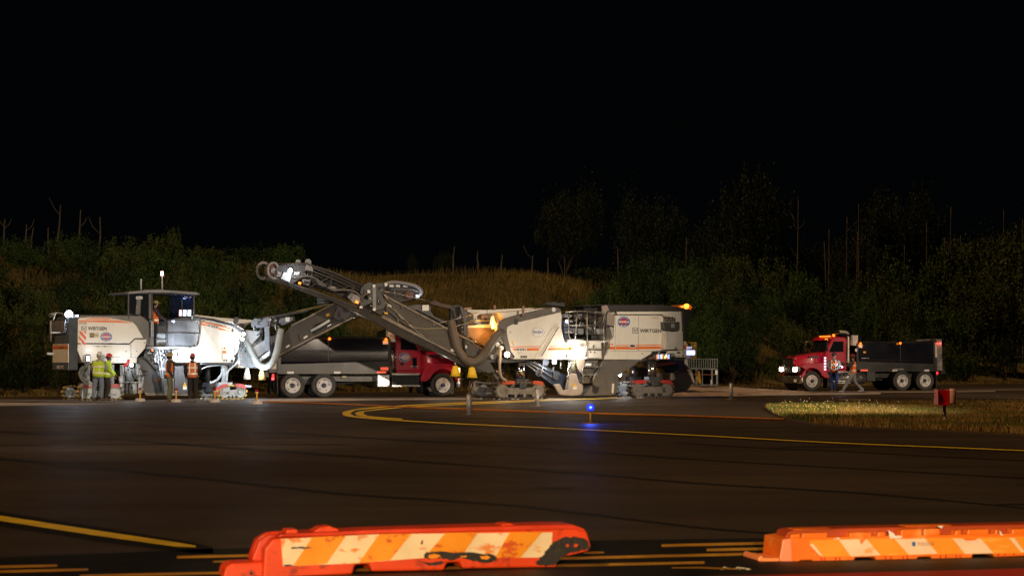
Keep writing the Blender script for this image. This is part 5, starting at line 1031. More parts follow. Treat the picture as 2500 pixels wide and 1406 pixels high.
def wheel(par, x, y, side, front, out=True):
    """side: +1 faces +y. tyre with rim and hub as children"""
    key = (front,)
    if key not in WHEEL:
        rt = .48; w = .27
        prof = [(.30,-w/2+.02),(.42,-w/2),(.465,-w/2+.02),(rt,-w/2+.05),(rt,w/2-.05),(.465,w/2-.02),(.42,w/2),(.30,w/2-.02),(.29,0),(.30,-w/2+.02)]
        vs, fs = lathe_data(prof, 'Y', 36); t = bpy.data.meshes.new('tyre'); t.from_pydata([tuple(v) for v in vs], [], fs); t.materials.append(tyre)
        k = 1 if front else -1   # the steer rim is convex, the drive rim is deep dish
        rp = [(.30,w/2-.03),(.285,w/2-.02),(.27,w/2-.05),(.26,w/2-.02-(.0 if front else .12)),(.12,w/2+(.0 if front else -.13)),(.10,w/2+(.0 if front else -.12)),(.001,w/2+(.0 if front else -.12))]
        vs, fs = lathe_data(rp, 'Y', 36); r_ = bpy.data.meshes.new('rim'); r_.from_pydata([tuple(v) for v in vs], [], fs); r_.materials.append(rimm)
        yb = w/2 + (.0 if front else -.12)
        ds = [lathe_data([(.09,yb-.01),(.085,yb+.05),(.05,yb+.07),(.001,yb+.07)], 'Y', 16)]
        for i in range(10):
            a = i*.6283; ds.append(lathe_data([(.013,yb-.01),(.013,yb+.02),(.001,yb+.02)], 'Y', 8, (.125*math.cos(a), 0, .125*math.sin(a))))
        vs, fs = merge(*ds); h_ = bpy.data.meshes.new('hub'); h_.from_pydata([tuple(v) for v in vs], [], fs); h_.materials.append(navy)
        ds = []
        for i in range(5):
            a = i*1.2566+.5; c_, s_ = math.cos(a), math.sin(a); yy = yb + (.004 if front else .025)
            q = [(-.035,-.012),(.035,-.012),(.035,.012),(-.035,.012)]; A = [Vector((.205*c_ - u*s_ - v*c_*-1, yy, .205*s_ + u*c_ + v*s_)) for u, v in q]
            ds.append(prism_data(A, [p+Vector((0,.004,0)) for p in A]))
        vs, fs = merge(*ds); hh = bpy.data.meshes.new('hand_hole'); hh.from_pydata([tuple(v) for v in vs], [], fs); hh.materials.append(black)
        for me_ in (t, r_, h_, hh):
            bm = bmesh.new(); bm.from_mesh(me_); bmesh.ops.recalc_face_normals(bm, faces=bm.faces); bm.to_mesh(me_); bm.free()
        for me_ in (t, r_): me_.polygons.foreach_set('use_smooth', [True]*len(me_.polygons))
        WHEEL[key] = (t, r_, h_, hh)
    t, r_, h_, hh = WHEEL[key]
    o = bpy.data.objects.new('wheel', t); COL.objects.link(o); o.parent = par; o.location = (x, y, .48); o.rotation_euler = (0, rnd.uniform(0, 6) if False else x, 0 if side > 0 else math.pi)
    o.rotation_euler = (0, 0, 0 if side > 0 else math.pi)
    if out:
        for nm, me_ in (('rim', r_), ('hub', h_), ('hand_hole', hh)):
            c_ = bpy.data.objects.new(nm, me_); COL.objects.link(c_); c_.parent = o
    return o
def truck(name, label, X, D, th, fwd, K, lights, decal):
    """K: dict of x positions (metres forward of the root) of the main features"""
    yaw = R(th) + (0 if fwd > 0 else math.pi); fr = Frame(X, D, th)
    near = -1 if fwd > 0 else 1            # sign of local y facing the camera
    o = fr.o + fr.n*1.22
    r = empty('dump_truck', o, yaw, label, 'dump truck', 'red and black dump trucks'); S = (-1, 1)
    def B(nm, x0, x1, y0, y1, z0, z1, m_, par=None, bev=0.): return mesh(nm, *box_data(x0,x1,y0,y1,z0,z1), m_, par or r, bev=bev)
    def PR(nm, pts, y0, y1, m_, par=None, bev=0.): return mesh(nm, *P2(pts, y0, y1), m_, par or r, bev=bev)
    b0, b1, cr, cf, hf, bf, wf, w1, w2 = (K[k] for k in ('bed0','bed1','cabr','cabf','hoodf','bump','wf','w1','w2'))
    # chassis
    B('frame_rail', b0+.1, bf-.3, -.48, -.36, .62, .88, skirt); B('frame_rail', b0+.1, bf-.3, .36, .48, .62, .88, skirt)
    for x in (w1, w2, wf): mesh('axle', *tube_data([(x,-.95,.48),(x,.95,.48)], .09, 10), dgrey, r)
    mesh('drive_shaft', *tube_data([(w1,0,.5),(wf-1.4,0,.7)], .06, 8), dgrey, r)
    for s in S:
        wheel(r, wf, s*1.02, s, True)
        for x in (w1, w2): wheel(r, x, s*1.06, s, False); wheel(r, x, s*.74, s, False, out=False)
        B('suspension_hanger', w2+.05, w1-.05, s*.5-.06, s*.5+.06, .5, .72, dgrey)
    # bed: half-round tub
    n = 9; z0, z1 = 1.02, 2.34; rings = []
    for x, zz in ((b0, 0), (b1, 0)):
        P = [Vector((x, 1.14, z1)), Vector((x, 1.16, 1.9))]
        P += [Vector((x, 1.15*math.cos(R(a))**.6 if a < 89 else 0, 1.45 - .36*math.sin(R(a)))) for a in (0, 20, 40, 60, 80)]
        P += [Vector((x, -p.y, p.z)) for p in reversed(P)]; rings.append(P)
    bed = loft('dump_bed', rings, bedm, r)
    for p in bed.data.polygons: p.use_smooth = True
    md = bed.modifiers.new('es', 'EDGE_SPLIT'); md.split_angle = R(35)
    for s in S:
        mesh('bed_top_rail', *tube_data([(b0-.02, s*1.15, z1), (b1+.02, s*1.15, z1)], .05, 8), skirt, bed)
        PR('bed_lower_skirt', [(b0, 1.0), (b1, 1.0), (b1, 1.42), (b0, 1.30)], s*1.17-.015*s, s*1.17+.012*s, skirt, bed)
        PR('bed_lower_skirt', [(b0, .93), (b1-.1, .93), (b1-.1, 1.0), (b0, 1.0)], s*1.12, s*1.22, skirt, bed)
        for x in (b0+.35, b0+(b1-b0)*.5): PR('reflector_plate', [(x, .94), (x+.26, .94), (x+.26, 1.02), (x, 1.02)], s*1.222, s*1.23, whited if (b1-b0) else whited, bed)
        PR('bed_side_seam', [(b0+(b1-b0)*.45, 1.42), (b0+(b1-b0)*.45+.02, 1.42), (b0+(b1-b0)*.45+.02, 2.32), (b0+(b1-b0)*.45, 2.32)], s*1.158, s*1.168, dgrey, bed)
        PR('corner_post', [(b0-.05, .95), (b0+.10, .95), (b0+.14, 2.45), (b0-.02, 2.45)], s*1.10, s*1.24, skirt, bed, .01)
        PR('front_post', [(b1-.02, 1.0), (b1+.08, 1.0), (b1+.08, 2.30), (b1-.02, 2.30)], s*1.08, s*1.2, skirt, bed, .01)
        PR('bed_label', [(b1-.24, 2.08), (b1-.02, 2.08), (b1-.02, 2.22), (b1-.24, 2.22)], s*1.175, s*1.19, whited, bed)
        a = mesh('amber_marker', *ball_data((b1-.12, s*1.22, 2.28), .055), e_amber, bed)
        a = mesh('amber_marker', *ball_data((b0+(b1-b0)*.46, s*1.22, 2.30), .055), e_amber, bed)
        PR('mudflap', [(w2-.62, .12), (w2-.58, .12), (w2-.58, .92), (w2-.62, .92)], s*.55, s*1.15, black)
        PR('side_marker', [(b1-.5, .95), (b1-.12, .95), (b1-.12, 1.03), (b1-.5, 1.03)], s*1.225, s*1.235, em('dim_red_marker', (1.,.12,.05), .9 if decal else .3), bed)
    l = lamp('POINT', 'marker_lamp', (0,0,0), 1.6, (1.,.25,.03), size=.03); l.parent = r; l.location = (b0+(b1-b0)*.46, near*1.36, 2.30)
    l = lamp('POINT', 'marker_lamp', (0,0,0), 1.6, (1.,.25,.03), size=.03); l.parent = r; l.location = (b1-.12, near*1.36, 2.28)
    # headboard box and inside front wall
    B('white_box', b1-.02, b1+.28, near*.95-.22, near*.95+.22, 2.18, 2.68, mat('white_box_paint',(.62,.62,.6),.4,var=.1,dirt=.3), bed, .03)
    PR('cab_guard', [(b1, 2.3), (b1, 2.62), (b1+.3, 2.72), (cr+.45, 2.78), (cr+.45, 2.72), (b1+.36, 2.62), (b1+.12, 2.3)], -1.0, 1.0, bedm, bed, .01)
    # tailgate
    tg = PR('tailgate', [(b0-.08, .98), (b0-.02, .98), (b0-.02, 2.42), (b0-.08, 2.42)], -1.1, 1.1, skirt)
    for s in S:
        mesh('tailgate_rib', *box_data(b0-.15, b0-.08, s*.5-.04, s*.5+.04, 1.0, 2.4), skirt, tg)
    PR('rear_post', [(b0-.36, .98), (b0-.06, .98), (b0-.04, 2.50), (b0-.32, 2.50)], near*1.20-.03, near*1.20+.03, mat('silver_panel',(.45,.44,.43),.25,.6,var=.35,scale=3,dirt=.4) if lights else skirt, tg)
    PR('tail_apron', [(b0-.66, .80), (b0-.36, .80), (b0-.36, 1.14)], -1.1, 1.1, skirt, tg)
    mesh('tail_light', *box_data(b0-.20, b0-.14, near*1.02-.07, near*1.02+.07, .78, .92), em('dim_red_tail', (1,.02,.02), 3.), tg)
    mesh('tail_light', *ball_data((b0-.22, near*1.27, 2.3 if lights else .74), .055), e_red, tg)
    l = lamp('POINT', 'tail_lamp', (0,0,0), 1.4, (1.,.05,.04), size=.03); l.parent = r; l.location = (b0-.22, near*1.45, 2.3 if lights else .74)
    mesh('tarp_roller', *tube_data([(b0-.1,-1.1,2.47),(b0-.1,1.1,2.47)], .05, 8), steel, tg); mesh('tarp_arm', *tube_data([(b0+1.0,near*1.2,2.42),(b0+.3,near*1.2,2.47)], .04, 8), steel, bed)
    # cab
    zf = 1.02; cab = PR('cab', [(cr, zf), (cr, 2.50), (cr+.12, 2.60), (cf-.42, 2.60), (cf-.30, 2.50), (cf+.03, 1.86), (cf+.05, zf)], -.98, .98, redp, None, .05)
    sill = PR('cab_sill', [(cr+.02, .93), (cf+.03, .93), (cf+.03, 1.03), (cr+.02, 1.03)], -.95, .95, redp, cab, .01)
    ws = PR('windshield', [(cf-.295, 2.46), (cf-.265, 2.46), (cf+.038, 1.90), (cf+.012, 1.90)], -.86, .86, glass, cab); 
    mesh('windshield_divider', *tube_data([(cf-.25,0,2.46),(cf+.05,0,1.9)], .02, 6), black, ws); PR('sun_visor', [(cf-.34, 2.56), (cf-.12, 2.44), (cf-.12, 2.47), (cf-.33, 2.61)], -.9, .9, redp, cab)
    for s in S:
        d = PR('door', [(cr+.14, 1.08), (cr+.14, 2.46), (cf-.36, 2.46), (cf-.06, 1.84), (cf-.04, 1.08)], s*.978, s*.996, redp, cab, .006)
        PR('door_window', [(cr+.20, 1.88), (cr+.20, 2.38), (cf-.37, 2.38), (cf-.13, 1.86)], s*.992, s*1.004, glass, d)
        PR('vent_window', [(cf-.34, 1.15), (cf-.16, 1.15), (cf-.17, 1.56), (cf-.36, 1.56)], s*.992, s*1.004, glass, d) if decal else None
        mesh('door_handle', *box_data(cr+.2, cr+.34, s*1.0-.015, s*1.0+.015, 1.34, 1.38), black, d)
        mesh('grab_handle', *tube_data([(cr+.04, s*1.03, 1.15), (cr+.04, s*1.03, 2.25)], .018, 8), chrome, cab)
        mi = mesh('mirror', *box_data(cf+.05, cf+.12, s*1.24-.09, s*1.24+.09, 1.9, 2.34), chrome, cab, bev=.02)
        mesh('mirror_arm', *tube_data([(cf-.05, s*.98, 1.95), (cf+.08, s*1.24, 1.88), (cf+.08, s*1.24, 2.38), (cf-.15, s*.98, 2.42)], .013, 6), chrome, mi)
        mesh('cab_step', *box_data(cr+.1, cf-.1, s*.72, s*1.12, .88, .92), alum, r); mesh('cab_step', *box_data(cr+.15, cf-.15, s*.9, s*1.12, .44, .48), alum, r)
    for y in (-.5,-.25,0,.25,.5): mesh('roof_marker', *box_data(cf-.42, cf-.34, y-.05, y+.05, 2.60, 2.66), e_amber if lights else mat('unlit_amber',(.5,.15,.02),.4), cab)
    if lights:
        mesh('light_bar', *box_data(cf-.75, cf-.6, -.55, .55, 2.62, 2.70), mat('light_bar_dark',(.1,.04,.02),.4), cab); mesh('roof_beacon', *tube_data([(cf-.62,near*.5,2.62),(cf-.62,near*.5,2.74)], .06, 10), e_amber, cab)
        mesh('roof_rail', *tube_data([(cf-.85,near*.3,2.62),(cf-.85,near*.3,2.72),(cr+.5,near*.3,2.74),(cr+.5,near*.3,2.60)], .02, 6), alum, cab)
    # exhaust
    sx = cr-.12; sy = near*.88
    if decal:
        ex = mesh('exhaust_stack', *tube_data([(sx,sy,.98),(sx,sy,2.25)], .11, 16), chrome, r, smooth=True); mesh('exhaust_pipe', *tube_data([(sx,sy,2.25),(sx,sy,2.78)], .06, 12), mat('pale_pipe',(.5,.46,.4),.4,.5), ex, smooth=True)
        mesh('exhaust_elbow', *tube_data(spline([(sx,sy,.98),(sx+.02,sy,.84),(sx+.14,sy,.76)], 5), .075, 12), mat('tan_pipe',(.4,.3,.2),.5,.4), ex, smooth=True); mesh('heat_shield', *tube_data([(cr-.01,sy,1.1),(cr-.01,sy,2.1)], .03, 8), chrome, ex, smooth=True)
        ac = mesh('air_tank', *tube_data([(cf-.12,near*.8,.72),(cf+.2,near*.8,.72)], .19, 14), mat('gloss_black_tank',(.01,.01,.012),.1,coat=.8), r, smooth=True); mesh('air_tank', *tube_data([(cf-.12,near*.8,.34),(cf+.2,near*.8,.34)], .17, 14), mat('gloss_black_tank',(.01,.01,.012)), r, smooth=True)
        ft = B('fuel_tank', cr-.75, cr-.2, near*.62-.3 if near < 0 else .5, near*.62+.3 if near < 0 else 1.1, .38, .92, alum, None, .05)
        bt = B('step_box', cr-.15, cr+.95, near*.85-.2, near*.85+.2, .46, .9, dgrey, None, .01)
        for i in range(12): mesh('step_box_slat', *box_data(cr-.1+i*.085, cr-.06+i*.085, near*1.06-.015, near*1.06+.015, .5, .86), black, bt)
        for z in (.44, .90): mesh('step_box_edge', *box_data(cr-.17, cr+.98, near*1.05-.06, near*1.05+.06, z-.02, z+.03), alum, bt)
    else:
        ex = mesh('intake_pipe', *tube_data(spline([(cr-.1,sy,1.2),(cr-.1,sy,2.55),(cr-.06,sy,2.78),(cr+.12,sy,2.84),(cr+.34,sy,2.84)], 5), .085, 14), mat('pale_pipe',(.5,.46,.4),.4,.5), r, smooth=True)
        ft = mesh('fuel_tank', *tube_data([(cr-.95,near*.82,.64),(cr+.55,near*.82,.64)], .31, 24), alum, r, smooth=True)
        for x in (cr-.75, cr-.1, cr+.3): mesh('tank_strap', *tube_data([(x,near*.82,.64),(x+.06,near*.82,.64)], .32, 24), mat('dull_strap',(.2,.2,.2),.4,.7), ft, smooth=True)
        for z in (.36,.90): mesh('tank_step', *box_data(cr-.1, cr+.75, near*1.14-.03, near*1.14+.03, z, z+.035), alum, ft)
        B('battery_box', cr-1.45, cr-1.0, near*.8-.3, near*.8+.3, .46, .95, dgrey, None, .02)
    # hood, fenders, grille, bumper
    zr = 1.86; hood = loft('hood', [ringx(hf, .60, .85, 1.58, .16), ringx(hf-.12, .66, .85, 1.66, .18), ringx((hf+cf)/2, .78, .9, 1.78, .2), ringx(cf+.02, .92, .95, zr, .2)], redp, r)
    PR('hood_top_panel', [(hf-.1, 1.665), (cf+.1, 1.875), (cf+.1, 1.885), (hf-.1, 1.675)], -.3, .3, mat('matte_dark_panel',(.03,.012,.012),.6), hood)
    fx0 = wf-.85; fx1 = wf+.62
    arch = [(wf+.56*math.cos(R(a)), .50+.60*math.sin(R(a))) for a in range(8, 168, 10)]
    out_ = [(fx0-.06, .62), (fx0+.10, 1.10), (fx0+.30, 1.36), (wf+.30, 1.32), (wf+.62, 1.20), (bf-.28, 1.02), (bf-.25, .80)]
    for s in S:
        y0, y1 = (s*.58, s*1.16); fd = PR('fender', [out_[0], out_[1], out_[2], out_[3], out_[4], out_[5], out_[6]] + arch + [(fx0+.14, .62)], min(y0,y1), max(y0,y1), redp, None, .03)
        PR('wheel_well', [(wf+.54*math.cos(R(a)), .50+.59*math.sin(R(a))) for a in range(10, 171, 20)], min(s*.5, s*.62), max(s*.5, s*.62), black, fd)
        B('hood_vent', cf+.35, cf+.85, min(s*.80,s*.90), max(s*.80,s*.90), 1.60, 1.68, navy, hood)
        PR('front_mudflap', [(fx0-.02,.14),(fx0+.02,.14),(fx0+.02,.62),(fx0-.02,.62)], min(s*.6,s*1.1), max(s*.6,s*1.1), black)
        hl = mesh('headlight', *box_data(hf-.02, hf+.10, min(s*.66,s*.98), max(s*.66,s*.98), .94, 1.14), e_head if lights else alum, r, bev=.03)
        mesh('headlight_bezel', *box_data(hf-.12, hf+.05, min(s*.62,s*1.02), max(s*.62,s*1.02), .90, 1.18), chrome, hl)
        if not lights: mesh('turn_signal', *box_data(hf-.1, hf+.06, min(s*1.02,s*1.1), max(s*1.02,s*1.1), .9, 1.16), em('turn_amber', (1.,.45,.2), 7.), hl)
    g_ = B('grille', hf-.02, hf+.03, -.52, .52, .86, 1.54, dgrey)
    for i in range(9): mesh('grille_slat', *box_data(hf+.03, hf+.045, -.5, .5, .9+i*.07, .93+i*.07), chrome if i % 2 else dgrey, g_)
    mesh('grille_surround', *tube_data([(hf+.03,-.54,.86),(hf+.03,-.54,1.56),(hf+.03,.54,1.56),(hf+.03,.54,.86)], .025, 8), chrome, g_)
    mesh('hood_ornament', *merge(ball_data((hf-.02,0,1.70), .05), tube_data([(hf-.05,0,1.6),(hf-.03,0,1.72)], .02, 6)), chrome, hood)
    bp = loft('front_bumper', [ringx(bf-.25, 1.14, .36, .74, .04), ringx(bf-.05, 1.14, .36, .74, .05), ringx(bf, 1.02, .38, .72, .05)], mat('bumper_chrome',(.45,.42,.40),.25,.9,var=.2,dirt=.3), r)
    mesh('licence_plate', *box_data(bf-.0, bf+.012, -.1+near*.55, .2+near*.55, .42, .56), whited, bp); mesh('front_skid', *box_data(bf-.6, bf-.3, -.8, .8, .12, .4), dgrey, r)
    return r, cab, near
FA = Frame(715, 77.6, 16)
def xA(c, p, v=0): return FA.g(c, p, v).x
KA = dict(bed0=xA(2,(885,900)), bed1=xA(3,(628,900)), cabr=xA(3,(700,900)), cabf=xA(3,(928,900)), hoodf=xA(3,(1262,900)), bump=xA(3,(1300,900)), wf=xA(3,(1119,1185)), w1=xA(2,(1303,1200)), w2=xA(2,(1019,1200)))
ta, caba, nA = truck('dump_truck', 'red dump truck with black bed parked behind the crossed conveyors', 715, 77.6, 16, 1, KA, False, True)
FB = Frame(1984, 95.5, 16)
def xB(c, p, v=0): return -FB.g(c, p, v).x
KB = dict(bed0=xB(6,(1895,500)), bed1=xB(6,(1010,500)), cabr=xB(6,(905,500)), cabf=xB(6,(668,500)), hoodf=xB(6,(300,500),.4), bump=xB(6,(350,700)), wf=xB(6,(488,725)), w1=xB(6,(1520,700)), w2=xB(6,(1782,700)))
tb, cabb, nB = truck('dump_truck', 'distant red dump truck with headlights on and black bed, facing left', 1984, 95.5, 16, -1, KB, True, False)
# door emblem and lettering on the near truck (camera side is -y)
def tlocal(fr, c, p, v, par_root): # photo point on plane v of the frame -> truck local
    return par_root_inv[par_root] @ (fr.M @ fr.g(c, p, v))
class TM(Mach):
    def __init__(s, fr, root): s.f = fr; s.root = root; s.inv = (Matrix.Translation(root.location) @ Matrix.Rotation(root.rotation_euler.z, 4, 'Z')).inverted()
    def T(s, f): return s.inv @ (f or s.f).M
MA = TM(FA, ta); dv = 1.22-1.0
E = lambda cx, cy, rx, ry, n=24: [(cx+rx*math.cos(6.2832*i/n), cy+ry*math.sin(6.2832*i/n)) for i in range(n)]
def tpr(M, name, c, pts, v0, v1, m_, par=None):
    A = [M.f.g(c, p, v0) for p in pts]; Bq = [Vector((a.x, v1, a.z)) for a in A]; vs, fs = prism_data(A, Bq); return mesh(name, vs, fs, m_, par or M.root, M.T(None))
def ttext(M, txt, c, p, w, h, v, m_, par=None, off=.0, shear=0.):
    a = M.f.g(c, p, v); b = M.f.g(c, (p[0]+w, p[1]), v); t = M.f.g(c, (p[0], p[1]-h), v)
    return text_obj(txt, M.T(None) @ Matrix.Translation(a) @ Matrix.Rotation(R(90),4,'X'), (b-a).length, (t-a).length, m_, par or M.root, shear, off)
e1 = tpr(MA, 'door_emblem', 3, E(769,933,52,42), dv-.012, dv, whited); tpr(MA, 'emblem_ring', 3, E(769,933,49,39), dv-.016, dv-.004, bluem, e1); tpr(MA, 'emblem_field', 3, E(775,932,38,29), dv-.020, dv-.008, mat('washed_pink',(.75,.45,.45),.3), e1)
ttext(MA, 'SCARSELLA', 3, (727,942), 84, 18, dv-.024, wletter, e1, off=.02)
ttext(MA, 'KENMARE', 3, (824,1020), 66, 9, dv-.012, wletter); tpr(MA, 'fuel_cap', 3, E(746,993,16,15,14), dv-.02, dv, black)
ttext(MA, '93', 3, (934,888), 36, 22, .28, mat('dark_red_lettering',(.06,.0,.01),.5), off=.02)
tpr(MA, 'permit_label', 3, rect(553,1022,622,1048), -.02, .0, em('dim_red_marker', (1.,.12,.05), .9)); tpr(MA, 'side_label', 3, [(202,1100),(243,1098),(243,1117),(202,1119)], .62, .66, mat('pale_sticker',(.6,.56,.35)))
MB_ = TM(FB, tb)
tpr(MB_, 'yellow_label', 6, rect(1068,363,1098,384), .04, .052, yel); tpr(MB_, 'white_label', 6, rect(975,333,998,366), -.02, .0, whited); tpr(MB_, 'bed_bracket', 6, rect(1045,438,1133,445), .02, .05, alum)
tpr(MB_, 'side_label', 6, rect(1412,560,1530,575), -.02, .0, lgrey); tpr(MB_, 'white_cylinder', 6, [(1888,265),(1906,265),(1912,432),(1892,432)], -.06, .0, mat('cream_paint',(.6,.56,.45),.4))
tpr(MB_, 'door_box', 6, rect(825,495,858,525), .20, .22, black)
for i in range(5): tpr(MB_, 'flank_glint', 6, E(632, 440+i*32, 12, 12, 10), .02, .06, em('bluish_glint', (.85,.75,1.), 1.6))  # glowing discs that stand in for a pale reflection on the truck's side
# headlight beams of the distant truck
hfB = KB['hoodf']
for s in (-.82, .82):
    l = lamp('SPOT', 'headlight_lamp', (0,0,0), 260, (1.,.82,.6), target=(0,0,-1), size=.06, angle=60, blend=.8); l.parent = tb; l.location = (hfB+.2, s, 1.04); l.rotation_euler = (R(83), 0, R(-90))
l = lamp('POINT', 'roof_marker_lamp', (0,0,0), 6, (1.,.3,.04), size=.05); l.parent = tb; l.location = (KB['cabf']-.2, 0, 2.85)
l = lamp('POINT', 'turn_lamp', (0,0,0), 6, (1.,.5,.2), size=.05); l.parent = ta; l.location = (KA['hoodf']+.1, -1.3, 1.0)
# ================================================================== YELLOW MACHINE AND STEEL PLATFORM BEHIND THE RIGHT MACHINE
Y = Mach('service_truck', 'dark machine with yellow body panels partly hidden behind the right milling machine', 'machine', 1600, 84, 12)
y_ = Y
y_.pr('main_body', 5, [(1035,838),(1365,830),(1368,985),(1260,985),(1150,960),(1030,900)], .3, 2.3, mat('dark_tank_blue',(.02,.025,.035),.3,coat=.3,dirt=.3,var=.2), bev=.05)
y_.pr('red_panel', 5, [(1060,875),(1262,858),(1262,885),(1062,910)], .26, .31, mat('dull_red_panel',(.16,.03,.015),.5))
y_.pr('yellow_engine_cover', 5, [(820,940),(860,925),(1120,928),(1162,985),(820,985)], .4, 2.0, mat('yellow_cover',(.72,.45,.10),.4,dirt=.3), bev=.04)
y_.pr('grey_lower_body', 5, [(1050,990),(1245,985),(1262,1060),(1250,1075),(1070,1080)], .0, 2.2, mat('dark_belly',(.06,.06,.06),.4,dirt=.3), bev=.03)
y_.text('YANMAR', 5, (1120,1052), 62, 14, -.01, mat('rust_lettering',(.4,.12,.08),.5))
y_.disc('round_tank', 5, (1305,1000), .5, .4, 1.6, mat('bronze_gloss',(.10,.055,.035),.2,coat=.6), seg=24)
y_.pr('dark_lower_frame', 5, [(1255,1020),(1365,1010),(1365,1128),(1250,1128)], .2, 2.0, black)
y_.pr('bottle_tank', 5, [(1065,985),(1105,985),(1128,1030),(1120,1070),(1070,1072),(1055,1030)], -.2, .1, lgrey, bev=.04); y_.pr('bottle_tank', 5, [(1220,985),(1240,985),(1268,1050),(1235,1080),(1210,1070)], -.2, .1, lgrey, bev=.04)
y_.pr('inner_silver_box', 5, [(700,990),(760,985),(760,1110),(700,1110)], .3, 1.2, mat('pale_front_plate',(.6,.62,.65)), bev=.02); y_.pr('silver_plate', 5, [(600,1000),(650,988),(760,985),(750,1110),(605,1115)], 1.3, 1.9, mat('pale_front_plate',(.6,.62,.65)), bev=.02)
y_.disc('wheel', 5, (885,1030), .42, .2, .6, black, seg=24); y_.disc('wheel', 5, (1330,1080), .45, .0, .5, black, seg=24)
yt = y_.pr('yellow_cabinet', 5, [(1402,636),(1500,633),(1509,640),(1506,822),(1402,822)], .3, 1.3, mat('yellow_cabinet_paint',(.75,.50,.07),.4,var=.1,dirt=.3), bev=.03)
y_.text('RENTAL', 5, (1452,664), 40, 11, .28, navy, yt); 
for k in range(4): y_.tube('leaf_stripe', 5, [(1392+k*9,640),(1408+k*8,660),(1412+k*6,685)], .27, .02, mat('dark_green_print',(.05,.08,.02),.5), yt, sp=3)
s_ = y_.pr('display_panel', 5, rect(1386,724,1486,782), -.1, .0, dgrey, yt, bev=.01)
for i in range(4):
    for j in range(2): y_.disc('display_light', 5, (1402+i*22, 744+j*20), .075, -.12, -.1, em('lit_display', (.4,.45,1.), 2.4), s_, seg=10)
y_.pr('white_cover_strip', 5, [(1390,686),(1450,684),(1450,706),(1390,712)], -.05, .0, em('dim_white_strip', (.7,.7,1.), .6), yt); y_.pr('cream_lower_panel', 5, [(1384,786),(1450,786),(1440,812),(1384,812)], .0, .3, mat('cream_paint',(.6,.56,.45)), yt)
y_.pr('display_stalk', 5, rect(1438,782,1450,808), -.05, .0, dgrey, yt)
y_.pr('white_brace', 5, [(1405,945),(1445,950),(1485,1100),(1470,1105)], .2, .35, mat('cream_paint',(.6,.56,.45))); y_.pr('yellow_leg', 5, [(1510,960),(1540,960),(1558,1105),(1530,1105)], .3, .5, yel, bev=.01)
l = lamp('POINT', 'display_lamp', y_.f.M @ y_.f.g(5,(1430,745),-.35), 3, (.45,.5,1.), size=.05)
PF = Mach('steel_platform', 'grey steel work platform with barred guard rail on tan millings', 'platform', 1672, 90, 4)
p_ = PF; gal = mat('galvanised_steel',(.16,.17,.17),.45,.6,var=.3,scale=6,dirt=.4)
p_.pr('deck_beam', 5, [(1410,922),(1742,930),(1742,950),(1410,940)], .0, .12, gal); p_.pr('deck_plate', 5, [(1410,922),(1742,930),(1742,934),(1410,926)], .0, 1.3, gal)
p_.pr('top_rail', 5, rect(1370,822,1745,828), .0, .06, gal)
for i, x in enumerate((1372,1402,1422,1448,1472,1500,1530,1556,1582,1606,1632,1660,1686,1710,1738)): p_.pr('rail_bar', 5, rect(x-4,826,x+5,925), .01, .04, gal)
for i, x in enumerate((1380,1502,1570,1680,1738)): p_.pr('leg', 5, [(x-10,940),(x+10,940),(x+10,1128),(x-10,1128)] if i != 2 else [(x-4,940),(x+5,940),(x+5,1128),(x-4,1128)], .0 if i != 3 else .8, .1 if i != 3 else .9, gal)
p_.pr('side_plate', 5, [(1366,826),(1392,826),(1412,930),(1402,985),(1388,1010),(1366,1000)], -.04, .0, mat('pale_galvanised',(.30,.32,.33),.4,.4,var=.3)); p_.tube('cross_brace', 5, [(1390,1002),(1500,1002),(1742,1006)], .05, .02, mat('red_brown_bar',(.2,.06,.03),.6))
p_.pr('reflector', 5, rect(1716,955,1742,1002), -.03, -.0, whited); p_.pr('reflector', 5, rect(1664,1062,1674,1115), .76, .8, whited); p_.pr('bottom_rail', 5, rect(1390,1118,1745,1128), .0, .06, gal)
# ================================================================== AIRFIELD FURNITURE
EDG = 'grey edge marker posts on the pavement'
def marker_post(x, yb, top, lab):
    D = FPX*CH/(yb-HY); X = (x-1250)/FPX*D; h = (yb-top)/FPX*D; r = empty('marker_post', (X, D, 0), 0, lab, 'post', EDG)
    mesh('post', *tube_data([(0,0,.02),(0,0,h)], .068, 16), mat('grey_plastic_post',(.42,.40,.39),.35,.2,var=.15,dirt=.3,scale=8), r, smooth=True)
    mesh('cap', *tube_data([(0,0,h-.02),(0,0,h+.015)], .078, 16), gal, r); mesh('flange', *tube_data([(0,0,.0),(0,0,.025)], .14, 16), gal, r)
    for i in range(6): mesh('bolt', *tube_data([(.18*math.cos(i*1.05),.18*math.sin(i*1.05),0),(.18*math.cos(i*1.05),.18*math.sin(i*1.05),.03)], .018, 6), mat('rusty_bolt',(.4,.22,.1),.5,.3), r)
    return r
p1 = marker_post(1145.5, 1012, 961, 'nearest grey marker post, beside the yellow hairpin lines'); p2 = marker_post(1312, 992, 948, 'grey marker post before the right machine tracks'); marker_post(1785, 975, 934, 'grey marker post farthest right, before the millings heap')
mesh('antenna', *tube_data([(-.0,0,.55),(-.01,0,.7),(.02,0,.9)], .012, 6), mat('red_antenna',(.4,.15,.12),.5), p1)
D = FPX*CH/(1033-HY); r = empty('taxiway_light', ((1441.5-1250)/FPX*D, D, 0), 0, 'blue taxiway edge light glowing on a short yellow stem', 'light')
mesh('stem', *tube_data([(0,0,.02),(0,0,.12),(0,0,.29)], [.02,.022,.03], 12), mat('yellow_stem',(.75,.42,.06),.4,var=.2), r, smooth=True); mesh('base_plate', *tube_data([(0,0,0),(0,0,.02)], .13, 16), mat('rusty_plate',(.35,.2,.1),.6,var=.4), r)
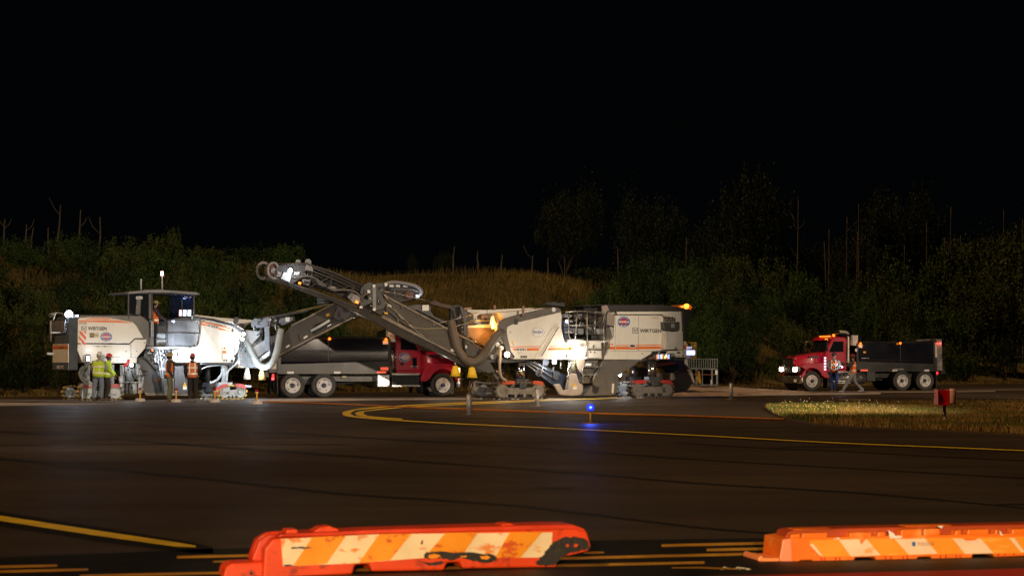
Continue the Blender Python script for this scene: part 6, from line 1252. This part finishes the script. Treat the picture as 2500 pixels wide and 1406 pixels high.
mesh('lamp_globe', *ball_data((0,0,.36), .085, 16, 10), mat('glowing_blue_glass', (0,0,0), .2, var=0, emit=(.004,.012,1.), es=4., alpha=.45), r, smooth=True); mesh('collar', *tube_data([(0,0,.27),(0,0,.30)], .05, 12), dgrey, r)
for i in range(6): mesh('bolt', *tube_data([(.17*math.cos(i*1.05+.3),.17*math.sin(i*1.05+.3),0),(.17*math.cos(i*1.05+.3),.17*math.sin(i*1.05+.3),.03)], .016, 6), mat('rusty_bolt',(.4,.22,.1)), r)
l = lamp('POINT', 'taxiway_lamp', (0,0,0), 40, (.05,.12,1.), size=.034); l.parent = r; l.location = (0,0,.36)
# orange barricade lights on round bases
for x, yb, lab in ((342,977,'leftmost red-topped barricade light, before the left machine'),(430,979,'red-topped barricade light beside the man in green trousers'),(524.5,979,'red-topped barricade light before the yellow-padded track'),(627,983.5,'rightmost red-topped barricade light on a slotted base')):
    D = FPX*CH/(yb+2.5-HY); r = empty('obstruction_light', ((x-1250)/FPX*D, D, 0), 0, lab, 'light', 'red obstruction lights on yellow stems')
    mesh('base', *lathe_data([(.001,0),(.19,0),(.17,.09),(.12,.11),(.001,.11)], 'Z', 20), mat('pale_concrete_base',(.55,.50,.45),.7,var=.3,dirt=.4,scale=6), r)
    mesh('stem', *tube_data([(0,0,.1),(0,0,.2),(0,0,.33),(0,0,.38)], [.03,.025,.03,.055], 12), mat('amber_stem',(.85,.42,.03),.4,var=.1), r, smooth=True)
    mesh('lens', *ball_data((0,0,.435), .055, 14, 8, (1,1,1.1)), mat('red_glass',(.35,.004,.01),.1,coat=1.), r, smooth=True); mesh('collar', *tube_data([(0,0,.385),(0,0,.40)], .06, 12), whited, r)
# red runway guard box on a silver post in the grass
D = FPX*CH/(1035-HY); r = empty('red_signal_box', ((2306-1250)/FPX*D, D, .03), R(3), 'red signal box on a silver post standing in the grass island', 'signal box')
rb_ = mat('gloss_red_box',(.75,.008,.015),.35,coat=.5,dirt=.2,dcol=(.2,.1,.06),scale=5)
s1 = D/FPX
mesh('box_recess', *box_data(-.19,.04,-.14,.12,.42,.74), rb_, r, bev=.008); rim_ = mesh('box_rim', *merge(box_data(-.205,-.19,-.20,.12,.40,.75), box_data(-.19,.05,-.20,.12,.40,.42), box_data(.04,.055,-.20,.12,.42,.75)), rb_, r)
mesh('pale_side_lobe', *tube_data([(.13,-.14,.42),(.13,-.14,.46),(.13,-.14,.72),(.13,-.14,.77)], [.08,.085,.085,.05], 16), mat('pale_pink',(.88,.50,.42),.45,var=.1,dirt=.2), r, smooth=True)  # lobe coloured a paler pink than the box
mesh('fitting', *box_data(-.10,-.06,-.16,-.14,.50,.53), steel, rim_); mesh('bracket_sleeve', *box_data(-.055,.0,-.06,.06,.24,.42), rb_, r); mesh('post', *tube_data([(.01,0,-.03),(.01,0,.42)], .028, 12), mat('white_post_paint',(.8,.8,.82),.3,coat=.3), r, smooth=True); mesh('post_foot', *tube_data([(.01,0,-.02),(.01,0,.02),(.01,0,.10)], [.02,.05,.055], 12), mat('white_post_paint',(.8,.8,.82)), r)
# orange hose across the pavement
hp = [(632,980.5),(700,981.5),(800,985),(900,989.5),(1000,994),(1100,997.5),(1200,1001),(1352,1006),(1450,1009),(1600,1013),(1700,1016),(1800,1019.5),(1915,1023)]
pts = [ground(x, y, .03) for x, y in hp]; ho = tag(mesh('orange_hose', *tube_data(spline(pts, 3), .027, 8), mat('orange_rubber_hose',(.48,.17,.02),.55,var=.25,dirt=.5,dcol=(.15,.07,.03)), None, smooth=True), 'long orange hose lying across the taxiway between the posts', 'hose')
q = ground(1352, 1006, .03); d_ = (ground(1362,1006.3,.03)-q).normalized(); mesh('coupling', *tube_data([q-d_*.1, q+d_*.1], .036, 10), lgrey, ho)
# timbers and debris on the right
o = mesh('plank', *box_data(-.5,.5,-.06,.06,0,.04), mat('pale_wood',(.45,.33,.2),.7,var=.3), None); o.location = ground(2083, 976.5); tag(o, 'pale plank lying on the pavement behind the grass island', 'plank')
o = mesh('wooden_stake', *tube_data([(0,0,0),(.25,.1,.35)], .012, 6), mat('stake_wood',(.5,.35,.18),.7), None); o.location = ground(2478, 1022, .03); tag(o, 'thin wooden stake leaning in the grass at the right edge', 'stake')
rg = random.Random(12); ds = []
for i in range(150):
    x, y = rg.choice([(rg.uniform(490,600), rg.uniform(972,977)), (rg.uniform(1505,1570), rg.uniform(969,972)), (rg.uniform(150,310), rg.uniform(973,976)), (rg.uniform(1165,1340), rg.uniform(972,976))])
    p = ground(x, y); s = rg.uniform(.012,.045); ds.append(ball_data(p+Vector((0,0,s*.5)), s, 5, 3, (1.3,1,.7)))
o = mesh('asphalt_crumbs', *merge(*ds), mat('pale_crumbs',(.5,.46,.4),.8,var=.4), None); o['kind'] = 'stuff'
# ================================================================== PEOPLE
skin = mat('skin', (.42,.22,.14), .55, var=.1); skin2 = mat('tanned_skin', (.30,.14,.08), .55, var=.1)
def tape(): return mat('reflective_tape', (.88,.84,.72), .3, var=.05)
def person(label, X, D, z0, yaw, H, arms, legs, jacket, vest, trousers, helmet, hair=None, beard=False, sk=None, vest_back=True, brim='cap', lean=0., grp='workers in high visibility vests', boots=None, head=(0,0), bulk=1., tapecol=None):
    r = empty('person', (X, D, z0), R(yaw), label, 'person', grp); k = H/1.78; sk = sk or skin
    L = lambda x, y, z: Vector((x, y + lean*max(0, z-.9), z))*k
    pel, spn, chs, nck = L(0,0,.95), L(0,.01,1.15), L(0,0,1.36), L(0,.0,1.50)
    hb = L(0,.01,1.56); hc = L(0,.02,1.65); ht = L(0,.01,1.72)
    # one continuous body: skin modifier over a skeleton with head, hands and five fingers
    V = [pel, spn, chs, nck, hb, hc, ht]; E_ = [(0,1),(1,2),(2,3),(3,4),(4,5),(5,6)]; Rd = [.12,.11,.12,.055,.06,.088,.05]
    def add(p, par, rad): V.append(p); Rd.append(rad); E_.append((par, len(V)-1)); return len(V)-1
    add(hc + Vector((0,.105,-.015))*k, 5, .016)                       # nose
    add(hc + Vector((.088,.0,0))*k, 5, .018); add(hc + Vector((-.088,.0,0))*k, 5, .018)   # ears
    A = []
    for s, (el, wr) in zip((1,-1), arms):
        sh = L(s*.185,0,1.43); el = L(*el); wr = L(*wr); i = add(sh, 2, .06); i = add(el, i, .04); i = add(wr, i, .027)
        d = (wr-el).normalized(); q = d.cross(Vector((0,1,.01))).normalized(); n_ = q.cross(d)
        pal = wr + d*.075*k; ip = add(pal, i, .030)
        for f_, (o_, l_) in enumerate(((-.030,.066),(-.010,.078),(.010,.072),(.030,.055))):
            b = pal + q*o_*k + d*.02*k; j = add(b, ip, .009); j = add(b + d*l_*.5*k + n_*.008*k, j, .0085); add(b + d*l_*.9*k + n_*.028*k, j, .0075)
        j = add(wr + d*.03*k - q*.04*s*k, i, .011); add(wr + d*.075*k - q*.062*s*k, j, .009)
        A.append((sh, el, wr))
    G = []
    for s, (kn, an) in zip((1,-1), legs):
        hp = L(s*.095,0,.93); kn = L(*kn); an = L(*an); i = add(hp, 0, .085); i = add(kn, i, .058); i = add(an, i, .04); add(an + Vector((0,.13,-.05))*k, i, .035); G.append((hp, kn, an))
    me = bpy.data.meshes.new('body'); me.from_pydata([tuple(v) for v in V], E_, []); b = link_mesh('body', me, sk, r)
    b.modifiers.new('skin', 'SKIN'); 
    for i, sv in enumerate(b.data.skin_vertices[0].data): sv.radius = (Rd[i]*k, Rd[i]*k); sv.use_root = (i == 0)
    su = b.modifiers.new('sub', 'SUBSURF'); su.levels = su.render_levels = 1
    for s in (-1,1): mesh('eye', *ball_data(hc + Vector((s*.032,.082,.012))*k, .011*k, 8, 5), navy, r)
    mesh('mouth', *tube_data([hc + Vector((-.022,.083,-.045))*k, hc + Vector((.022,.083,-.045))*k], .006, 5), mat('lip', (.3,.08,.07), .5), r)
    # torso clothing: lofted ellipses
    def torso(nm, rows, m_, off=0.):
        rg_ = []
        for z, rx, ry in rows: rg_.append([L(rx*bulk*math.cos(6.2832*i/18) + 0, ry*bulk*math.sin(6.2832*i/18), z) for i in range(18)])
        return loft(nm, rg_, m_, r)
    J = [(.86,.165,.125),(.95,.17,.13),(1.10,.16,.12),(1.25,.18,.13),(1.38,.195,.125),(1.46,.165,.10),(1.52,.075,.07)]
    jk = torso('jacket', J, jacket)
    for sh, el, wr in A:
        mesh('sleeve', *tube_data(spline([sh + Vector((0,0,.01)), (sh+el)/2, el, (el+wr)/2, wr], 3), [.082*k]*2+[.078*k]*3+[.065*k]*4+[.052*k]*3+[.042*k], 10), jacket, r, smooth=True)
    if vest:
        Vv = [(.88,.180,.142),(1.0,.182,.144),(1.12,.176,.136),(1.25,.194,.146),(1.37,.205,.140),(1.44,.175,.115)]; vs_ = torso('vest', Vv, vest)
        tp_ = tapecol or tape()
        def band(za, zb, o=.006):
            def at_(z):
                for (a, x1, y1), (c_, x2, y2) in zip(Vv, Vv[1:]):
                    if a <= z <= c_: t = (z-a)/(c_-a); return x1+(x2-x1)*t, y1+(y2-y1)*t
            rr = []
            for z in (za, zb): x_, y_ = at_(z); rr.append([L((x_+o)*bulk*math.cos(6.2832*i/18), (y_+o)*bulk*math.sin(6.2832*i/18), z) for i in range(18)])
            n = 18; vs2 = rr[0]+rr[1]; mesh('reflective_band', vs2, [[i,(i+1)%n,n+(i+1)%n,n+i] for i in range(n)], tp_, vs_)
        band(1.0, 1.05)
        if vest_back != 'single': band(1.235, 1.28)
        for s in (-1,1):
            for fb in (-1,1):
                P = [L(s*.11, fb*.150, 1.05), L(s*.105, fb*.155, 1.25), L(s*.10, fb*.148, 1.37), L(s*.095, fb*.09, 1.485)]; w_ = Vector((.024*k,0,0))
                mesh('reflective_strip', [p-w_ for p in P]+[p+w_ for p in P], [[i,i+1,5+i,4+i] for i in range(3)], tp_, vs_)
    hpv = [(.80,.165,.125),(.88,.175,.132),(.97,.165,.125)]
    tr = torso('trousers', [(.84,.160,.125),(.90,.168,.128),(.98,.160,.122)], trousers)
    for hp, kn, an in G:
        mesh('trouser_leg', *tube_data(spline([hp + Vector((0,0,.0)), (hp+kn)/2, kn, (kn+an)/2, an + Vector((0,0,.02))], 3), [.105*k]*2+[.10*k]*2+[.088*k]*2+[.078*k]*2+[.074*k]*2+[.070*k]*3, 12), trousers, tr, smooth=True)
        bo = boots or mat('work_boot', (.10,.065,.04), .7, var=.3)
        a = Vector((an.x, an.y, 0)); mesh('boot', *merge(tube_data([a + Vector((0,-.06,.04))*k + Vector((0,0,max(0,an.z-.09*k))), a + Vector((0,.06,.045))*k + Vector((0,0,max(0,an.z-.09*k))), a + Vector((0,.19,.035))*k + Vector((0,0,max(0,an.z-.09*k)*.4))], [.05*k,.055*k,.038*k], 8), tube_data([an + Vector((0,-.01,.08)), an + Vector((0,-.01,-.05))], .052*k, 8)), bo, r)
    # head wear
    hh = hc + Vector((0,0,.035))*k
    if hair: mesh('hair', *ball_data(hc + Vector((0,-.022,.0))*k, .100*k, 12, 8, (1,1,1.0)), hair, r, smooth=True)
    if beard: mesh('beard', *ball_data(hc + Vector((0,.045,-.075))*k, .055*k, 10, 6, (1,.8,1)), hair or navy, r, smooth=True)
    hv, hf = lathe_data([(.118,0),(.120,.02),(.112,.06),(.085,.10),(.045,.122),(.001,.128)], 'Z', 20); hv = [Vector((v.x*k*.92, v.y*k*1.05, v.z*k)) + hh for v in hv]
    hm = mesh('hard_hat', hv, hf, helmet, r, smooth=True)
    if brim == 'full': vv, ff = lathe_data([(.10,.0),(.172,-.012),(.172,-.004),(.10,.012)], 'Z', 20); vv = [Vector((v.x*k*.92, v.y*k*1.05, v.z*k)) + hh for v in vv]
    else: vv, ff = prism_data([Vector((.11*k*math.cos(a)*.9, .10*k + .10*k*math.sin(a), .0)) + hh for a in [math.pi*i/10 for i in range(11)]], [Vector((.11*k*math.cos(a)*.9, .10*k + .10*k*math.sin(a), .012)) + hh for a in [math.pi*i/10 for i in range(11)]])
    mesh('hat_brim', vv, ff, helmet, hm)
    return r, A, G
lime = mat('lime_vest', (.50,.72,.03), .7, var=.12, scale=6); orv = mat('orange_vest', (.95,.19,.02), .65, var=.1, scale=6); orm = mat('faded_orange_mesh_vest', (.75,.20,.07), .7, var=.15, scale=8)
jean = mat('grey_blue_jeans', (.17,.22,.28), .8, var=.2, scale=8); dkp = mat('dark_brown_trousers', (.035,.028,.025), .8, var=.2, scale=8); olv = mat('olive_trousers', (.13,.14,.08), .8, var=.2, scale=8); blk = mat('black_trousers', (.012,.012,.014), .8, var=.2); nvy = mat('navy_jacket', (.012,.015,.035), .7, var=.2); blj = mat('blue_jeans', (.025,.055,.19), .8, var=.2, scale=8); gjn = mat('grey_jeans', (.21,.22,.24), .8, var=.2, scale=8)
hoodie = mat('dark_hoodie', (.035,.035,.045), .8, var=.2); gs = mat('grey_green_hoodie', (.30,.34,.22), .8, var=.15); drk = mat('dark_sleeve', (.035,.038,.036), .8, var=.2); grs = mat('grey_shirt', (.25,.27,.28), .8, var=.15); plaid = mat('plaid_sleeve', (.06,.03,.05), .8, var=.5, scale=20)
hw = mat('white_hard_hat', (.72,.73,.74), .3, coat=.4, var=.05); hr = mat('red_hard_hat', (.55,.01,.012), .3, coat=.5, var=.05); hy = mat('tan_hard_hat', (.45,.33,.12), .4, coat=.3, var=.5, scale=14); hrr = mat('dusty_red_hard_hat', (.45,.05,.05), .4, coat=.3, var=.2); hbl = mat('navy_hard_hat', (.03,.04,.09), .3, coat=.4, var=.3, scale=10); hdk = mat('dark_red_cap', (.16,.01,.012), .6, var=.1)
hrb = mat('dark_brown_hair', (.02,.012,.008), .7, var=.2)
SA = lambda s: ((s*.24,.0,1.15),(s*.25,.05,.90))
SL = lambda s: ((s*.11,.02,.50),(s*.12,-.02,.09))
def gp(x, yb): D = FPX*CH/(yb-HY); return (x-1250)/FPX*D, D
def Pn(label, x, yb, yaw, H, arms, legs, *a, **k):
    X, D = gp(x, yb); return person(label, X, D, 0., yaw, H, arms, legs, *a, **k)
Pn('man seen from behind in white hard hat, lime vest and blue-grey jeans', 240, 978.3, -12, 1.74, [((.27,.10,1.16),(.16,.26,1.12)), ((-.30,.05,1.17),(-.24,.22,1.0))], [((.12,.03,.50),(.13,-.02,.09)),((-.15,.0,.50),(-.19,-.03,.09))], gs, lime, jean, hw, hair=gs, lean=.10, bulk=1.22)
Pn('bearded man in red full-brim hard hat and lime vest facing right', 262, 977.4, -75, 1.68, [((.26,.06,1.17),(.22,.24,.93)), ((-.25,.12,1.17),(-.2,.3,1.0))], [((.11,.05,.50),(.12,-.05,.09)),((-.11,-.04,.50),(-.12,-.10,.09))], lime, lime, dkp, hr, hair=hrb, beard=True, sk=skin2, brim='full', lean=.06, bulk=1.12)
Pn('man in tan hard hat, orange vest and olive trousers, arm stretched out', 413.5, 979.3, -80, 1.70, [((.27,-.02,1.16),(.20,.12,.92)), ((-.20,.28,1.36),(-.16,.58,1.40))], [((.11,.02,.50),(.12,-.03,.09)),((-.11,.06,.50),(-.12,.02,.09))], drk, orv, olv, hy, hair=hrb, sk=skin2, brim='full', vest_back='single')
Pn('man seen from behind in red hard hat, orange mesh vest and black trousers', 470, 978.0, 6, 1.68, [((.30,.02,1.15),(.22,.16,.98)), ((-.27,.02,1.15),(-.26,.10,.92))], [((.12,.02,.50),(.14,-.02,.09)),((-.11,.02,.50),(-.11,-.03,.09))], nvy, orm, blk, hrr, hair=hrb, brim='cap', bulk=1.05)
q = M1.f.M @ M1.f.g(1, (1030,836), .75); q2 = M1.f.M @ M1.f.g(1, (1030,838), .0)
person('operator in orange vest and plaid sleeves standing in the left machine cab', q.x, q.y, q2.z+.02, -78, 1.70, [((.24,.16,1.18),(.16,.42,1.02)), ((-.22,.18,1.18),(-.14,.44,1.04))], [SL(1),SL(-1)], plaid, orv, blk, mat('yellow_black_hard_hat', (.35,.27,.06), .4, var=.8, scale=18), hair=hrb, brim='cap', vest_back='single')
rp_, Ap, Gp = Pn('man in dark blue hard hat and orange vest with blue jeans facing camera', 2036, 956.6, 166, 1.80, [((.27,.05,1.17),(.12,.22,1.02)), ((-.28,.04,1.18),(-.10,.22,1.05))], [((.11,.04,.50),(.09,-.02,.09)),((-.12,.03,.50),(-.07,.06,.09))], grs, orv, blj, hbl, brim='cap', tapecol=mat('reflective_tape', (.88,.84,.72)))
Pn('walking man in dark red cap, dark hoodie and orange vest with grey jeans', 2083, 957.8, 82, 1.74, [((.25,-.05,1.17),(.20,.04,.93)), ((-.22,.16,1.20),(-.14,.26,1.38))], [((.10,-.08,.50),(.11,-.42,.12)),((-.10,.24,.52),(-.11,.48,.09))], hoodie, orv, gjn, hdk, hair=hrb, beard=True, brim='cap', boots=mat('grey_shoe', (.25,.25,.27), .6, var=.2))
# flashlight of the man by the distant truck
X, D = gp(2048, 956.6); fl = mesh('flashlight', *tube_data([(X-.02,D-.42,1.10),(X+.06,D-.40,1.16)], .025, 10), black, None); tag(fl, 'small flashlight held by the man in the blue hard hat', 'flashlight')
mesh('lens', *ball_data((X+.07, D-.42, 1.17), .03, 8, 6), e_white, fl); lamp('POINT', 'flashlight_lamp', (X+.09, D-.55, 1.22), 9, (.75,.8,1.), size=.03)
# ================================================================== BARRICADES IN THE FOREGROUND
def worn(name, col, chip, rough=.45, scale=9., lo=.60, hi=.66, sx=1.):
    if name in MT: return MT[name]
    m = mat(name, col, rough, var=.12, scale=4); nt = m.node_tree; b = nt.nodes['Principled BSDF']
    src = b.inputs['Base Color'].links[0].from_socket; tc = nt.nodes.new('ShaderNodeTexCoord'); mp = nt.nodes.new('ShaderNodeMapping'); mp.inputs['Scale'].default_value = (sx,1,1)
    n = nt.nodes.new('ShaderNodeTexNoise'); n.inputs['Scale'].default_value = scale; n.inputs['Detail'].default_value = 9; n.inputs['Roughness'].default_value = .65
    nt.links.new(tc.outputs['Object'], mp.inputs['Vector']); nt.links.new(mp.outputs['Vector'], n.inputs['Vector'])
    r_ = nt.nodes.new('ShaderNodeMapRange'); r_.inputs['From Min'].default_value = lo; r_.inputs['From Max'].default_value = hi; nt.links.new(n.outputs['Fac'], r_.inputs['Value'])
    x = nt.nodes.new('ShaderNodeMix'); x.data_type = 'RGBA'; nt.links.new(r_.outputs['Result'], x.inputs['Factor']); nt.links.new(src, x.inputs['A']); x.inputs['B'].default_value = (*chip, 1)
    nt.links.new(x.outputs['Result'], b.inputs['Base Color']); return m
rpl = worn('scuffed_red_orange_plastic', (.78,.065,.010), (.35,.03,.010), .42, 8., .55, .66)
rpd = mat('red_orange_plastic', (.62,.045,.010), .45, var=.2, scale=5, dirt=.3, dcol=(.15,.03,.01))
opl = worn('orange_plastic', (.90,.19,.012), (.95,.42,.12), .4, 3., .58, .75)
shw = worn('worn_white_sheeting', (.88,.72,.48), (.80,.26,.06), .35, 11., .56, .62, .5)
sho = worn('worn_orange_sheeting', (.90,.33,.02), (.62,.10,.02), .35, 10., .56, .62, .5)
shw2 = worn('cream_sheeting', (.90,.68,.50), (.88,.40,.12), .35, 4., .66, .72, .6); sho2 = worn('amber_sheeting', (.92,.34,.03), (.95,.50,.10), .35, 14., .55, .7, .15)
scf = mat('black_rubber_scuff', (.022,.020,.020), .8, var=.5, scale=25, bump=.6, dirt=.4, dcol=(.12,.09,.08))
b1 = Mach('barricade', 'low red-orange barricade with slanted stripes and black scuffs, in the foreground', 'barricade', 642, 12.95, 17, 'low plastic barricades'); m = b1
body = [(355,486),(366,300),(420,236),(1060,204),(2250,176),(2335,192),(2360,284),(2338,312),(2230,338),(2152,352),(2148,408),(1575,418),(1556,378),(1478,382),(1462,428),(1020,436),(1004,390),(918,394),(902,452)]
mb_ = m.pr('barricade_body', 7, body, .0, .40, rpl, bev=.015)
m.pr('top_ridge', 7, [(440,226),(470,208),(1060,180),(2110,150),(2250,150),(2320,176),(2330,200),(1060,210)], .06, .34, rpd, mb_, bev=.012)
m.pr('top_block', 7, [(496,214),(502,180),(566,178),(572,212)], .12, .28, rpl, mb_, bev=.008); m.pr('top_block', 7, [(2018,172),(2024,148),(2090,146),(2098,172)], .12, .28, rpl, mb_, bev=.008); m.pr('top_block', 7, [(1056,196),(1080,176),(1560,168),(1580,186)], .10, .30, rpd, mb_, bev=.006)
for x0, x1, y0, y1 in ((655,842,160,212),(1772,1932,142,186)):
    n = 12; m.pr('top_dome', 7, [(x0,y1)] + [(x0+(x1-x0)*(i/n), y1-(y1-y0)*math.sin(math.pi*i/n)**.6*(1+.06*math.sin(i*2.1))) for i in range(1,n)] + [(x1,y1)], .12, .28, rpl, mb_, bev=.006)
m.pr('end_lug', 7, [(110,486),(128,410),(170,385),(360,378),(360,486)], .06, .30, rpl, mb_, bev=.015); m.disc('lug_hole_rim', 7, (285,446), .024, .045, .07, rpd, mb_, hole=.012); m.disc('lug_hole', 7, (285,446), .013, .05, .062, black, mb_)
for k in range(3): m.tube('end_rib', 7, [(300+k*34,350),(320+k*32,270),(365+k*30,222),(430+k*22,206)], [.20,.2,.2,.2], .022, rpd, mb_, sp=4)
m.pr('end_block', 7, [(285,372),(330,250),(400,205),(450,212),(366,300),(358,380)], .14, .34, rpd, mb_, bev=.015)
sh = m.pr('sheeting', 7, [(464,238),(1060,208),(2122,196),(2116,298),(2062,350),(1345,352),(900,386),(520,402),(478,402)], -.006, .002, shw, mb_)
for q_ in ([(656,226),(862,217),(744,386),(690,394),(540,400)], [(1064,208),(1262,204),(1132,366),(940,382)], [(1470,200),(1668,198),(1562,352),(1345,352),(1338,350)], [(1862,196),(2060,195),(1925,352),(1772,351)]): m.pr('stripe', 7, q_, -.010, -.004, sho, sh)
def blob(pts, c, M, v, mm, nm, par, amp=4, seed=1):
    g_ = random.Random(seed); out = []
    for (a, b), (c2, d) in zip(pts, pts[1:]+pts[:1]):
        for t in (0,.25,.5,.75): out.append((a+(c2-a)*t+g_.uniform(-amp,amp), b+(d-b)*t+g_.uniform(-amp,amp)))
    return M.pr(nm, c, out, v, v+.006, mm, par)
blob([(1342,322),(1400,314),(1560,318),(1700,326),(1772,336),(1780,362),(1740,380),(1660,372),(1560,352),(1500,366),(1440,352),(1380,360),(1342,350)], 7, m, -.018, scf, 'scuff_mark', sh, 5, 2)
blob([(1360,338),(1400,328),(1440,338),(1420,354),(1370,354)], 7, m, -.022, sho, 'peeled_patch', sh, 3, 3); blob([(1680,346),(1720,338),(1745,348),(1725,362),(1690,360)], 7, m, -.022, sho, 'peeled_patch', sh, 2, 4); blob([(1560,340),(1600,338),(1596,348),(1566,350)], 7, m, -.022, sho, 'peeled_patch', sh, 2, 5)
blob([(1310,372),(1380,380),(1440,372),(1468,380),(1440,392),(1370,396)], 7, m, -.008, scf, 'scuff_mark', mb_, 5, 6)
blob([(2130,262),(2190,230),(2280,222),(2345,258),(2354,300),(2300,306),(2230,322),(2180,345),(2140,388),(2080,400),(2022,392),(2050,350),(2090,300)], 7, m, -.012, scf, 'scuff_mark', mb_, 7, 7)
blob([(2255,268),(2278,270),(2274,286),(2256,284)], 7, m, -.016, rpl, 'peeled_patch', mb_, 2, 8); blob([(2205,268),(2222,270),(2220,284),(2206,282)], 7, m, -.016, rpl, 'peeled_patch', mb_, 2, 9)
blob([(526,288),(600,284),(660,290),(600,296),(530,296)], 7, m, -.014, navy, 'scratch_mark', sh, 2, 10); blob([(478,396),(520,392),(545,400),(500,406)], 7, m, -.014, navy, 'scratch_mark', sh, 2, 11); blob([(1318,262),(1330,240),(1334,262),(1322,270)], 7, m, -.014, mat('rust_brown',(.12,.05,.03)), 'scratch_mark', sh, 2, 12)
yl = m.f.M @ m.f.g(7, (945,186), .2); o = mesh('leaf', *ball_data(yl, .012, 8, 6, (1.3,1,1)), mat('yellow_leaf',(.6,.5,.03),.6), None); tag(o, 'small yellow leaf scrap resting on the left barricade', 'leaf')
b2 = Mach('barricade', 'low orange barricade with cream chevron stripes running out of frame at right', 'barricade', 1900, 13.95, 11, 'low plastic barricades'); m = b2
mb2 = m.pr('barricade_body', 9, [(655,300),(740,289),(2760,246),(2760,416),(2272,434),(2262,410),(2110,412),(2104,442),(1800,455),(1790,430),(1690,434),(1683,460),(1374,470),(1365,434),(1212,437),(1203,470),(900,478),(886,457),(792,460),(785,476),(640,470)], .0, .40, opl, bev=.012)
m.pr('base_flange', 9, [(470,464),(480,432),(500,420),(512,440),(640,442),(640,474),(500,470)], .02, .38, mat('lit_toned_orange_plastic',(.90,.30,.10),.4,var=.1), mb2, bev=.008)  # flange in a brighter copy of the plastic, its lit look put into colour
m.pr('end_face', 9, [(636,442),(662,300),(726,294),(734,470),(640,468)], -.012, .01, mat('lit_toned_pink_plastic',(.90,.30,.16),.4,var=.08), mb2, bev=.008); m.pr('end_rear_block', 9, [(570,425),(610,290),(655,285),(640,430)], .2, .38, rpd, mb2, bev=.01)  # end face coloured pinker, the light falling on it put into the colour
m.pr('top_ridge', 9, [(668,296),(705,240),(740,230),(1060,218),(1800,200),(2760,180),(2760,256),(700,292)], .10, .34, mat('shade_toned_orange_plastic',(.40,.055,.010),.45,var=.2,dirt=.3,dcol=(.3,.05,.01)), mb2, bev=.012)  # ridge colour darkened to stand in for shade between the lugs
for x0, x1, y0, y1 in ((720,795,262,292),(805,1002,252,292),(1168,1337,248,286),(1384,1442,246,282),(1560,1722,226,276),(1735,1862,222,270),(1975,2022,232,268),(2068,2232,226,264),(2278,2304,228,262),(2408,2560,222,260),(2600,2740,218,254)): m.pr('top_lug', 9, [(x0+6,y0),(x1-4,y0-4),(x1,y1-2),(x0,y1)], .0, .09, opl, mb2, bev=.006)
for x0, x1, y0, y1 in ((735,1090,222,246),(1110,1300,218,242),(1330,1560,212,236),(1590,1960,198,224),(2010,2200,200,224),(2220,2420,196,220)): m.pr('top_lug', 9, [(x0+10,y0),(x1-10,y0-6),(x1,y1-4),(x0,y1)], .12, .26, opl, mb2, bev=.006)
for x in (950,975,1060,1090,1440,1480,1575,1605,1860,1900,1980,2010,2300,2350,2420): m.pr('bottom_notch', 9, rect(x,436-(x-950)*.02,x+9,462-(x-950)*.02), -.006, .004, rpd, mb2)
sh = m.pr('sheeting', 9, [(866,308),(1080,300),(2560,278),(2560,402),(1840,412),(960,432),(930,404),(866,345)], -.006, .002, sho2, mb2)
for q_ in ([(864,338),(892,334),(966,430),(940,420)], [(1088,302),(1300,297),(1405,420),(1180,430)], [(1515,298),(1745,292),(1842,408),(1622,416)], [(1955,292),(2172,296),(2266,404),(2050,410)], [(2386,290),(2425,288),(2502,392),(2480,398)]): m.pr('stripe', 9, q_, -.010, -.004, shw2, sh)
m.text('YODOCK', 9, (1682,348), 136, 26, -.014, mat('faded_brown_lettering',(.28,.12,.08),.6), sh); m.pr('small_emblem', 9, rect(1648,318,1672,350), -.014, -.008, bluem, sh)
for pts, s_ in (([(1462,228),(1500,250),(1520,270),(1578,276),(1560,292),(1478,292)],1),([(1050,298),(1084,284),(1096,300)],2),([(2310,228),(2338,262),(2330,272),(2318,262)],3),([(1842,198),(1890,196),(1868,216)],4),([(1240,298),(1290,296),(1262,338)],5),([(2020,290),(2150,288),(2130,306),(2060,308)],6)):
    blob(pts, 9, m, -.016, opl if s_ in (5,6) else whited, 'peeled_sheeting', sh, 3, s_)
blob([(160,520),(230,516),(380,522),(430,532),(300,540),(180,534)], 9, m, .0, whited, 'x', sh) if False else None
for i in range(16):
    p = ground(1745+i*6+rg.uniform(-3,3), 1387.5+rg.uniform(-1.5,2), .0)
rg = random.Random(3); ds = []
for i in range(26):
    p = ground(rg.uniform(1742,1832), rg.uniform(1385.5,1391)); s = rg.uniform(.004,.011); ds.append(ball_data(p+Vector((0,0,s*.5)), s, 5, 3, (1.6,1,.5)))
o = mesh('pale_glint_specks', *merge(*ds), mat('pale_glint',(.7,.62,.45),.5,var=.3), None); o['kind'] = 'stuff'  # pale specks that stand in for small bright glints on the pavement
# ------------------------------------------------------------------ give repeated shrub labels their own wording
seen = {}
for o in COL.objects:
    if o.get('label'):
        l = o['label']; seen[l] = seen.get(l, 0) + 1
        if seen[l] > 1: o['label'] = ['second', 'third', 'fourth'][min(seen[l]-2, 2)] + ' ' + l.replace('shrub,', 'shrub from left,')
